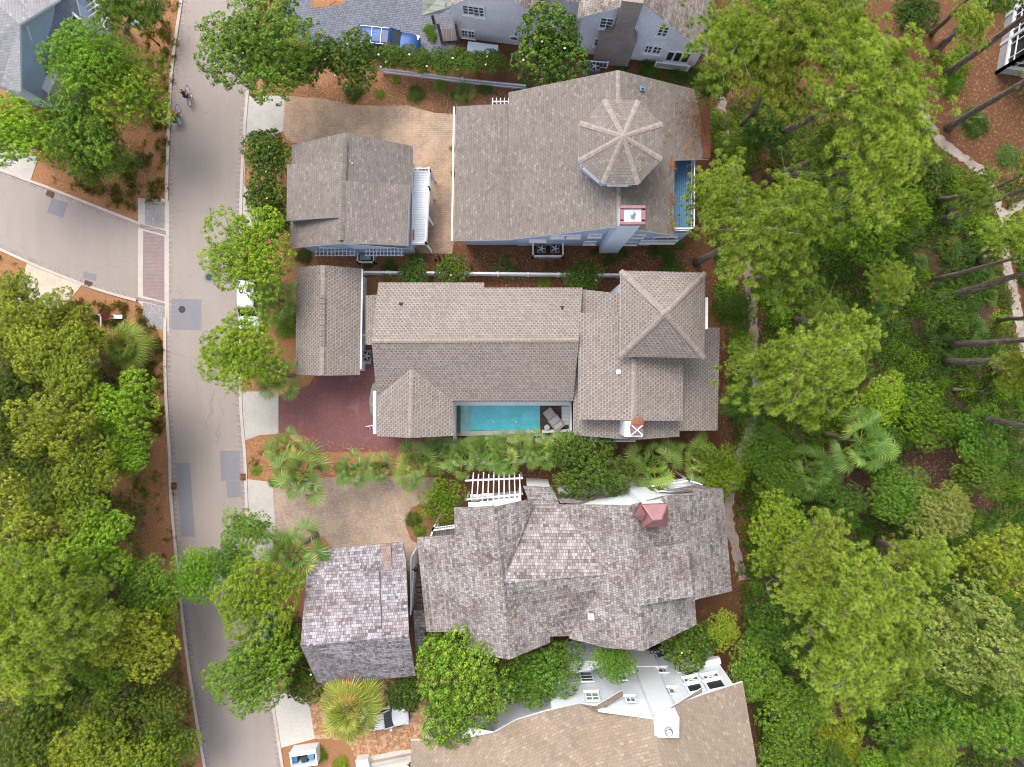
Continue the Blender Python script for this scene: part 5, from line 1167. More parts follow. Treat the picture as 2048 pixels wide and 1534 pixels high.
_vc = [0]
def setmat(o, mat):
    o.material_slots[0].link = 'OBJECT'; o.material_slots[0].material = M[mat]
def tree(name, kind, px, py, rpx, z, label, mat=None, base=None, cat='tree', group=None, rtrunk=None, flowers=0, bark=None, zs=1.0, frac=.78):
    """px,py,rpx: crown centre and radius seen in the photo; z: height of the crown's middle"""
    i = _vc[0]; _vc[0] += 1; me, br, rad, zb, ztop = CR[kind][i % len(CR[kind])]
    c = W(px, py, z); mpp = (HC - z) / FPX; sc = rpx * mpp / rad
    bz = W(*base) if base else (Vector((c.x, c.y, 0)) * .45 + W(px, py, 0) * .55 if kind in ('oak', 'round', 'pine', 'magnolia') else Vector((c.x, c.y, 0)))
    e = empty(name, bz, 0, label, cat, group)
    ux = 1 + .14 * math.sin(i * 12.9) if kind in ('oak', 'round', 'pine') else 1.0
    loc = (c.x - bz.x, c.y - bz.y, z - ztop * sc * zs * .35)
    cr = bpy.data.objects.new('crown', me); COL.objects.link(cr); cr.parent = e; cr.location = loc; rz = (i * 2.4) % 6.283; cr.rotation_euler = (0, 0, rz); cr.scale = (sc * ux, sc / ux, sc * zs)
    if mat: setmat(cr, mat)
    if br:
        bo = bpy.data.objects.new('branches', br); COL.objects.link(bo); bo.parent = e; bo.location = loc; bo.rotation_euler = (0, 0, rz); bo.scale = (sc * ux, sc / ux, sc * zs)
    if kind in ('shrub', 'clump', 'palmetto', 'grass'): return e
    top = Vector((loc[0], loc[1], loc[2] + (zb * sc if kind != 'palm' and kind != 'palmbig' else 0) + .35 * sc)); tr = rtrunk or (.09 + .016 * z); b = MB()
    n = 6; pts = []; rads = []
    rr = random.Random(i)
    for k in range(n + 1):
        t = k / n; p = top * t; w = math.sin(math.pi * t) * .005 * z; pts.append(p + Vector((rr.uniform(-w, w), rr.uniform(-w, w), 0))); rads.append(tr * (1.25 - .6 * t) if k else tr * 1.5)
    if kind in ('pine',): pts.append(Vector((loc[0], loc[1], loc[2] + .5 * sc))); rads.append(tr * .35)
    b.tube(pts, rads, 9); o = b.build('trunk', M[bark or ('stem' if kind.startswith('palm') else ('bark' if kind == 'pine' else 'bark_grey'))], e, smooth=True, local=True)
    for k in range(flowers):
        b2 = MB(); a = rr.uniform(0, 6.28); q = math.sqrt(rr.uniform(.02, .95)); h = math.sqrt(max(0, 1 - q * q))
        p = Vector((loc[0] + math.cos(a) * q * rad * sc, loc[1] + math.sin(a) * q * rad * sc, loc[2] + h * ztop * sc * zs * .92 + .06))
        for j in range(6):
            aa = j * 1.05; d = Vector((math.cos(aa), math.sin(aa), .5)); s_ = Vector((-math.sin(aa), math.cos(aa), 0)) * .045
            b2.face([p, p + d * .05 - s_ * .7, p + d * .09, p + d * .05 + s_ * .7])
        b2.build('flower', M['flower_old' if rr.random() < .3 else 'flower'], e, local=True)
    return e
def shrub(px, py, rpx, label, mat='shrub', kind='shrub', h=.9, name='shrub', cat='shrub', group=None, z=None):
    i = _vc[0]; _vc[0] += 1; me, br, rad, zb, ztop = CR[kind][i % len(CR[kind])]; zz = z if z is not None else .3
    c = W(px, py, zz); sc = rpx * (HC - zz) / FPX / rad
    e = empty(name, (c.x, c.y, 0), 0, label, cat, group); cr = bpy.data.objects.new('foliage', me); COL.objects.link(cr); cr.parent = e; cr.rotation_euler = (0, 0, (i * 2.4) % 6.28)
    cr.scale = (sc, sc, sc * h); setmat(cr, mat); return e

# --- trees round the blue pale-roofed house
tree('tree', 'oak', 166, 112, 70, 8.5, 'feathery grey-green tree covering the wall of the blue pale-roofed house', 'oak_fresh', zs=.9)
tree('tree', 'oak', 256, 172, 80, 7, 'bright green tree nearest the two cyclists', 'oak_fresh')
tree('tree', 'oak', 150, 262, 78, 6, 'mid-green tree south of the blue pale-roofed house', 'oak')
tree('tree', 'oak', 200, 300, 62, 4, 'low dark green tree at the side street corner', 'oak')
tree('tree', 'oak', 18, 265, 78, 7, 'tree overhanging the shell-concrete apron by the side street', 'oak_fresh')
tree('tree', 'oak', 228, 118, 50, 4, 'small dark tree under the feathery one near the street lamp', 'oak')
tree('pine_tree', 'pine', 232, -2, 62, 11, 'pine with a dark leaning trunk beside the white pergola frames', 'pine_deep', base=(252, 64), rtrunk=.2)
tree('tree', 'oak', 305, 22, 28, 3, 'small leafy tree at the street edge behind the lamp', 'shrub')
# --- street trees east of the road
tree('street_tree', 'oak', 522, 88, 108, 8.5, 'largest feathery green street tree, over the kerb at the top of the street', 'oak')
tree('street_tree', 'round', 495, 508, 92, 7.5, 'bright yellow-green street tree above the white parked car', 'oak_fresh')
tree('street_tree', 'oak', 484, 706, 80, 7, 'bright green street tree just below the white parked car', 'oak_fresh')
tree('street_tree', 'round', 493, 1060, 48, 6, 'small dense green street tree beside the brown paved drive', 'oak')
tree('street_tree', 'oak', 396, 1150, 52, 6, 'pale thin-leaved tree reaching across the street', 'oak_fresh', base=(500, 1150))
tree('street_tree', 'oak', 515, 1205, 88, 8.5, 'yellow-green street tree by the steep shake-roofed garage', 'oak_yellow')
tree('street_tree', 'oak', 505, 1345, 82, 8, 'feathery street tree above the blue parked car', 'oak')
tree('street_tree', 'oak', 462, 1122, 44, 5, 'small street tree filling in behind the pale thin-leaved one', 'oak')
tree('street_tree', 'oak', 575, 1262, 44, 6, 'dark street tree tight against the west wall of the steep shake-roofed garage', 'shrub')
# --- magnolias and hedge
G1 = 'magnolias with cream flowers'
tree('magnolia_tree', 'magnolia', 538, 305, 47, 4.5, 'round flowering magnolia at the street end of the tan paved drive', group=G1, flowers=3)
tree('magnolia_tree', 'magnolia', 533, 385, 46, 4.5, 'middle magnolia of the street-side row by the carriage house', group=G1, flowers=4)
tree('magnolia_tree', 'magnolia', 552, 440, 34, 4, 'smaller magnolia touching the yellow-green street tree', group=G1, flowers=1)
tree('magnolia_tree', 'magnolia', 600, 135, 44, 4.5, 'dark magnolia beside the largest street tree', group=G1, flowers=4)
tree('magnolia_tree', 'magnolia', 652, 112, 36, 4.2, 'magnolia between the dark one and the blue car', group=G1, flowers=2)
tree('magnolia_tree', 'magnolia', 712, 125, 52, 4.5, 'widest magnolia of the hedge row, touching the rear of the blue car', group=G1, flowers=4)
for k, (x, y, r, l) in enumerate(((778, 114, 24, 'by the blue car door'), (812, 116, 26, 'by the blue car bonnet'), (846, 122, 25, 'between the blue car and the white porch'), (882, 123, 25, 'below the white porch'), (914, 121, 25, 'under the small paired windows'), (948, 124, 24, 'near the white bin screen'), (985, 125, 25, 'at the house end of the fence'))):
    tree('magnolia_tree', 'magnolia', x, y, r, 2.6, 'small hedge magnolia over the picket fence, ' + l, group='small hedge magnolias', flowers=1 if k % 2 else 2, cat='tree')
tree('magnolia_tree', 'magnolia', 1104, 104, 77, 7, 'big bright magnolia with cream and orange flowers between the twin gables', 'magnolia', group=G1, flowers=8)
tree('magnolia_tree', 'magnolia', 828, 548, 29, 2.8, 'small magnolia on the white fence nearer the garage', group=G1, flowers=2)
tree('magnolia_tree', 'magnolia', 903, 541, 33, 3, 'small bright magnolia on the white fence near the black stakes', group=G1, flowers=2)
tree('magnolia_tree', 'magnolia', 1166, 553, 34, 3, 'dark magnolia on the white fence near the hip-roofed tower', group=G1, flowers=1)
tree('magnolia_tree', 'magnolia', 607, 1345, 52, 4.5, 'dark flowering magnolia at the corner of the steep shake-roofed garage', group=G1, flowers=6)
tree('magnolia_tree', 'magnolia', 562, 1300, 38, 4, 'dark magnolia beside the blue parked car', group=G1, flowers=4)
tree('magnolia_tree', 'magnolia', 1378, 1290, 50, 4.5, 'orange-tinged magnolia between the shake roof and the white clapboard porch', group=G1, flowers=4)
tree('magnolia_tree', 'magnolia', 812, 1385, 40, 3, 'low magnolia beside the white car under the palm', group=G1, flowers=2)
# --- garden trees
tree('tree', 'round', 886, 1002, 46, 5, 'bright lime-green round tree beside the white pergola', 'bright_shrub')
tree('tree', 'oak', 1180, 935, 76, 6, 'dark green broad tree between the pool house and the shake-roofed house', 'shrub')
tree('tree', 'oak', 1445, 940, 50, 5, 'bright green tree at the corner of the shake roof by the footpath', 'bright_shrub')
tree('tree', 'oak', 922, 1374, 110, 9, 'large feathery tree south of the shake-roofed house', 'oak')
tree('tree', 'oak', 1078, 1344, 74, 7, 'denser green tree against the white clapboard wall', 'oak')
tree('tree', 'oak', 900, 1300, 50, 6, 'tree growing by the dark gap under the shake roof eave', 'oak')
tree('tree', 'oak', 1226, 1318, 46, 8.5, 'small leafy tree across the foot of the broad white chimney', 'oak', zs=.8)
tree('tree', 'round', 1446, 1262, 36, 5, 'yellow-green tree between the flowering magnolia and the wood', 'oak_yellow')
# --- palms
G2 = 'cabbage palms round the pool house'
for x, y, r, z, l in ((557, 600, 48, 4.2, 'cabbage palm beside the white parked car'), (555, 752, 48, 4, 'cabbage palm with a mailbox at the top of the red brick drive'), (565, 898, 38, 3.6, 'cabbage palm over the mulch island by the storm drain'),
    (603, 948, 60, 5, 'largest cabbage palm between the red and the brown drives'), (700, 940, 38, 3.4, 'cabbage palm in the mulch strip, next after the largest'), (757, 938, 34, 3.2, 'smallest cabbage palm in the mulch strip south of the red drive'),
    (830, 928, 48, 4, 'cabbage palm at the end of the red brick drive'), (884, 905, 38, 3.6, 'cabbage palm against the pool house wing corner'), (925, 912, 42, 4, 'cabbage palm at the white privacy wall'), (968, 900, 38, 3.6, 'palm below the shallow end of the pool'),
    (1005, 912, 40, 4, 'palm over the white fence behind the pool'), (1040, 898, 36, 3.6, 'palm below the middle of the pool'), (1075, 900, 38, 3.8, 'palm below the deep end of the pool'), (1112, 905, 38, 3.8, 'palm below the lounge chair deck'),
    (1135, 893, 32, 3.4, 'palm at the foot of the white-stepped pool end'), (1308, 930, 54, 4.6, 'cabbage palm near the white chimney with copper cap'), (1398, 918, 48, 4.2, 'cabbage palm near the footpath corner of the pool house')):
    tree('palm_tree', 'palm', x, y, r, z, l, group=G2, cat='palm', rtrunk=.16)
tree('palm_tree', 'palm', 588, 1105, 66, 6, 'big silvery palm at the corner of the brown paved drive', 'palm', cat='palm', rtrunk=.19)
tree('palm_tree', 'palmbig', 698, 1424, 64, 6.5, 'big yellowish palm over the white car on the orange brick drive', 'palm_dry', cat='palm', rtrunk=.2)
tree('palm_tree', 'palm', 1728, 885, 64, 7, 'large pale fan palm in the wood beyond the footpath', 'palm', cat='palm', rtrunk=.2)
tree('palm_tree', 'palm', 1625, 945, 52, 5, 'darker fan palm beside the large pale one in the wood', 'palmetto', cat='palm', rtrunk=.18)
tree('palm_tree', 'palmbig', 245, 690, 46, 2.2, 'yellow-edged palm beside the red sign post', 'palm_dry', cat='palm', rtrunk=.2)
# --- forest west of the street
G3 = 'trees of the wood west of the street'
FT = [(28, 600, 52, 5, 'forest', 'at the side street apron'), (105, 640, 58, 6, 'forest', 'in front of the red sign post'), (172, 672, 46, 5, 'forest', 'beside the yellow-edged palm'), (52, 690, 68, 8, 'forest', 'one tree in from the apron'),
 (140, 735, 66, 8, 'forest', 'behind the yellow-edged palm'), (18, 780, 62, 7, 'forest_deep', 'in the deep shade behind the apron trees'), (100, 850, 72, 9, 'forest', 'with a bright rounded top'), (190, 790, 50, 5, 'forest_deep', 'dark and low behind the palm'),
 (252, 812, 74, 7, 'oak_fresh', 'fresh green with white twigs near the kerb'), (30, 900, 66, 8, 'forest_deep', 'dark, in the middle of the wood'), (110, 960, 60, 8, 'forest_deep', 'half hidden behind brighter crowns'), (185, 935, 66, 8, 'forest', 'opposite the dark patches in the road'),
 (265, 905, 52, 6, 'oak_fresh', 'small fresh green, opposite the dark patches'), (60, 1010, 76, 8, 'forest', 'broad crown opposite the brown drive'), (175, 1035, 56, 8, 'forest', 'just above the brightest crown'), (208, 1085, 78, 8, 'oak_fresh', 'brightest, opposite the big silvery palm'),
 (20, 1095, 66, 7, 'forest_deep', 'dark, beside the first pines'), (125, 1120, 50, 6, 'forest_deep', 'dark gap filler between pine and brightest crown'), (300, 1180, 66, 6, 'oak', 'darker green, under the thin tree crossing the street'), (268, 1290, 80, 8, 'forest', 'broad yellow-green, opposite the shake-roofed garage'),
 (200, 1335, 55, 7, 'oak_fresh', 'bright, edge of the pine group'), (320, 1235, 45, 6, 'forest', 'leaning towards the street bend'), (110, 1400, 70, 6, 'forest_deep', 'dark, south of the pines'), (230, 1430, 74, 7, 'forest_deep', 'dark, opposite the feathery street tree'),
 (315, 1410, 62, 6, 'forest_deep', 'at the kerb opposite the white apron'), (50, 1480, 76, 7, 'forest_deep', 'in the far south corner of the wood'), (180, 1500, 76, 8, 'forest', 'yellow-green, at the south edge'), (345, 1480, 58, 5, 'oak', 'nearest the kerb at the south edge'),
 (290, 1520, 66, 7, 'forest', 'at the south edge beside the kerb tree'), (100, 1560, 70, 8, 'forest', 'cut by the south edge'), (-30, 660, 60, 8, 'forest', 'on the west margin by the apron'), (-40, 850, 70, 8, 'forest_deep', 'on the west margin in mid wood')]
for x, y, r, z, m_, l in FT:
    tree('tree', 'round' if m_ != 'oak' else 'oak', x - (12 if 150 < x < 330 and y < 1150 else 0), y, r * (.97 if x > 150 else 1.06), z, 'rounded woodland tree west of the street, ' + l, m_, group=G3)
for x, y, r, z, l in ((30, 1190, 92, 13, 'bright pine of the western wood, northern of its group'), (115, 1255, 88, 14, 'pine of the western wood with puffed tufts, middle of its group'), (40, 1330, 88, 13, 'pine of the western wood on the southern side of its group'), (170, 1200, 46, 11, 'small pine crown touching the brightest rounded tree'), (-20, 1260, 80, 13, 'pine at the west margin of the wood')):
    tree('pine_tree', 'pine', x, y, r, z, l, 'pine', group='pines of the western wood')
# --- pines of the eastern wood
G4 = 'pines of the eastern wood'
PN = [(1478, 75, 92, 14, (1440, 150), 'pine overhanging the twin-gabled house roof'), (1560, 150, 82, 14, (1490, 250), 'pine above the start of the footpath'), (1612, 40, 80, 16, (1530, 110), 'pine north of the plank footbridge'), (1430, 165, 42, 11, (1410, 180), 'low pine branch mass at the straw-covered roof edge'),
 (1765, 150, 122, 19, (1512, 290), 'tallest spreading pine beyond the footbridge'), (1700, 60, 70, 17, (1560, 130), 'pine crown behind the tallest one'), (1770, 320, 108, 18, (1550, 350), 'bright pine with dead hanging limbs'), (1660, 300, 55, 15, (1530, 360), 'small pine crown between the two leaning trunks'),
 (1440, 385, 74, 14, (1385, 440), 'pine brushing the blue roof deck'), (1520, 455, 100, 16, (1392, 525), 'broad pine whose trunk rises beside the white fence end'), (1610, 405, 76, 15, (1480, 450), 'pine in the middle of the path-side group'), (1580, 540, 70, 14, (1500, 560), 'pine over the footpath opposite the tower'),
 (1690, 700, 78, 14, (1560, 705), 'pine east of the big path-side crown'), (1605, 745, 112, 16, (1500, 740), 'big pine over the footpath by the pool house'), (1500, 715, 40, 12, (1470, 720), 'small pine branch reaching toward the lower roof'), (1660, 640, 56, 13, (1590, 640), 'pine crown with a bare grey limb'),
 (1640, 1105, 76, 14, (1560, 1050), 'curved-limbed pine east of the shake-roofed house'), (1755, 1215, 108, 16, (1590, 1140), 'great pine with layered tufts in the southern wood'), (1705, 1330, 104, 16, (1570, 1230), 'southern great pine crown over the dark hollow'), (1800, 1330, 80, 15, (1640, 1250), 'eastern shoulder of the great pines'),
 (1625, 1180, 62, 13, (1560, 1130), 'pine with a long looping grey branch'), (1860, 1120, 58, 13, (1750, 1080), 'windswept pine near the pale willowy tree'), (1950, 40, 44, 13, (1880, 90), 'small drooping pine by the white porch house'), (1960, 380, 50, 12, (1880, 400), 'thin pine over the shell path'),
 (2030, 470, 52, 13, (1960, 520), 'pine over the fork of the shell path'), (1790, 560, 46, 10, (1740, 580), 'young pine in the palmetto thicket'), (2040, 740, 44, 12, (1990, 740), 'small pine on the east margin'), (1870, 1520, 54, 11, (1800, 1480), 'blue-green young pine at the south edge of the wood')]
for k, (x, y, r, z, bs, l) in enumerate(PN):
    bp = None
    tree('pine_tree', 'pine', x, y, r, z, l, 'pine' if k % 4 != 3 else 'pine_deep', base=bs, group=G4, rtrunk=.16 + z * .006)
# tall pines whose trunks cross the east edge
for k, (bx, by, tx, ty, z, l) in enumerate(((1895, 256, 2105, 130, 14, 'thick leaning pine trunk below the white porch house'), (1868, 104, 2010, -20, 13, 'leaning pine trunk in front of the porch steps'), (1862, 68, 1990, -50, 12, 'thinner leaning trunk north of the porch steps'), (1890, 150, 2110, -10, 13, 'long dark pine trunk crossing the porch screens'),
    (1866, 603, 2120, 528, 15, 'pine trunk crossing the shell path below the fork'), (1862, 560, 2100, 500, 13, 'thin trunk beside the one below the fork'), (1880, 443, 2100, 360, 12, 'dark pine trunk above the fork of the shell path'), (1896, 690, 2120, 676, 15, 'level pine trunk with a pale stripe, upper of the pair'), (1884, 722, 2120, 722, 15, 'level pine trunk, lower of the pair'),
    (1990, 738, 2140, 742, 13, 'short length of trunk below the level pair'), (1932, 830, 2130, 866, 14, 'reddish pine trunk over the south-east thicket'), (1992, 1492, 2120, 1585, 12, 'pine trunk leaving the south-east corner'), (1890, 425, 2090, 330, 11, 'slim trunk near the shell path fork'), (1995, 640, 2120, 628, 12, 'slim black trunk across the shell path'))):
    tree('pine_tree', 'pine', tx, ty, 46, z, l, 'pine_deep', base=(bx, by), group='tall pines at the east edge', rtrunk=.17 if 'thin' in l or 'slim' in l else .26)
# --- broad-leaved trees of the eastern wood
G5 = 'broad-leaved trees of the eastern wood'
for x, y, r, z, k, m_, l in ((1950, 1285, 108, 9, 'oak', 'oak_pale', 'pale willowy tree, lightest of the eastern wood'), (1560, 1075, 74, 8, 'oak', 'oak_yellow', 'yellow-green layered tree just east of the shake roof'), (1880, 1030, 62, 6, 'oak', 'oak_pale', 'thin-leaved tree with grey dead twigs'), (1800, 990, 60, 5, 'oak', 'oak', 'olive tree beside the bare red clearing'),
    (2010, 1120, 72, 6, 'round', 'forest', 'yellowish tree on the east margin above the pale willowy one'), (1850, 1440, 88, 6, 'oak', 'oak', 'green tree with yellow flecks in the south of the wood'), (2000, 1450, 78, 7, 'oak', 'oak', 'dense green tree at the south-east corner'), (1560, 1250, 66, 6, 'oak', 'shrub', 'dark tree hiding behind the looping branch pine'),
    (1510, 1340, 60, 6, 'oak', 'oak', 'dark tree at the corner of the tan roof'), (1590, 1420, 64, 6, 'round', 'oak', 'rounded tree just off the tan roof edge'), (1570, 1510, 62, 6, 'round', 'oak', 'rounded tree at the south edge by the tan roof'), (1680, 1480, 48, 5, 'oak', 'oak_yellow', 'small yellowish tree by the dark southern hollow'),
    (1735, 470, 62, 4, 'round', 'bright_shrub', 'bright low tree in the middle of the thicket'), (1800, 420, 56, 4, 'round', 'bright_shrub', 'bright low tree nearer the shell path'), (1850, 330, 56, 4, 'round', 'shrub', 'dark rounded tree on the inner side of the shell path'), (1545, 250, 56, 5, 'round', 'shrub', 'dark low tree under the overhanging pines'),
    (1470, 300, 44, 4, 'round', 'oak', 'green tree at the straw-covered roof edge'), (1850, 830, 64, 4, 'round', 'bright_shrub', 'bright low tree south of the level trunks'), (1960, 880, 58, 4, 'round', 'oak', 'low tree above the bare red clearing'), (1760, 800, 50, 4, 'oak', 'oak_fresh', 'low fresh tree above the large fan palm'),
    (1490, 810, 46, 5, 'oak', 'shrub', 'dark tree between the lower roof and the footpath'), (1530, 900, 50, 5, 'oak', 'oak', 'green tree just east of the footpath bend'), (1480, 620, 36, 4, 'round', 'shrub', 'dark small tree between tower and footpath'), (1440, 250, 32, 3, 'round', 'oak', 'small tree at the top of the footpath'),
    (1680, 1010, 52, 5, 'oak', 'shrub', 'dark tree south of the darker fan palm'), (1760, 900, 44, 4, 'oak', 'shrub', 'shaded tree beside the large pale palm'), (1900, 620, 46, 3.5, 'round', 'oak', 'low tree at the foot of the crossing trunk'), (1960, 960, 50, 4, 'round', 'oak', 'low tree on the margin of the red clearing'), (1555, 960, 48, 5, 'oak', 'oak', 'dark tree between the footpath and the darker fan palm'),
    (1640, 1550, 60, 6, 'round', 'shrub', 'dark tree cut by the south edge'), (1760, 1560, 60, 7, 'oak', 'oak_fresh', 'fresh tree cut by the south edge near the young pine'), (1540, -5, 44, 6, 'oak', 'oak', 'tree at the north edge behind the overhanging pine'), (1690, -10, 50, 5, 'oak', 'shrub', 'dark tree at the north edge'), (1830, 30, 44, 4, 'oak', 'shrub', 'dark tree beside the leaning trunks at the north edge')):
    tree('tree', k, x, y, r, z, l, m_, group=G5)
# --- shrubs in the beds
G6 = 'garden shrubs'
for x, y, r, m_, h, l in ((706, 181, 21, 'shrub', .8, 'dark clipped round shrub below the widest hedge magnolia'), (758, 186, 11, 'oak_yellow', .7, 'tiny yellowish shrub right of the dark clipped one'), (790, 158, 10, 'oak_yellow', .7, 'small yellowish shrub against the picket fence'), (831, 187, 19, 'shrub', .7, 'rounded olive shrub in the middle of the bark bed'),
    (880, 169, 15, 'oak', .7, 'shrub near the fence in the bark bed'), (972, 174, 15, 'shrub', .8, 'dark shrub by the corner of the octagon-tower house'), (1048, 172, 17, 'shrub', .8, 'shaded shrub under the big magnolia'), (859, 57, 13, 'bright_shrub', 1.2, 'clipped bright hedge by the white porch, near part'), (864, 72, 11, 'bright_shrub', 1.2, 'clipped bright hedge by the white porch, far part'),
    (1190, 505, 9, 'shrub', .7, 'little shrub right of the white condenser pen'), (1218, 518, 13, 'shrub', .7, 'shrub at the foot of the white boxed chimney'), (1246, 508, 11, 'shrub', .7, 'shrub just past the foot of the white boxed chimney'), (1310, 503, 13, 'shrub', .8, 'dark round shrub below the blue porch, first of two'), (1336, 507, 13, 'shrub', .8, 'dark round shrub below the blue porch, second of two'),
    (1360, 490, 11, 'shrub', .8, 'dark shrub at the outer corner of the blue porch'), (1345, 537, 26, 'shrub', .5, 'wide low shrub behind the hip-roofed tower'), (606, 510, 18, 'shrub', .6, 'shaded shrub at the corner of the carriage house'), (1090, 563, 14, 'bright_shrub', .5, 'low fresh shrub below the white fence'), (826, 1040, 17, 'shrub', .8, 'dark shrub in the round bed of the brown drive'), (838, 1062, 14, 'oak', .8, 'lighter shrub in the round bed of the brown drive'),
    (1200, 800, 1, 'shrub', .1, ''), (620, 640, 24, 'shrub', .8, ''), (575, 645, 32, 'oak', .8, 'leafy shrub below the palm beside the white parked car'), (510, 940, 13, 'oak', .5, 'small shrub at the kerb of the mulch island'), (545, 965, 12, 'oak', .5, 'small shrub at the drain corner of the mulch island'), (640, 1512, 15, 'bright_shrub', .9, 'ferny shrub beside the white bin box'), (680, 1530, 18, 'oak_yellow', .8, 'shrub at the foot of the brick drive wall'),
    (735, 1372, 30, 'oak', .6, 'low shrub under the dark eave of the steep garage'), (880, 1400, 26, 'shrub', .6, 'shrub beside the feathery tree south of the garage'), (1910, 130, 30, 'bright_shrub', 1.1, 'dense clipped-looking bush below the leaning trunks'), (1905, 165, 28, 'bright_shrub', 1.1, 'dense bush next to the first, nearer the path'), (1928, 100, 18, 'shrub', .9, 'small bush between two leaning trunks'),
    (1955, 250, 26, 'shrub', .7, 'bush on the litter beside the thick leaning trunk'), (2020, 310, 26, 'palmetto', .7, 'dusty shrub on the litter slope'), (1350, 150, 22, 'shrub', .9, 'dark shrub under the railed door of the white shingled house'), (1300, 138, 24, 'shrub', .8, 'dark shrub between brick chimney and railed door'), (1392, 150, 18, 'shrub', .9, 'dark shrub at the corner of the white shingled house'), (1245, 132, 14, 'shrub', .6, 'ivy-like shrub below the brick chimney')):
    if l: shrub(x, y, r, l, m_, 'shrub', h, group=G6)
for x, y, r, l in ((928, 186, 25, 'spiky palmetto in the bark bed near the octagon-tower house'), (905, 190, 12, 'small spiky palmetto beside the larger one in the bark bed'), (1014, 533, 24, 'palmetto in the dim bed behind the octagon-tower house'), (780, 540, 22, 'palmetto by the white fence below the carriage house'), (830, 520, 22, 'palmetto at the corner of the tan paved yard'), (735, 528, 12, 'small palmetto beside the boxed air conditioner'),
    (258, 328, 26, 'yellowish palmetto at the side street corner'), (906, 345, 7, 'tiny fern at the carriage yard wall'), (905, 295, 8, 'tiny fern further up the carriage yard wall'), (1940, 235, 26, 'palmetto on the litter near the thick leaning trunk')):
    shrub(x, y, r, l, 'palmetto', 'palmetto', 1.0, 'palmetto', 'palmetto', 'palmettos in the garden beds')
# --- thicket shrubs and palmettos of the eastern wood: many alike
rr = random.Random(11); TREG = [(1640, 330), (1990, 330), (2060, 440), (2060, 1500), (1560, 1500), (1480, 960), (1440, 560), (1520, 560), (1590, 560)]
def inpoly(x, y, P):
    c = False; n = len(P)
    for i in range(n):
        (x1, y1), (x2, y2) = P[i], P[i - 1]
        if (y1 > y) != (y2 > y) and x < (x2 - x1) * (y - y1) / (y2 - y1) + x1: c = not c
    return c
PATHS = [[(1437, 150), (1450, 268), (1480, 430), (1503, 590), (1509, 700), (1512, 770), (1500, 860), (1478, 910), (1462, 970), (1458, 1040), (1475, 1110)], [(1810, 170), (1843, 222), (1880, 280), (1930, 318), (1965, 345), (1985, 390), (2008, 440), (2012, 520), (2028, 580), (2038, 640), (2060, 740)], [(2012, 436), (2060, 402)]]
def dpath(x, y):
    d = 1e9
    for P in PATHS:
        for (x1, y1), (x2, y2) in zip(P, P[1:]):
            L = (x2 - x1) ** 2 + (y2 - y1) ** 2; t = max(0, min(1, ((x - x1) * (x2 - x1) + (y - y1) * (y2 - y1)) / L)); d = min(d, math.hypot(x - x1 - t * (x2 - x1), y - y1 - t * (y2 - y1)))
    return d
BARE = [(1700, 985, 60), (1860, 930, 70), (1960, 970, 50), (1560, 1140, 40), (1680, 1420, 42), (1720, 1500, 40), (1790, 1100, 35), (1985, 200, 110), (1900, 300, 50)]
def bare(x, y): return any((x - a) ** 2 + (y - b) ** 2 < r * r for a, b, r in BARE)
LMK = [(1512, 292, 'the foot of the tallest pine'), (1560, 350, 'the foot of the bright pine'), (1480, 450, 'the path-side pines'), (1505, 600, 'the footpath opposite the tower'), (1510, 760, 'the footpath by the lower roof'), (1480, 905, 'the footpath bend'), (1460, 1040, 'the shake roof corner'),
 (1728, 885, 'the large pale fan palm'), (1625, 945, 'the darker fan palm'), (1880, 280, 'the upper shell path'), (1965, 345, 'the shell path curve'), (2008, 440, 'the shell path fork'), (2028, 580, 'the lower shell path'), (1866, 603, 'the trunk crossing the shell path'), (1890, 706, 'the pair of level trunks'), (1932, 830, 'the reddish trunk'), (1740, 560, 'the young thicket pine'),
 (1740, 470, 'the bright low tree mid-thicket'), (1620, 640, 'the pine with a bare grey limb'), (1840, 900, 'the bare red clearing'), (1950, 1280, 'the pale willowy tree'), (1590, 1140, 'the great pine'), (1570, 1230, 'the southern great pine'), (1510, 1370, 'the tan roof corner'), (1700, 1450, 'the dark southern hollow'), (1850, 1440, 'the yellow-flecked tree'), (2000, 1450, 'the south-east corner'), (1880, 1030, 'the thin-leaved tree'), (1760, 780, 'the low fresh tree'), (1990, 1000, 'the clearing margin')]
TONE = {'shrub': 'dark green', 'oak_fresh': 'fresh green', 'bright_shrub': 'bright green', 'oak': 'mid-green'}; _used = {}
def tlabel(x, y, r, kind, mat=None):
    k = min(LMK, key=lambda q: (q[0] - x) ** 2 + (q[1] - y) ** 2); a = math.degrees(math.atan2(k[1] - y, x - k[0])) % 360
    d = ['east', 'north-east', 'north', 'north-west', 'west', 'south-west', 'south', 'south-east'][int((a + 22.5) // 45) % 8]; dist = math.hypot(x - k[0], y - k[1])
    global _last; t = ('small ' if r < 19 else 'broad ' if r > 25 else 'mid-sized ') + (TONE[mat] + ' shrub ' if kind == 'shrub' else 'fan-leaved palmetto ') + ('close by, ' if dist < 45 else 'well away, ' if dist > 85 else '') + d + ' of ' + k[2]
    _last = t; return t
done = []; n1 = n2 = 0
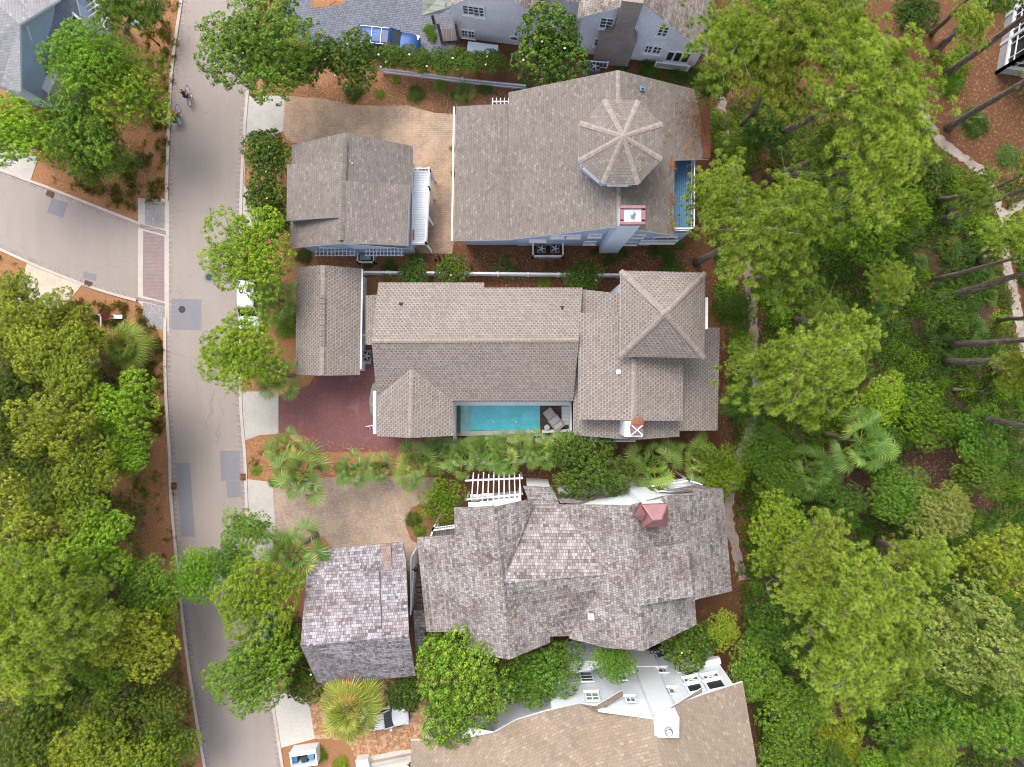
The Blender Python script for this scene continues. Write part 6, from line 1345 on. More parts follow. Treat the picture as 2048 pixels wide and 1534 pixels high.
for _ in range(9000):
    x, y = rr.uniform(1430, 2060), rr.uniform(300, 1540)
    if not inpoly(x, y, TREG) or dpath(x, y) < 26 or bare(x, y): continue
    r = rr.uniform(14, 30)
    if any((x - a) ** 2 + (y - b) ** 2 < ((r + c) * .78) ** 2 for a, b, c in done): continue
    pal = (1740 < x < 2000 and 430 < y < 760 and rr.random() < .75) or (rr.random() < .12)
    _mm = rr.choice(['shrub', 'shrub', 'oak_fresh', 'bright_shrub', 'oak', 'oak']); _tl = tlabel(x, y, r, 'palmetto' if pal else 'shrub', _mm)
    if _tl in _used: continue
    _used[_tl] = 1
    if pal and n2 < 80:
        n2 += 1; done.append((x, y, r)); shrub(x, y, r * 1.0, _tl, 'palmetto', 'palmetto', 1.0, 'palmetto', 'palmetto', 'palmettos of the thicket')
    elif n1 < 150:
        n1 += 1; done.append((x, y, r)); shrub(x, y, r, _tl, _mm, 'clump', rr.uniform(.7, 1.3), group='thicket shrubs of the eastern wood')
# --- undergrowth, a continuous low cover (stuff)
def cover(name, poly, dens, seed, mat, hmax, leaf, avoid=None, thr=-.15, sc=.35, kind='leaf'):
    rng = np.random.default_rng(seed); P = [W(x, y) for x, y in poly]; xs = [p.x for p in P]; ys = [p.y for p in P]
    n = int((max(xs) - min(xs)) * (max(ys) - min(ys)) * dens); X = rng.uniform(min(xs), max(xs), n); Y = rng.uniform(min(ys), max(ys), n)
    keep = np.zeros(n, bool); c = np.zeros(n, bool); px = np.array([(p.x, p.y) for p in P])
    for i in range(len(px)):
        (x1, y1), (x2, y2) = px[i], px[i - 1]; cnd = ((y1 > Y) != (y2 > Y)) & (X < (x2 - x1) * (Y - y1) / (y2 - y1 + 1e-12) + x1); c ^= cnd
    X, Y = X[c], Y[c]; nz = np.array([mnoise.noise(Vector((x * sc, y * sc, seed))) + .5 * mnoise.noise(Vector((x * sc * 3, y * sc * 3, seed + 5))) for x, y in zip(X, Y)])
    k = nz > thr; X, Y, nz = X[k], Y[k], nz[k]
    if avoid is not None:
        k = np.array([avoid(x, y) for x, y in zip(X, Y)]); X, Y, nz = X[~k], Y[~k], nz[~k]
    n = len(X)
    if kind == 'leaf':
        per = 7; idx = np.repeat(np.arange(n), per); hh = np.clip((nz - thr) * 1.3, .1, 1) * hmax; Z = hh[idx] * rng.uniform(.35, 1, n * per)
        C = np.stack([X[idx] + rng.normal(size=n * per) * .13, Y[idx] + rng.normal(size=n * per) * .13, Z], 1); Nn = unit(rng.normal(size=(n * per, 3)) * .6 + np.array([0, 0, .9]))
        t = np.clip(.42 + rng.uniform(-.2, .2, n)[idx] + rng.normal(size=n * per) * .16, 0, 1); V, Q, tt = leaf_quads(rng, C, Nn, leaf * rng.uniform(.6, 1.3, n * per), .5, t)
    else:
        per = 12; idx = np.repeat(np.arange(n), per); a = rng.uniform(0, 6.28, n * per); b0 = np.stack([X[idx] + rng.normal(size=n * per) * .09, Y[idx] + rng.normal(size=n * per) * .09, np.zeros(n * per)], 1)
        d = np.stack([np.cos(a) * .8, np.sin(a) * .8, np.ones(n * per)], 1); L = leaf * rng.uniform(.5, 1.2, n * per)[:, None]; sd = np.stack([-np.sin(a), np.cos(a), 0 * a], 1) * .014
        e = b0 + d * L * .8; V = np.stack([b0 - sd, b0 + sd, e + sd, e + d * L * np.array([.5, .5, -.1])], 1).reshape(-1, 3); Q = np.arange(4 * n * per).reshape(-1, 4); tt = np.repeat(np.clip(rng.uniform(0, .9, n)[idx] + rng.normal(size=n * per) * .1, 0, 1), 4)
    me = mesh_from(name, V, Q, tt, [M[mat]]); o = bpy.data.objects.new(name, me); COL.objects.link(o); return tag(o, kind='stuff')
PW = [[W(*p) for p in P] for P in PATHS]; BW_ = [(W(a, b), r * .044) for a, b, r in BARE]
def av_east(x, y):
    for P in PW:
        for a, b in zip(P, P[1:]):
            L = (b.x - a.x) ** 2 + (b.y - a.y) ** 2; t = max(0, min(1, ((x - a.x) * (b.x - a.x) + (y - a.y) * (b.y - a.y)) / L))
            if math.hypot(x - a.x - t * (b.x - a.x), y - a.y - t * (b.y - a.y)) < .62: return True
    return any((x - c.x) ** 2 + (y - c.y) ** 2 < r * r * (.75 + .5 * mnoise.noise(Vector((x * .8, y * .8, 3)))) for c, r in BW_)
cover('undergrowth', [(1425, 200), (1640, 180), (1860, 250), (1960, 350), (2080, 380), (2080, 1560), (1530, 1560), (1480, 1250), (1470, 1000), (1452, 700), (1425, 500)], 30, 3, 'ground_leaf', .9, .17, av_east, -.42)
cover('undergrowth', [(-60, 600), (150, 640), (250, 730), (310, 780), (300, 950), (290, 1100), (345, 1250), (380, 1400), (395, 1560), (-60, 1560)], 15, 4, 'ground_leaf', .8, .17, None, -.35)
cover('undergrowth', [(60, 170), (330, 120), (335, 230), (300, 330), (230, 380), (80, 330), (40, 250)], 9, 5, 'ground_leaf', .5, .14, None, .0)
cover('undergrowth', [(1200, 150), (1400, 135), (1430, 175), (1390, 185), (1240, 150)], 14, 6, 'ground_leaf', .5, .14, None, -.4)
def cover_g(poly, dens, seed, thr=.05): return cover('roadside_grass', poly, dens, seed, 'grass', .3, .30, None, thr, .9, 'grass')
cover_g([(290, 60), (340, 60), (335, 400), (250, 430), (150, 380), (100, 360), (240, 340), (310, 260)], 16, 8); cover_g([(135, 600), (275, 610), (325, 680), (330, 900), (240, 740), (200, 700)], 22, 9, -.05)
cover_g([(255, 880), (345, 920), (352, 1120), (280, 1100)], 6, 10, .35); cover_g([(500, 890), (620, 880), (625, 960), (505, 960)], 7, 12, .25); cover_g([(325, 0), (360, 0), (346, 180), (318, 160)], 10, 13, .1)
cover_g([(940, 500), (1200, 510), (1380, 515), (1380, 540), (940, 540)], 3, 14, .35); cover_g([(0, 500), (55, 530), (40, 600), (0, 590)], 5, 15, .2)
# --- scattered litter: dead leaves, bark chips, straw
def mat_litter():
    m = N('dead_leaves'); at = m.n('Attribute'); at.attribute_name = 'tint'
    return m.done(m.ramp(at.outputs['Fac'], [(0, srgb('4d3423')), (.35, srgb('80573a')), (.6, srgb('a9784e')), (.85, srgb('c9a27c')), (1, srgb('d9c3a6'))]), .9)
M['litter'] = mat_litter()
def litter(poly, n, seed, lo=.04, hi=.13, z=.05, thin=.45):
    rng = np.random.default_rng(seed); P = np.array([tuple(W(x, y))[:2] for x, y in poly]); mn, mx = P.min(0), P.max(0); X = rng.uniform(mn[0], mx[0], n); Y = rng.uniform(mn[1], mx[1], n); c = np.zeros(n, bool)
    for i in range(len(P)):
        (x1, y1), (x2, y2) = P[i], P[i - 1]; c ^= ((y1 > Y) != (y2 > Y)) & (X < (x2 - x1) * (Y - y1) / (y2 - y1 + 1e-12) + x1)
    X, Y = X[c], Y[c]; k = len(X); C = np.stack([X, Y, np.full(k, z) + rng.uniform(0, .03, k)], 1); Nn = unit(rng.normal(size=(k, 3)) * .35 + np.array([0, 0, 1.0]))
    V, Q, t = leaf_quads(rng, C, Nn, rng.uniform(lo, hi, k), thin, rng.uniform(0, 1, k)); me = mesh_from('leaf_litter', V, Q, t, [M['litter']]); o = bpy.data.objects.new('leaf_litter', me); COL.objects.link(o); tag(o, kind='stuff')
litter([(590, 170), (760, 150), (1015, 175), (1010, 205), (905, 228), (820, 212), (690, 206), (600, 195)], 9000, 1)
litter([(590, 500), (900, 505), (1390, 500), (1430, 560), (1400, 580), (730, 580), (600, 530)], 9000, 2)
litter([(255, 430), (335, 380), (336, 240), (362, 0), (290, 0), (240, 200), (90, 370)], 12000, 3)
litter([(135, 600), (280, 605), (336, 700), (345, 920), (362, 1120), (405, 1440), (380, 1450), (300, 1100), (240, 900), (180, 680)], 14000, 4)
litter([(1880, 60), (2060, 40), (2060, 400), (1960, 350), (1850, 230)], 9000, 5); litter([(1430, 180), (1640, 200), (1640, 1500), (1500, 1500), (1440, 900), (1420, 500)], 22000, 6)
litter([(1640, 900), (2060, 860), (2060, 1520), (1640, 1520)], 24000, 7); litter([(488, 878), (632, 880), (900, 905), (1140, 900), (1140, 950), (640, 960), (500, 955)], 7000, 8)
litter([(560, 270), (600, 285), (590, 450), (500, 430), (488, 300)], 2500, 9); litter([(340, 0), (385, 0), (362, 320), (345, 320)], 260, 10, z=.03); litter([(466, 800), (492, 800), (500, 1000), (478, 1000)], 200, 11, z=.03)
litter([(345, 600), (356, 600), (372, 1100), (432, 1534), (412, 1534), (355, 1100)], 500, 12, z=.03); litter([(570, 195), (900, 230), (900, 500), (820, 500), (560, 260)], 260, 13, .03, .09, .045); litter([(548, 965), (860, 950), (830, 1090), (560, 1080)], 260, 14, .03, .09, .045)
litter([(1440, 540), (1520, 560), (1530, 900), (1440, 900)], 3000, 15)
# fallen straw lying on the octagon-tower house roof
rng = np.random.default_rng(77); Vs = []; Qs = []; Ts = []
for (x, y, r, n) in ((1398, 250, 12, 260), (1383, 215, 14, 90), (1360, 240, 12, 50), (1345, 330, 5, 110), (1344, 400, 4, 120), (1346, 450, 4, 80), (1380, 290, 12, 90), (1335, 270, 12, 20)):
    for _ in range(n):
        p = on_roof(x + rng.normal() * r * .6, y + rng.normal() * r * 1.4, trisA, 8, .05); a = rng.uniform(0, 3.14); L = rng.uniform(.08, .2); d = Vector((math.cos(a), math.sin(a), 0)) * L; s_ = Vector((-math.sin(a), math.cos(a), 0)) * .012; i = len(Vs)
        Vs += [tuple(p - d - s_), tuple(p + d - s_), tuple(p + d + s_), tuple(p - d + s_)]; Qs.append([i, i + 1, i + 2, i + 3]); Ts += [float(rng.uniform(.1, .6))] * 4
me = mesh_from('fallen_straw', np.array(Vs), np.array(Qs), np.array(Ts), [M['litter']]); o = bpy.data.objects.new('fallen_straw', me); COL.objects.link(o); o.parent = HA; o.location = -HA.location; tag(o, kind='stuff')
# ------------------------------------------------------------------ vehicles, people, street furniture
def car_paint(name, col, metal=.4): m = N(name); return m.done(srgb(col), .38, metal * .5, .35)
M['tyre'] = mat_plain('tyre_rubber', '1b1b1c', .9); M['rim'] = mat_plain('alloy_rim', 'aeb2b6', .3, .7); M['lamp_glass'] = mat_plain('lamp_glass', 'd8dde0', .15, .1); M['red_lamp'] = mat_plain('tail_lamp', '9a1c1c', .3); M['black_trim'] = mat_plain('black_trim', '14161a', .35)
M['car_glass'] = mat_glass('tinted_glass', '16242a', .05)
def loft(b, secs, m=0, close=True):
    for A, B in zip(secs, secs[1:]):
        n = len(A)
        for k in range(n):
            if not close and k == n - 1: continue
            b.face([A[k], A[(k + 1) % n], B[(k + 1) % n], B[k]], m)
    b.face(secs[0][::-1], m); b.face(secs[-1], m)
def car(name, label, loc, rz, L, Wd, Hh, paint, style='suv', rails=False, sunroof=False):
    e = empty(name, loc, rz, label, 'car'); hl, hw = L / 2, Wd / 2; belt = Hh * (.56 if style == 'suv' else .62); rid = .24
    # lower body: sections from tail to nose (+x is the nose)
    prof = [(-hl, .86, .42, belt * .93), (-hl + .1, .95, .3, belt * 1.0), (-hl + .6, 1.0, rid, belt * 1.02), (0, 1.0, rid, belt), (hl - 1.5, 1.0, rid, belt * .99), (hl - .95, .98, rid, belt * .95), (hl - .35, .93, .3, belt * .87), (hl - .08, .82, .36, belt * .74), (hl, .72, .42, belt * .64)]
    if style == 'sedan': prof[0] = (-hl, .8, .42, belt * .85); prof[1] = (-hl + .1, .92, .32, belt * .96)
    secs = []
    for x, w, z0, z1 in prof:
        y = hw * w; secs.append([(x, -y * .9, z0), (x, -y, z0 + .18), (x, -y * .99, z1 - .22), (x, -y * .9, z1 - .05), (x, -y * .5, z1 + .02), (x, 0, z1 + .04), (x, y * .5, z1 + .02), (x, y * .9, z1 - .05), (x, y * .99, z1 - .22), (x, y, z0 + .18), (x, y * .9, z0)])
    b = MB(); loft(b, secs); body = b.build('body', paint, e, smooth=True, local=True)
    ws, rb = (hl - 1.55, -hl + .12) if style == 'suv' else (hl - 1.35, -hl + .75)   # windscreen foot, rear glass foot
    wt, rt = (ws - .75, rb + .35) if style == 'suv' else (ws - .75, rb + .75)
    b = MB(); s = []
    for x, y, z in ((rb, hw * .86, belt * .98), (rt, hw * .76, Hh - .05), (wt, hw * .76, Hh - .07), (ws, hw * .84, belt * .97)): s.append([(x, -y, belt * .95), (x, -y, z), (x, y, z), (x, y, belt * .95)])
    b.face([s[0][1], s[0][2], s[1][2], s[1][1]]); b.face([s[2][1], s[2][2], s[3][2], s[3][1]])
    for sg in (0, 1):
        i = (1, 2)[sg]; q = [s[0][i], s[1][i], s[2][i], s[3][i]]; b.face(q if sg else q[::-1])
    b.build('glass', M['car_glass'], e, local=True); b = MB(); n = 7; rs = []
    for j in range(n):
        t = j / (n - 1); x = rt - .05 + (wt - rt + .12) * t; y = hw * .765 * (1 if 0 < j < n - 1 else .97); z = Hh - .06 + .05 * math.sin(math.pi * t)
        rs.append([(x, -y, z - .05), (x, -y * .93, z), (x, -y * .5, z + .035), (x, 0, z + .045), (x, y * .5, z + .035), (x, y * .93, z), (x, y, z - .05)])
    loft(b, rs, close=True); rf = b.build('roof', paint, e, smooth=True, local=True)
    for sy in (-1, 1):
        b = MB(); b.bar((rt, sy * hw * .77, Hh - .07), (rb, sy * hw * .87, belt * .98), .1, .06); b.bar((wt, sy * hw * .77, Hh - .08), (ws, sy * hw * .85, belt * .96), .08, .06); b.bar(((rt + wt) / 2, sy * hw * .775, Hh - .08), ((rt + wt) / 2, sy * hw * .9, belt * .96), .1, .04)
        b.build('side_pillars', paint, e, local=True)
    if rails:
        b = MB()
        for sy in (-1, 1): b.bar((rt + .1, sy * hw * .66, Hh + .08), (wt - .15, sy * hw * .66, Hh + .08), .035, .035)
        for x in (rt + 1.15, rt + 1.95): b.bar((x, -hw * .66, Hh + .1), (x, hw * .66, Hh + .1), .035, .03)
        b.build('roof_rails', M['metal'], e, local=True)
        b = MB()
        for k in range(5): b.bar((rt + .2, -hw * .45 + k * hw * .225, Hh + .035), (wt - 1.1, -hw * .45 + k * hw * .225, Hh + .035), .03, .02)
        b.build('roof_ribs', paint, e, local=True)
    if sunroof: b = MB(); b.box((wt - .6, 0, Hh + .03), (.8, hw * .95, .02)); b.build('sunroof', mat_plain('dark_sunroof', '1f3c68', .45), e, local=True)
    for sy in (-1, 1):
        b = MB(); b.box((hl - .22, sy * hw * .68, belt * .72), (.28, .36, .16), sy * -.35); b.build('headlight', M['lamp_glass'], e, local=True)
    for sy in (-1, 1):
        b = MB(); b.box((-hl + .05, sy * hw * .76, belt * .8), (.12, .26, .3)); b.build('tail_light', M['red_lamp'], e, local=True)
        b = MB(); b.box((ws - .25, sy * (hw + .1), belt * 1.03), (.14, .24, .17)); b.build('wing_mirror', paint, e, local=True)
    b = MB(); b.box((hl - .03, 0, belt * .5), (.1, hw * 1.1, .22)); b.build('grille', M['black_trim'], e, local=True); b = MB(); b.box((-hl + .02, 0, .45), (.1, hw * 1.5, .2)); b.build('rear_bumper', M['black_trim'], e, local=True)
    for sx in (-1, 1):
        for sy in (-1, 1):
            b = MB(); c = Vector((sx * (hl - .92), sy * (hw - .12), .36)); prof2 = [(.2, -.11), (.36, -.11), (.36, .11), (.2, .11)]
            b.T = Matrix.Translation(c) @ Matrix.Rotation(R(90), 4, 'X'); b.lathe((0, 0, 0), [(.2, -.11), (.34, -.12), (.37, -.08), (.37, .08), (.34, .12), (.2, .11)], 18); w = b.build('wheel', M['tyre'], e, local=True)
            b = MB(); b.T = Matrix.Translation(c + Vector((0, sy * .06, 0))) @ Matrix.Rotation(R(90 if sy < 0 else -90), 4, 'X'); b.lathe((0, 0, 0), [(.22, .05), (.2, .02), (.06, .04), (.001, .05)], 12); b.build('rim', M['rim'], w, local=True)
    return e
car('parked_car', 'glossy blue seven-seat car with silver roof rails on the grey cobbled drive', W(776, 88, .6) - Vector((0, 0, .6)), R(-6), 5.5, 2.05, 1.95, car_paint('blue_car_paint', '1f4478', .4), 'suv', True, True)
car('parked_car', 'white car parked at the kerb under the yellow-green street tree', W(500, 612, .6) - Vector((0, 0, .6)), R(-91), 5.0, 1.95, 1.7, car_paint('white_car_paint', 'dfe3e6', .1), 'suv')
car('parked_car', 'white low car with a dark windscreen under the big yellowish palm', W(768, 1433, .5) - Vector((0, 0, .5)), R(6), 4.4, 1.85, 1.4, car_paint('white_coupe_paint', 'e2e5e8', .1), 'sedan')
car('parked_car', 'blue car almost hidden by street trees beside the steep shake-roofed garage', W(548, 1275, .5) - Vector((0, 0, .5)), R(-82), 4.5, 1.8, 1.5, car_paint('azure_car_paint', '2f7fb8', .3), 'suv')
# --- bicycles
def bicycle(loc, rz, label, basket=False):
    e = empty('bicycle', loc, rz, label, 'bicycle', 'bicycles on the street')   # +x is forward
    bl = M.setdefault('bike_paint', car_paint('bicycle_paint', '1f6fb5', .2)); r = .34
    for x in (-.54, .54):
        b = MB(); n = 20; pts = [(x + r * math.cos(2 * math.pi * k / n), 0, r + r * math.sin(2 * math.pi * k / n)) for k in range(n + 1)]; b.tube(pts, .03, 6, 0, False); w = b.build('wheel', M['tyre'], e, local=True)
        b = MB(); pts = [(x + (r - .04) * math.cos(2 * math.pi * k / n), 0, r + (r - .04) * math.sin(2 * math.pi * k / n)) for k in range(n + 1)]; b.tube(pts, .022, 5, 0, False)
        for k in range(8): a = k * math.pi / 4; b.bar((x, 0, r), (x + .3 * math.cos(a), 0, r + .3 * math.sin(a)), .012)
        b.build('rim', M['white_trim'], w, local=True)
        b = MB(); pts = [(x + (r + .035) * math.cos(a), 0, r + (r + .035) * math.sin(a)) for a in [R(15 + 15 * k) if x < 0 else R(20 + 11 * k) for k in range(11)]]
        for p, q in zip(pts, pts[1:]): b.bar(p, q, .06, .012)
        b.build('mudguard', bl, e, local=True)
    b = MB(); bb, st, hd = (-.08, 0, .3), (-.22, 0, .78), (.38, 0, .86)
    for p, q, d in ((bb, st, .04), (bb, (.42, 0, .72), .05), (st, hd, .045), ((.37, 0, .95), (.54, .0, .34), .035), (bb, (-.54, 0, .34), .03), (st, (-.54, 0, .34), .025)): b.tube([p, q], d / 2, 7)
    b.build('frame', bl, e, local=True); b = MB()
    b.tube([(.22, -.3, 1.08), (.34, -.2, 1.08), (.38, 0, 1.02), (.34, .2, 1.08), (.22, .3, 1.08)], .014, 6); b.tube([(.37, 0, .95), (.38, 0, 1.02)], .016, 6); b.build('handlebar', M['metal'], e, local=True)
    b = MB(); b.box((-.25, 0, .86), (.26, .17, .07), 0, 0, (.8, .7)); b.box((-.1, 0, .87), (.16, .06, .05)); b.build('saddle', M['black_trim'], e, local=True)
    b = MB(); b.lathe((0, 0, 0), [(.001, 0)], 3) if False else None
    for s in (-1, 1): b.bar((-.08, s * .08, .3), (-.08 + s * .12, s * .09, .3 - s * .12), .02); b.box((-.08 + s * .12, s * .15, .3 - s * .12), (.09, .1, .02))
    b.build('pedals', M['dark_metal'], e, local=True)
    if basket: b = MB(); b.box((-.5, .28, .6), (.42, .3, .42), 0, 0, (1.05, 1.05)); b.build('pannier', M['black_trim'], e, local=True)
    return e
def skin_mesh(name, verts, edges, radii, mats, parent, root=0, lv=1):
    me = bpy.data.meshes.new(name); me.from_pydata(verts, edges, []); o = bpy.data.objects.new(name, me); COL.objects.link(o)
    sk_ = o.modifiers.new('skin', 'SKIN'); sv = me.skin_vertices[0].data if me.skin_vertices else None
    if sv is None:
        bm = bmesh.new(); bm.from_mesh(me); bm.verts.layers.skin.verify(); bm.to_mesh(me); bm.free(); sv = me.skin_vertices[0].data
    for i, r in enumerate(radii): sv[i].radius = (r, r) if not hasattr(r, '__len__') else r; sv[i].use_root = (i == root)
    ss = o.modifiers.new('sub', 'SUBSURF'); ss.levels = lv; ss.render_levels = lv
    dg = bpy.context.evaluated_depsgraph_get(); dg.update(); m2 = bpy.data.meshes.new_from_object(o.evaluated_get(dg)); bpy.data.objects.remove(o)
    m2.materials.clear()
    for m_ in mats: m2.materials.append(m_)
    m2.polygons.foreach_set('use_smooth', [True] * len(m2.polygons)); n = bpy.data.objects.new(name, m2); COL.objects.link(n); n.parent = parent; return n
M['skin'] = mat_plain('skin', 'c98f72', .6, var=.06); M['hair_dark'] = mat_plain('dark_hair', '2e211d', .7); M['hair_fair'] = mat_plain('fair_hair', 'c49a62', .7)
def rider(loc, rz, label, shirt, shorts, hair, long_hair=False, sleeves=True):
    e = empty('person', loc, rz, label, 'person', 'cyclists on the street'); V = []; E = []; Rd = []
    def add(p, r, par=None):
        V.append(p); Rd.append(r)
        if par is not None: E.append((par, len(V) - 1))
        return len(V) - 1
    pel = add((-.24, 0, .98), .13); wa = add((-.19, 0, 1.14), .125, pel); ch = add((-.09, 0, 1.34), .15, wa); nb = add((-.03, 0, 1.5), .075, ch); nk = add((0, 0, 1.57), .055, nb); hd = add((.03, 0, 1.66), .095, nk); ht = add((.03, 0, 1.77), .085, hd)
    for s in (-1, 1):
        sh = add((-.04, s * .18, 1.44), .065, ch); el = add((.08, s * .27, 1.22), .045, sh); wr = add((.21, s * .29, 1.11), .03, el); pa = add((.26, s * .29, 1.1), .034, wr)
        for k in range(4): f1 = add((.30, s * (.26 + k * .02), 1.095 - .004 * k), .010, pa); add((.325 - .004 * abs(k - 1.5), s * (.26 + k * .02), 1.07), .008, f1)
        t1 = add((.265, s * .25, 1.085), .011, pa); add((.285, s * .235, 1.065), .009, t1)
        up = s > 0; hp = add((-.2, s * .11, .95), .105, pel); kn = add((.16 if up else .08, s * .15, .78 if up else .62), .068, hp); cf = add((.12 if up else .02, s * .15, .62 if up else .42), .058, kn); an = add((.06 if up else -.1, s * .15, .47 if up else .22), .038, cf); add((.2 if up else .06, s * .15, .43 if up else .17), .035, an)
    skin_mesh('body', V, E, Rd, [M['skin']], e)
    # clothing follows the body
    V2 = [(-.26, 0, .96), (-.19, 0, 1.14), (-.09, 0, 1.34), (-.04, 0, 1.48)]; E2 = [(0, 1), (1, 2), (2, 3)]; R2 = [.14, .14, .168, .085]
    for s in (-1, 1):
        V2.append((-.04, s * .18, 1.44)); R2.append(.078); E2.append((2, len(V2) - 1)); V2.append((.03, s * .235, 1.31)); R2.append(.062); E2.append((len(V2) - 2, len(V2) - 1))
    skin_mesh('shirt', V2, E2, R2, [mat_plain('shirt_cloth', shirt, .9)], e)
    V3 = [(-.25, 0, .97)]; E3 = []; R3 = [.15]
    for s in (-1, 1):
        V3.append((-.2, s * .11, .94)); R3.append(.118); E3.append((0, len(V3) - 1)); V3.append((.08 if s > 0 else .03, s * .14, .83 if s > 0 else .7)); R3.append(.088); E3.append((len(V3) - 2, len(V3) - 1))
    skin_mesh('shorts', V3, E3, R3, [mat_plain('shorts_cloth', shorts, .9)], e)
    Vh = [(.015, 0, 1.76), (-.035, 0, 1.69)]; Eh = [(0, 1)]; Rh = [.112, .105]
    if long_hair: Vh += [(-.1, 0, 1.58), (-.13, 0, 1.42)]; Eh += [(1, 2), (2, 3)]; Rh += [.07, .035]
    skin_mesh('hair', Vh, Eh, Rh, [M[hair]], e)
    b = MB()
    for s in (-1, 1):
        b.box((.118, s * .036, 1.685), (.014, .026, .012)); b.box((.02, s * .098, 1.67), (.045, .02, .06))
    b.box((.135, 0, 1.66), (.035, .024, .04), 0, 0, (.6, .7)); b.box((.118, 0, 1.622), (.014, .05, .01)); b.build('face_features', mat_plain('face_detail', '8a5648', .6), e, local=True)
    for s in (-1, 1):
        b = MB(); up = s > 0; c = (.14 if up else .0, s * .15, .425 if up else .16); b.box(c, (.29, .105, .085), 0, 0, (.9, .8)); b.build('shoe', M['white'], e, local=True)
    return e
for (x, y), a, lb, lr, sh, so, hr, lg, bk in (((377, 192), 96, 'blue bicycle with pale rims, nearer the middle of the street', 'dark-haired cyclist in a navy shirt with one white shoe out', '2c3a4c', '26344a', 'hair_dark', False, False), ((357, 230), 94, 'blue bicycle with a black pannier beside the kerb', 'fair-haired cyclist in a red top bending forward by the kerb', 'a8403c', '7c2838', 'hair_fair', True, True)):
    p = W(x, y, .35); p.z = .02; bicycle(p, R(a), lb, bk); rider(p, R(a), lr, sh, so, hr, lg)
# --- street lamp
b0 = W(318, 90); LP = empty('street_lamp', b0, 0, 'street lamp with a translucent bell globe on a thin dark post by the street', 'street lamp'); b = MB()
b.tube([(0, 0, 0), (0, 0, .5), (0, 0, 3.6)], [.1, .05, .04], 10); b.build('post', M['dark_metal'], LP, local=True); b = MB()
b.lathe((0, 0, 3.6), [(.05, 0), (.2, .05), (.4, .14), (.42, .2), (.36, .34), (.2, .46), (.1, .5)], 24); b.build('globe', mat_plain('frosted_globe', 'a9c0b4', .25, .0), LP, local=True, smooth=True); b = MB(); b.lathe((0, 0, 4.1), [(.14, 0), (.14, .1), (.08, .16), (.001, .2)], 14); b.build('finial', M['metal'], LP, local=True)
top = W(272, 49, 3.9) - b0
LP.rotation_euler = (0, 0, 0)
# --- sign post at the corner
sb = W(232, 634); SP = empty('sign_post', sb, 0, 'dark red sign post with an octagonal sign, white arms and a white base box', 'sign post'); b = MB()
b.box((.35, 0, .18), (.78, .34, .36)); b.build('base_box', M['white'], SP, local=True); b = MB(); b.tube([(0, 0, .2), (0, 0, 2.3)], [.06, .05], 8); b.build('post', mat_plain('oxblood_paint', '6b2a26', .5, var=.2), SP, local=True)
b = MB(); b.tube([(0, 0, 2.3), (0, 0, 2.5)], [.07, .06], 8); b.tube([(0, 0, 2.5), (0, 0, 3.6)], [.018, .012], 6); b.build('finial', M['white'], SP, local=True); b = MB()
q = [(.12 - .0, .36 * math.cos(R(22.5 + 45 * k)), 1.75 + .36 * math.sin(R(22.5 + 45 * k))) for k in range(8)]; q2 = [(x - .03, y, z) for x, y, z in q]; tl = Matrix.Translation((.1, 0, 1.75)) @ Matrix.Rotation(R(-24), 4, 'Y') @ Matrix.Translation((-.1, 0, -1.75)); b.T = tl
b.face(q); b.face(q2[::-1])
for k in range(8): b.face([q[k], q2[k], q2[(k + 1) % 8], q[(k + 1) % 8]])
b.build('octagonal_sign', mat_plain('sign_back_paint', '7a332c', .5, var=.2), SP, local=True); b = MB(); b.box((-.06, -.62, 2.1), (.05, 1.15, .16)); b.build('sign_arm', M['white_trim'], SP, local=True)
# --- mailboxes
for x, y, l in ((551, 741, 'grey-topped mailbox post among the palm fronds by the red brick drive'), (566, 914, 'white mailbox post in the mulch island under the palms')):
    e = empty('mailbox', W(x, y, 1.2) - Vector((0, 0, 1.2)), .2, l, 'mailbox', 'mailboxes by the street'); b = MB(); b.box((0, 0, .55), (.12, .12, 1.1)); b.build('post', M['white_trim'], e, local=True); b = MB()
    b.prism([(-.14, -.24), (.14, -.24), (.14, .24), (-.14, .24)], 1.1, 1.28); b.box((0, 0, 1.32), (.22, .48, .08), 0, 0, (.5, 1)); b.box((.2, 0, 1.0), (.3, .08, .05)); b.build('box', M['white' if y > 800 else 'metal'], e, local=True)
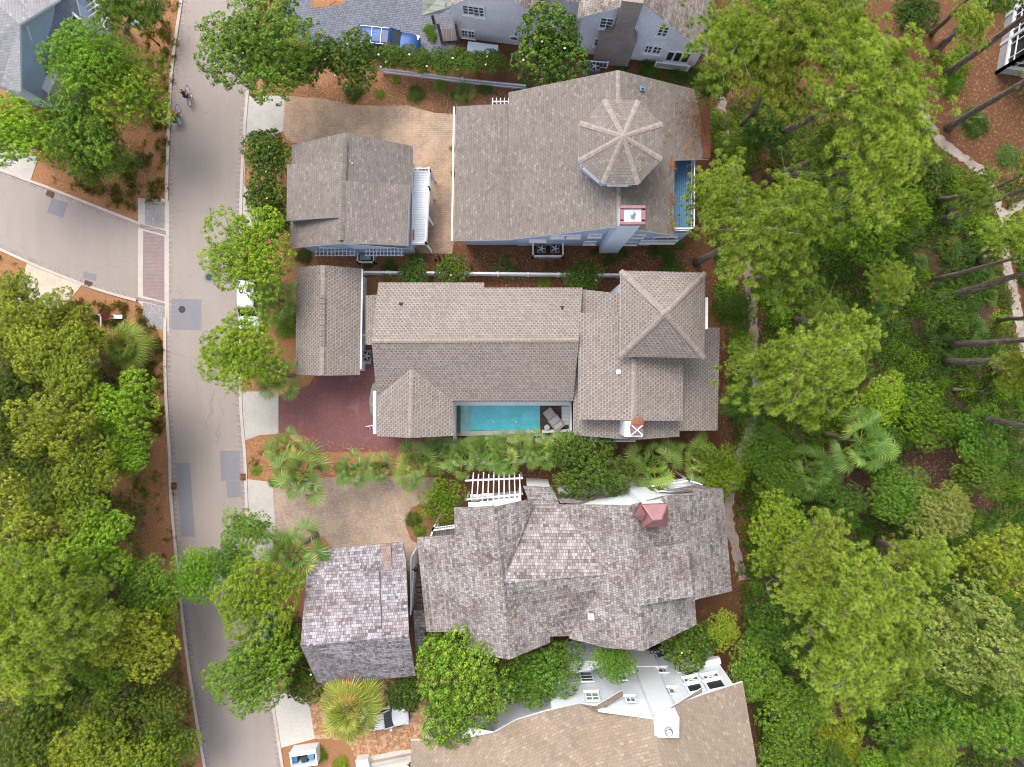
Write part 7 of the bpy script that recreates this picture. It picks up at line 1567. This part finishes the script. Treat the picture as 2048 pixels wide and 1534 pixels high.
# --- bin box with blue bins
BX = empty('bin_enclosure', W(607, 1517, 1.2) - Vector((0, 0, 1.2)), R(8), 'open white wooden bin box by the street with blue bins inside', 'bin box'); b = MB()
for c, d in (((0, .58, .6), (2.3, .14, 1.2)), ((0, -.58, .6), (2.3, .14, 1.2)), ((-1.12, 0, .6), (.12, 1.05, 1.2)), ((1.1, 0, .6), (.14, 1.05, 1.2))): b.box(c, d)
b.box((0, .52, 1.23), (2.36, .42, .06)); b.box((0, -.6, 1.23), (2.36, .24, .06)); b.build('panels', M['white'], BX, local=True)
for k, (x, y, c, l) in enumerate(((588, 1519, '3c6a94', 'blue wheeled bin with a square lid in the white bin box'), (608, 1521, '2c3a4a', 'dark slate bin in the middle of the white bin box'), (621, 1513, '5d86ad', 'pale blue bin with a round lid in the white bin box'))):
    p = W(x, y, .95); p.z = .02; e = empty('bin', p, .2 * k, l, 'bin', 'bins in the white box'); b = MB(); mt = mat_plain('bin_plastic', c, .5)
    if k < 2: b.box((0, 0, .42), (.5, .52, .84), 0, 0, (1.1, 1.1))
    else: b.lathe((0, 0, 0), [(.22, 0), (.27, .82), (.001, .82)], 16)
    b.build('tub', mt, e, local=True); b = MB()
    if k < 2: b.box((0, 0, .87), (.6, .62, .08), 0, 0, (.86, .86)); b.box((0, -.33, .86), (.5, .06, .06))
    else: b.lathe((0, 0, .82), [(.3, 0), (.3, .05), (.12, .1), (.001, .1)], 18)
    b.build('lid', mt, e, local=True)
# black stakes by the white fence
e = empty('trellis_stakes', W(895, 520, 0), 0, 'row of charred black stakes between the paved yard and the white fence', 'stakes')
for k in range(7):
    b = MB(); p = W(872 + k * 8, 522 - (k % 3) * 3, 0); h = .8 + .35 * ((k * 5) % 3); b.tube([(p.x, p.y, 0), (p.x + .05, p.y + .04, h * .6), (p.x - .03, p.y + .12, h)], [.09, .07, .03], 6); b.build('stake', M['black_trim'], e)
# fallen dead limbs in the wood
def deadlimb(pts, r, label, name='dead_branch'):
    b = MB(); P = [W(*p) for p in pts]; b.tube(P, list(np.linspace(r, r * .35, len(P))), 6); rr = random.Random(len(pts) + int(pts[0][0]))
    for k in range(1, len(P)):
        d = Vector((rr.uniform(-1, 1), rr.uniform(-1, 1), rr.uniform(-.1, .5))) * .9; b.tube([P[k], P[k] + d * .6, P[k] + d + Vector((.1, -.2, 0))], [r * .5, r * .3, r * .12], 5)
    tag(b.build(name, M['bark_grey']), label, 'branch', 'bare grey branches')
deadlimb([(1560, 1162, 6), (1545, 1158, 7), (1532, 1168, 7.2), (1540, 1186, 6.5)], .07, 'long looping bare branch beside the shake-roofed house')
deadlimb([(1700, 960, .8), (1725, 975, 1.5), (1712, 1005, 1.8), (1735, 985, 1.2)], .05, 'bare branch lying in the red clearing by the fan palms')
deadlimb([(1860, 1015, 3), (1885, 1020, 3.6), (1905, 1010, 3.5), (1925, 1002, 3)], .05, 'tangle of silver twigs above the thin-leaved tree')
deadlimb([(1790, 1048, 3), (1815, 1055, 3.4), (1835, 1062, 3)], .05, 'grey twig beside the windswept pine')
deadlimb([(1905, 778, .4), (1935, 780, .5), (1965, 782, .3)], .16, 'fallen reddish log in the thicket below the level trunks', 'fallen_log')
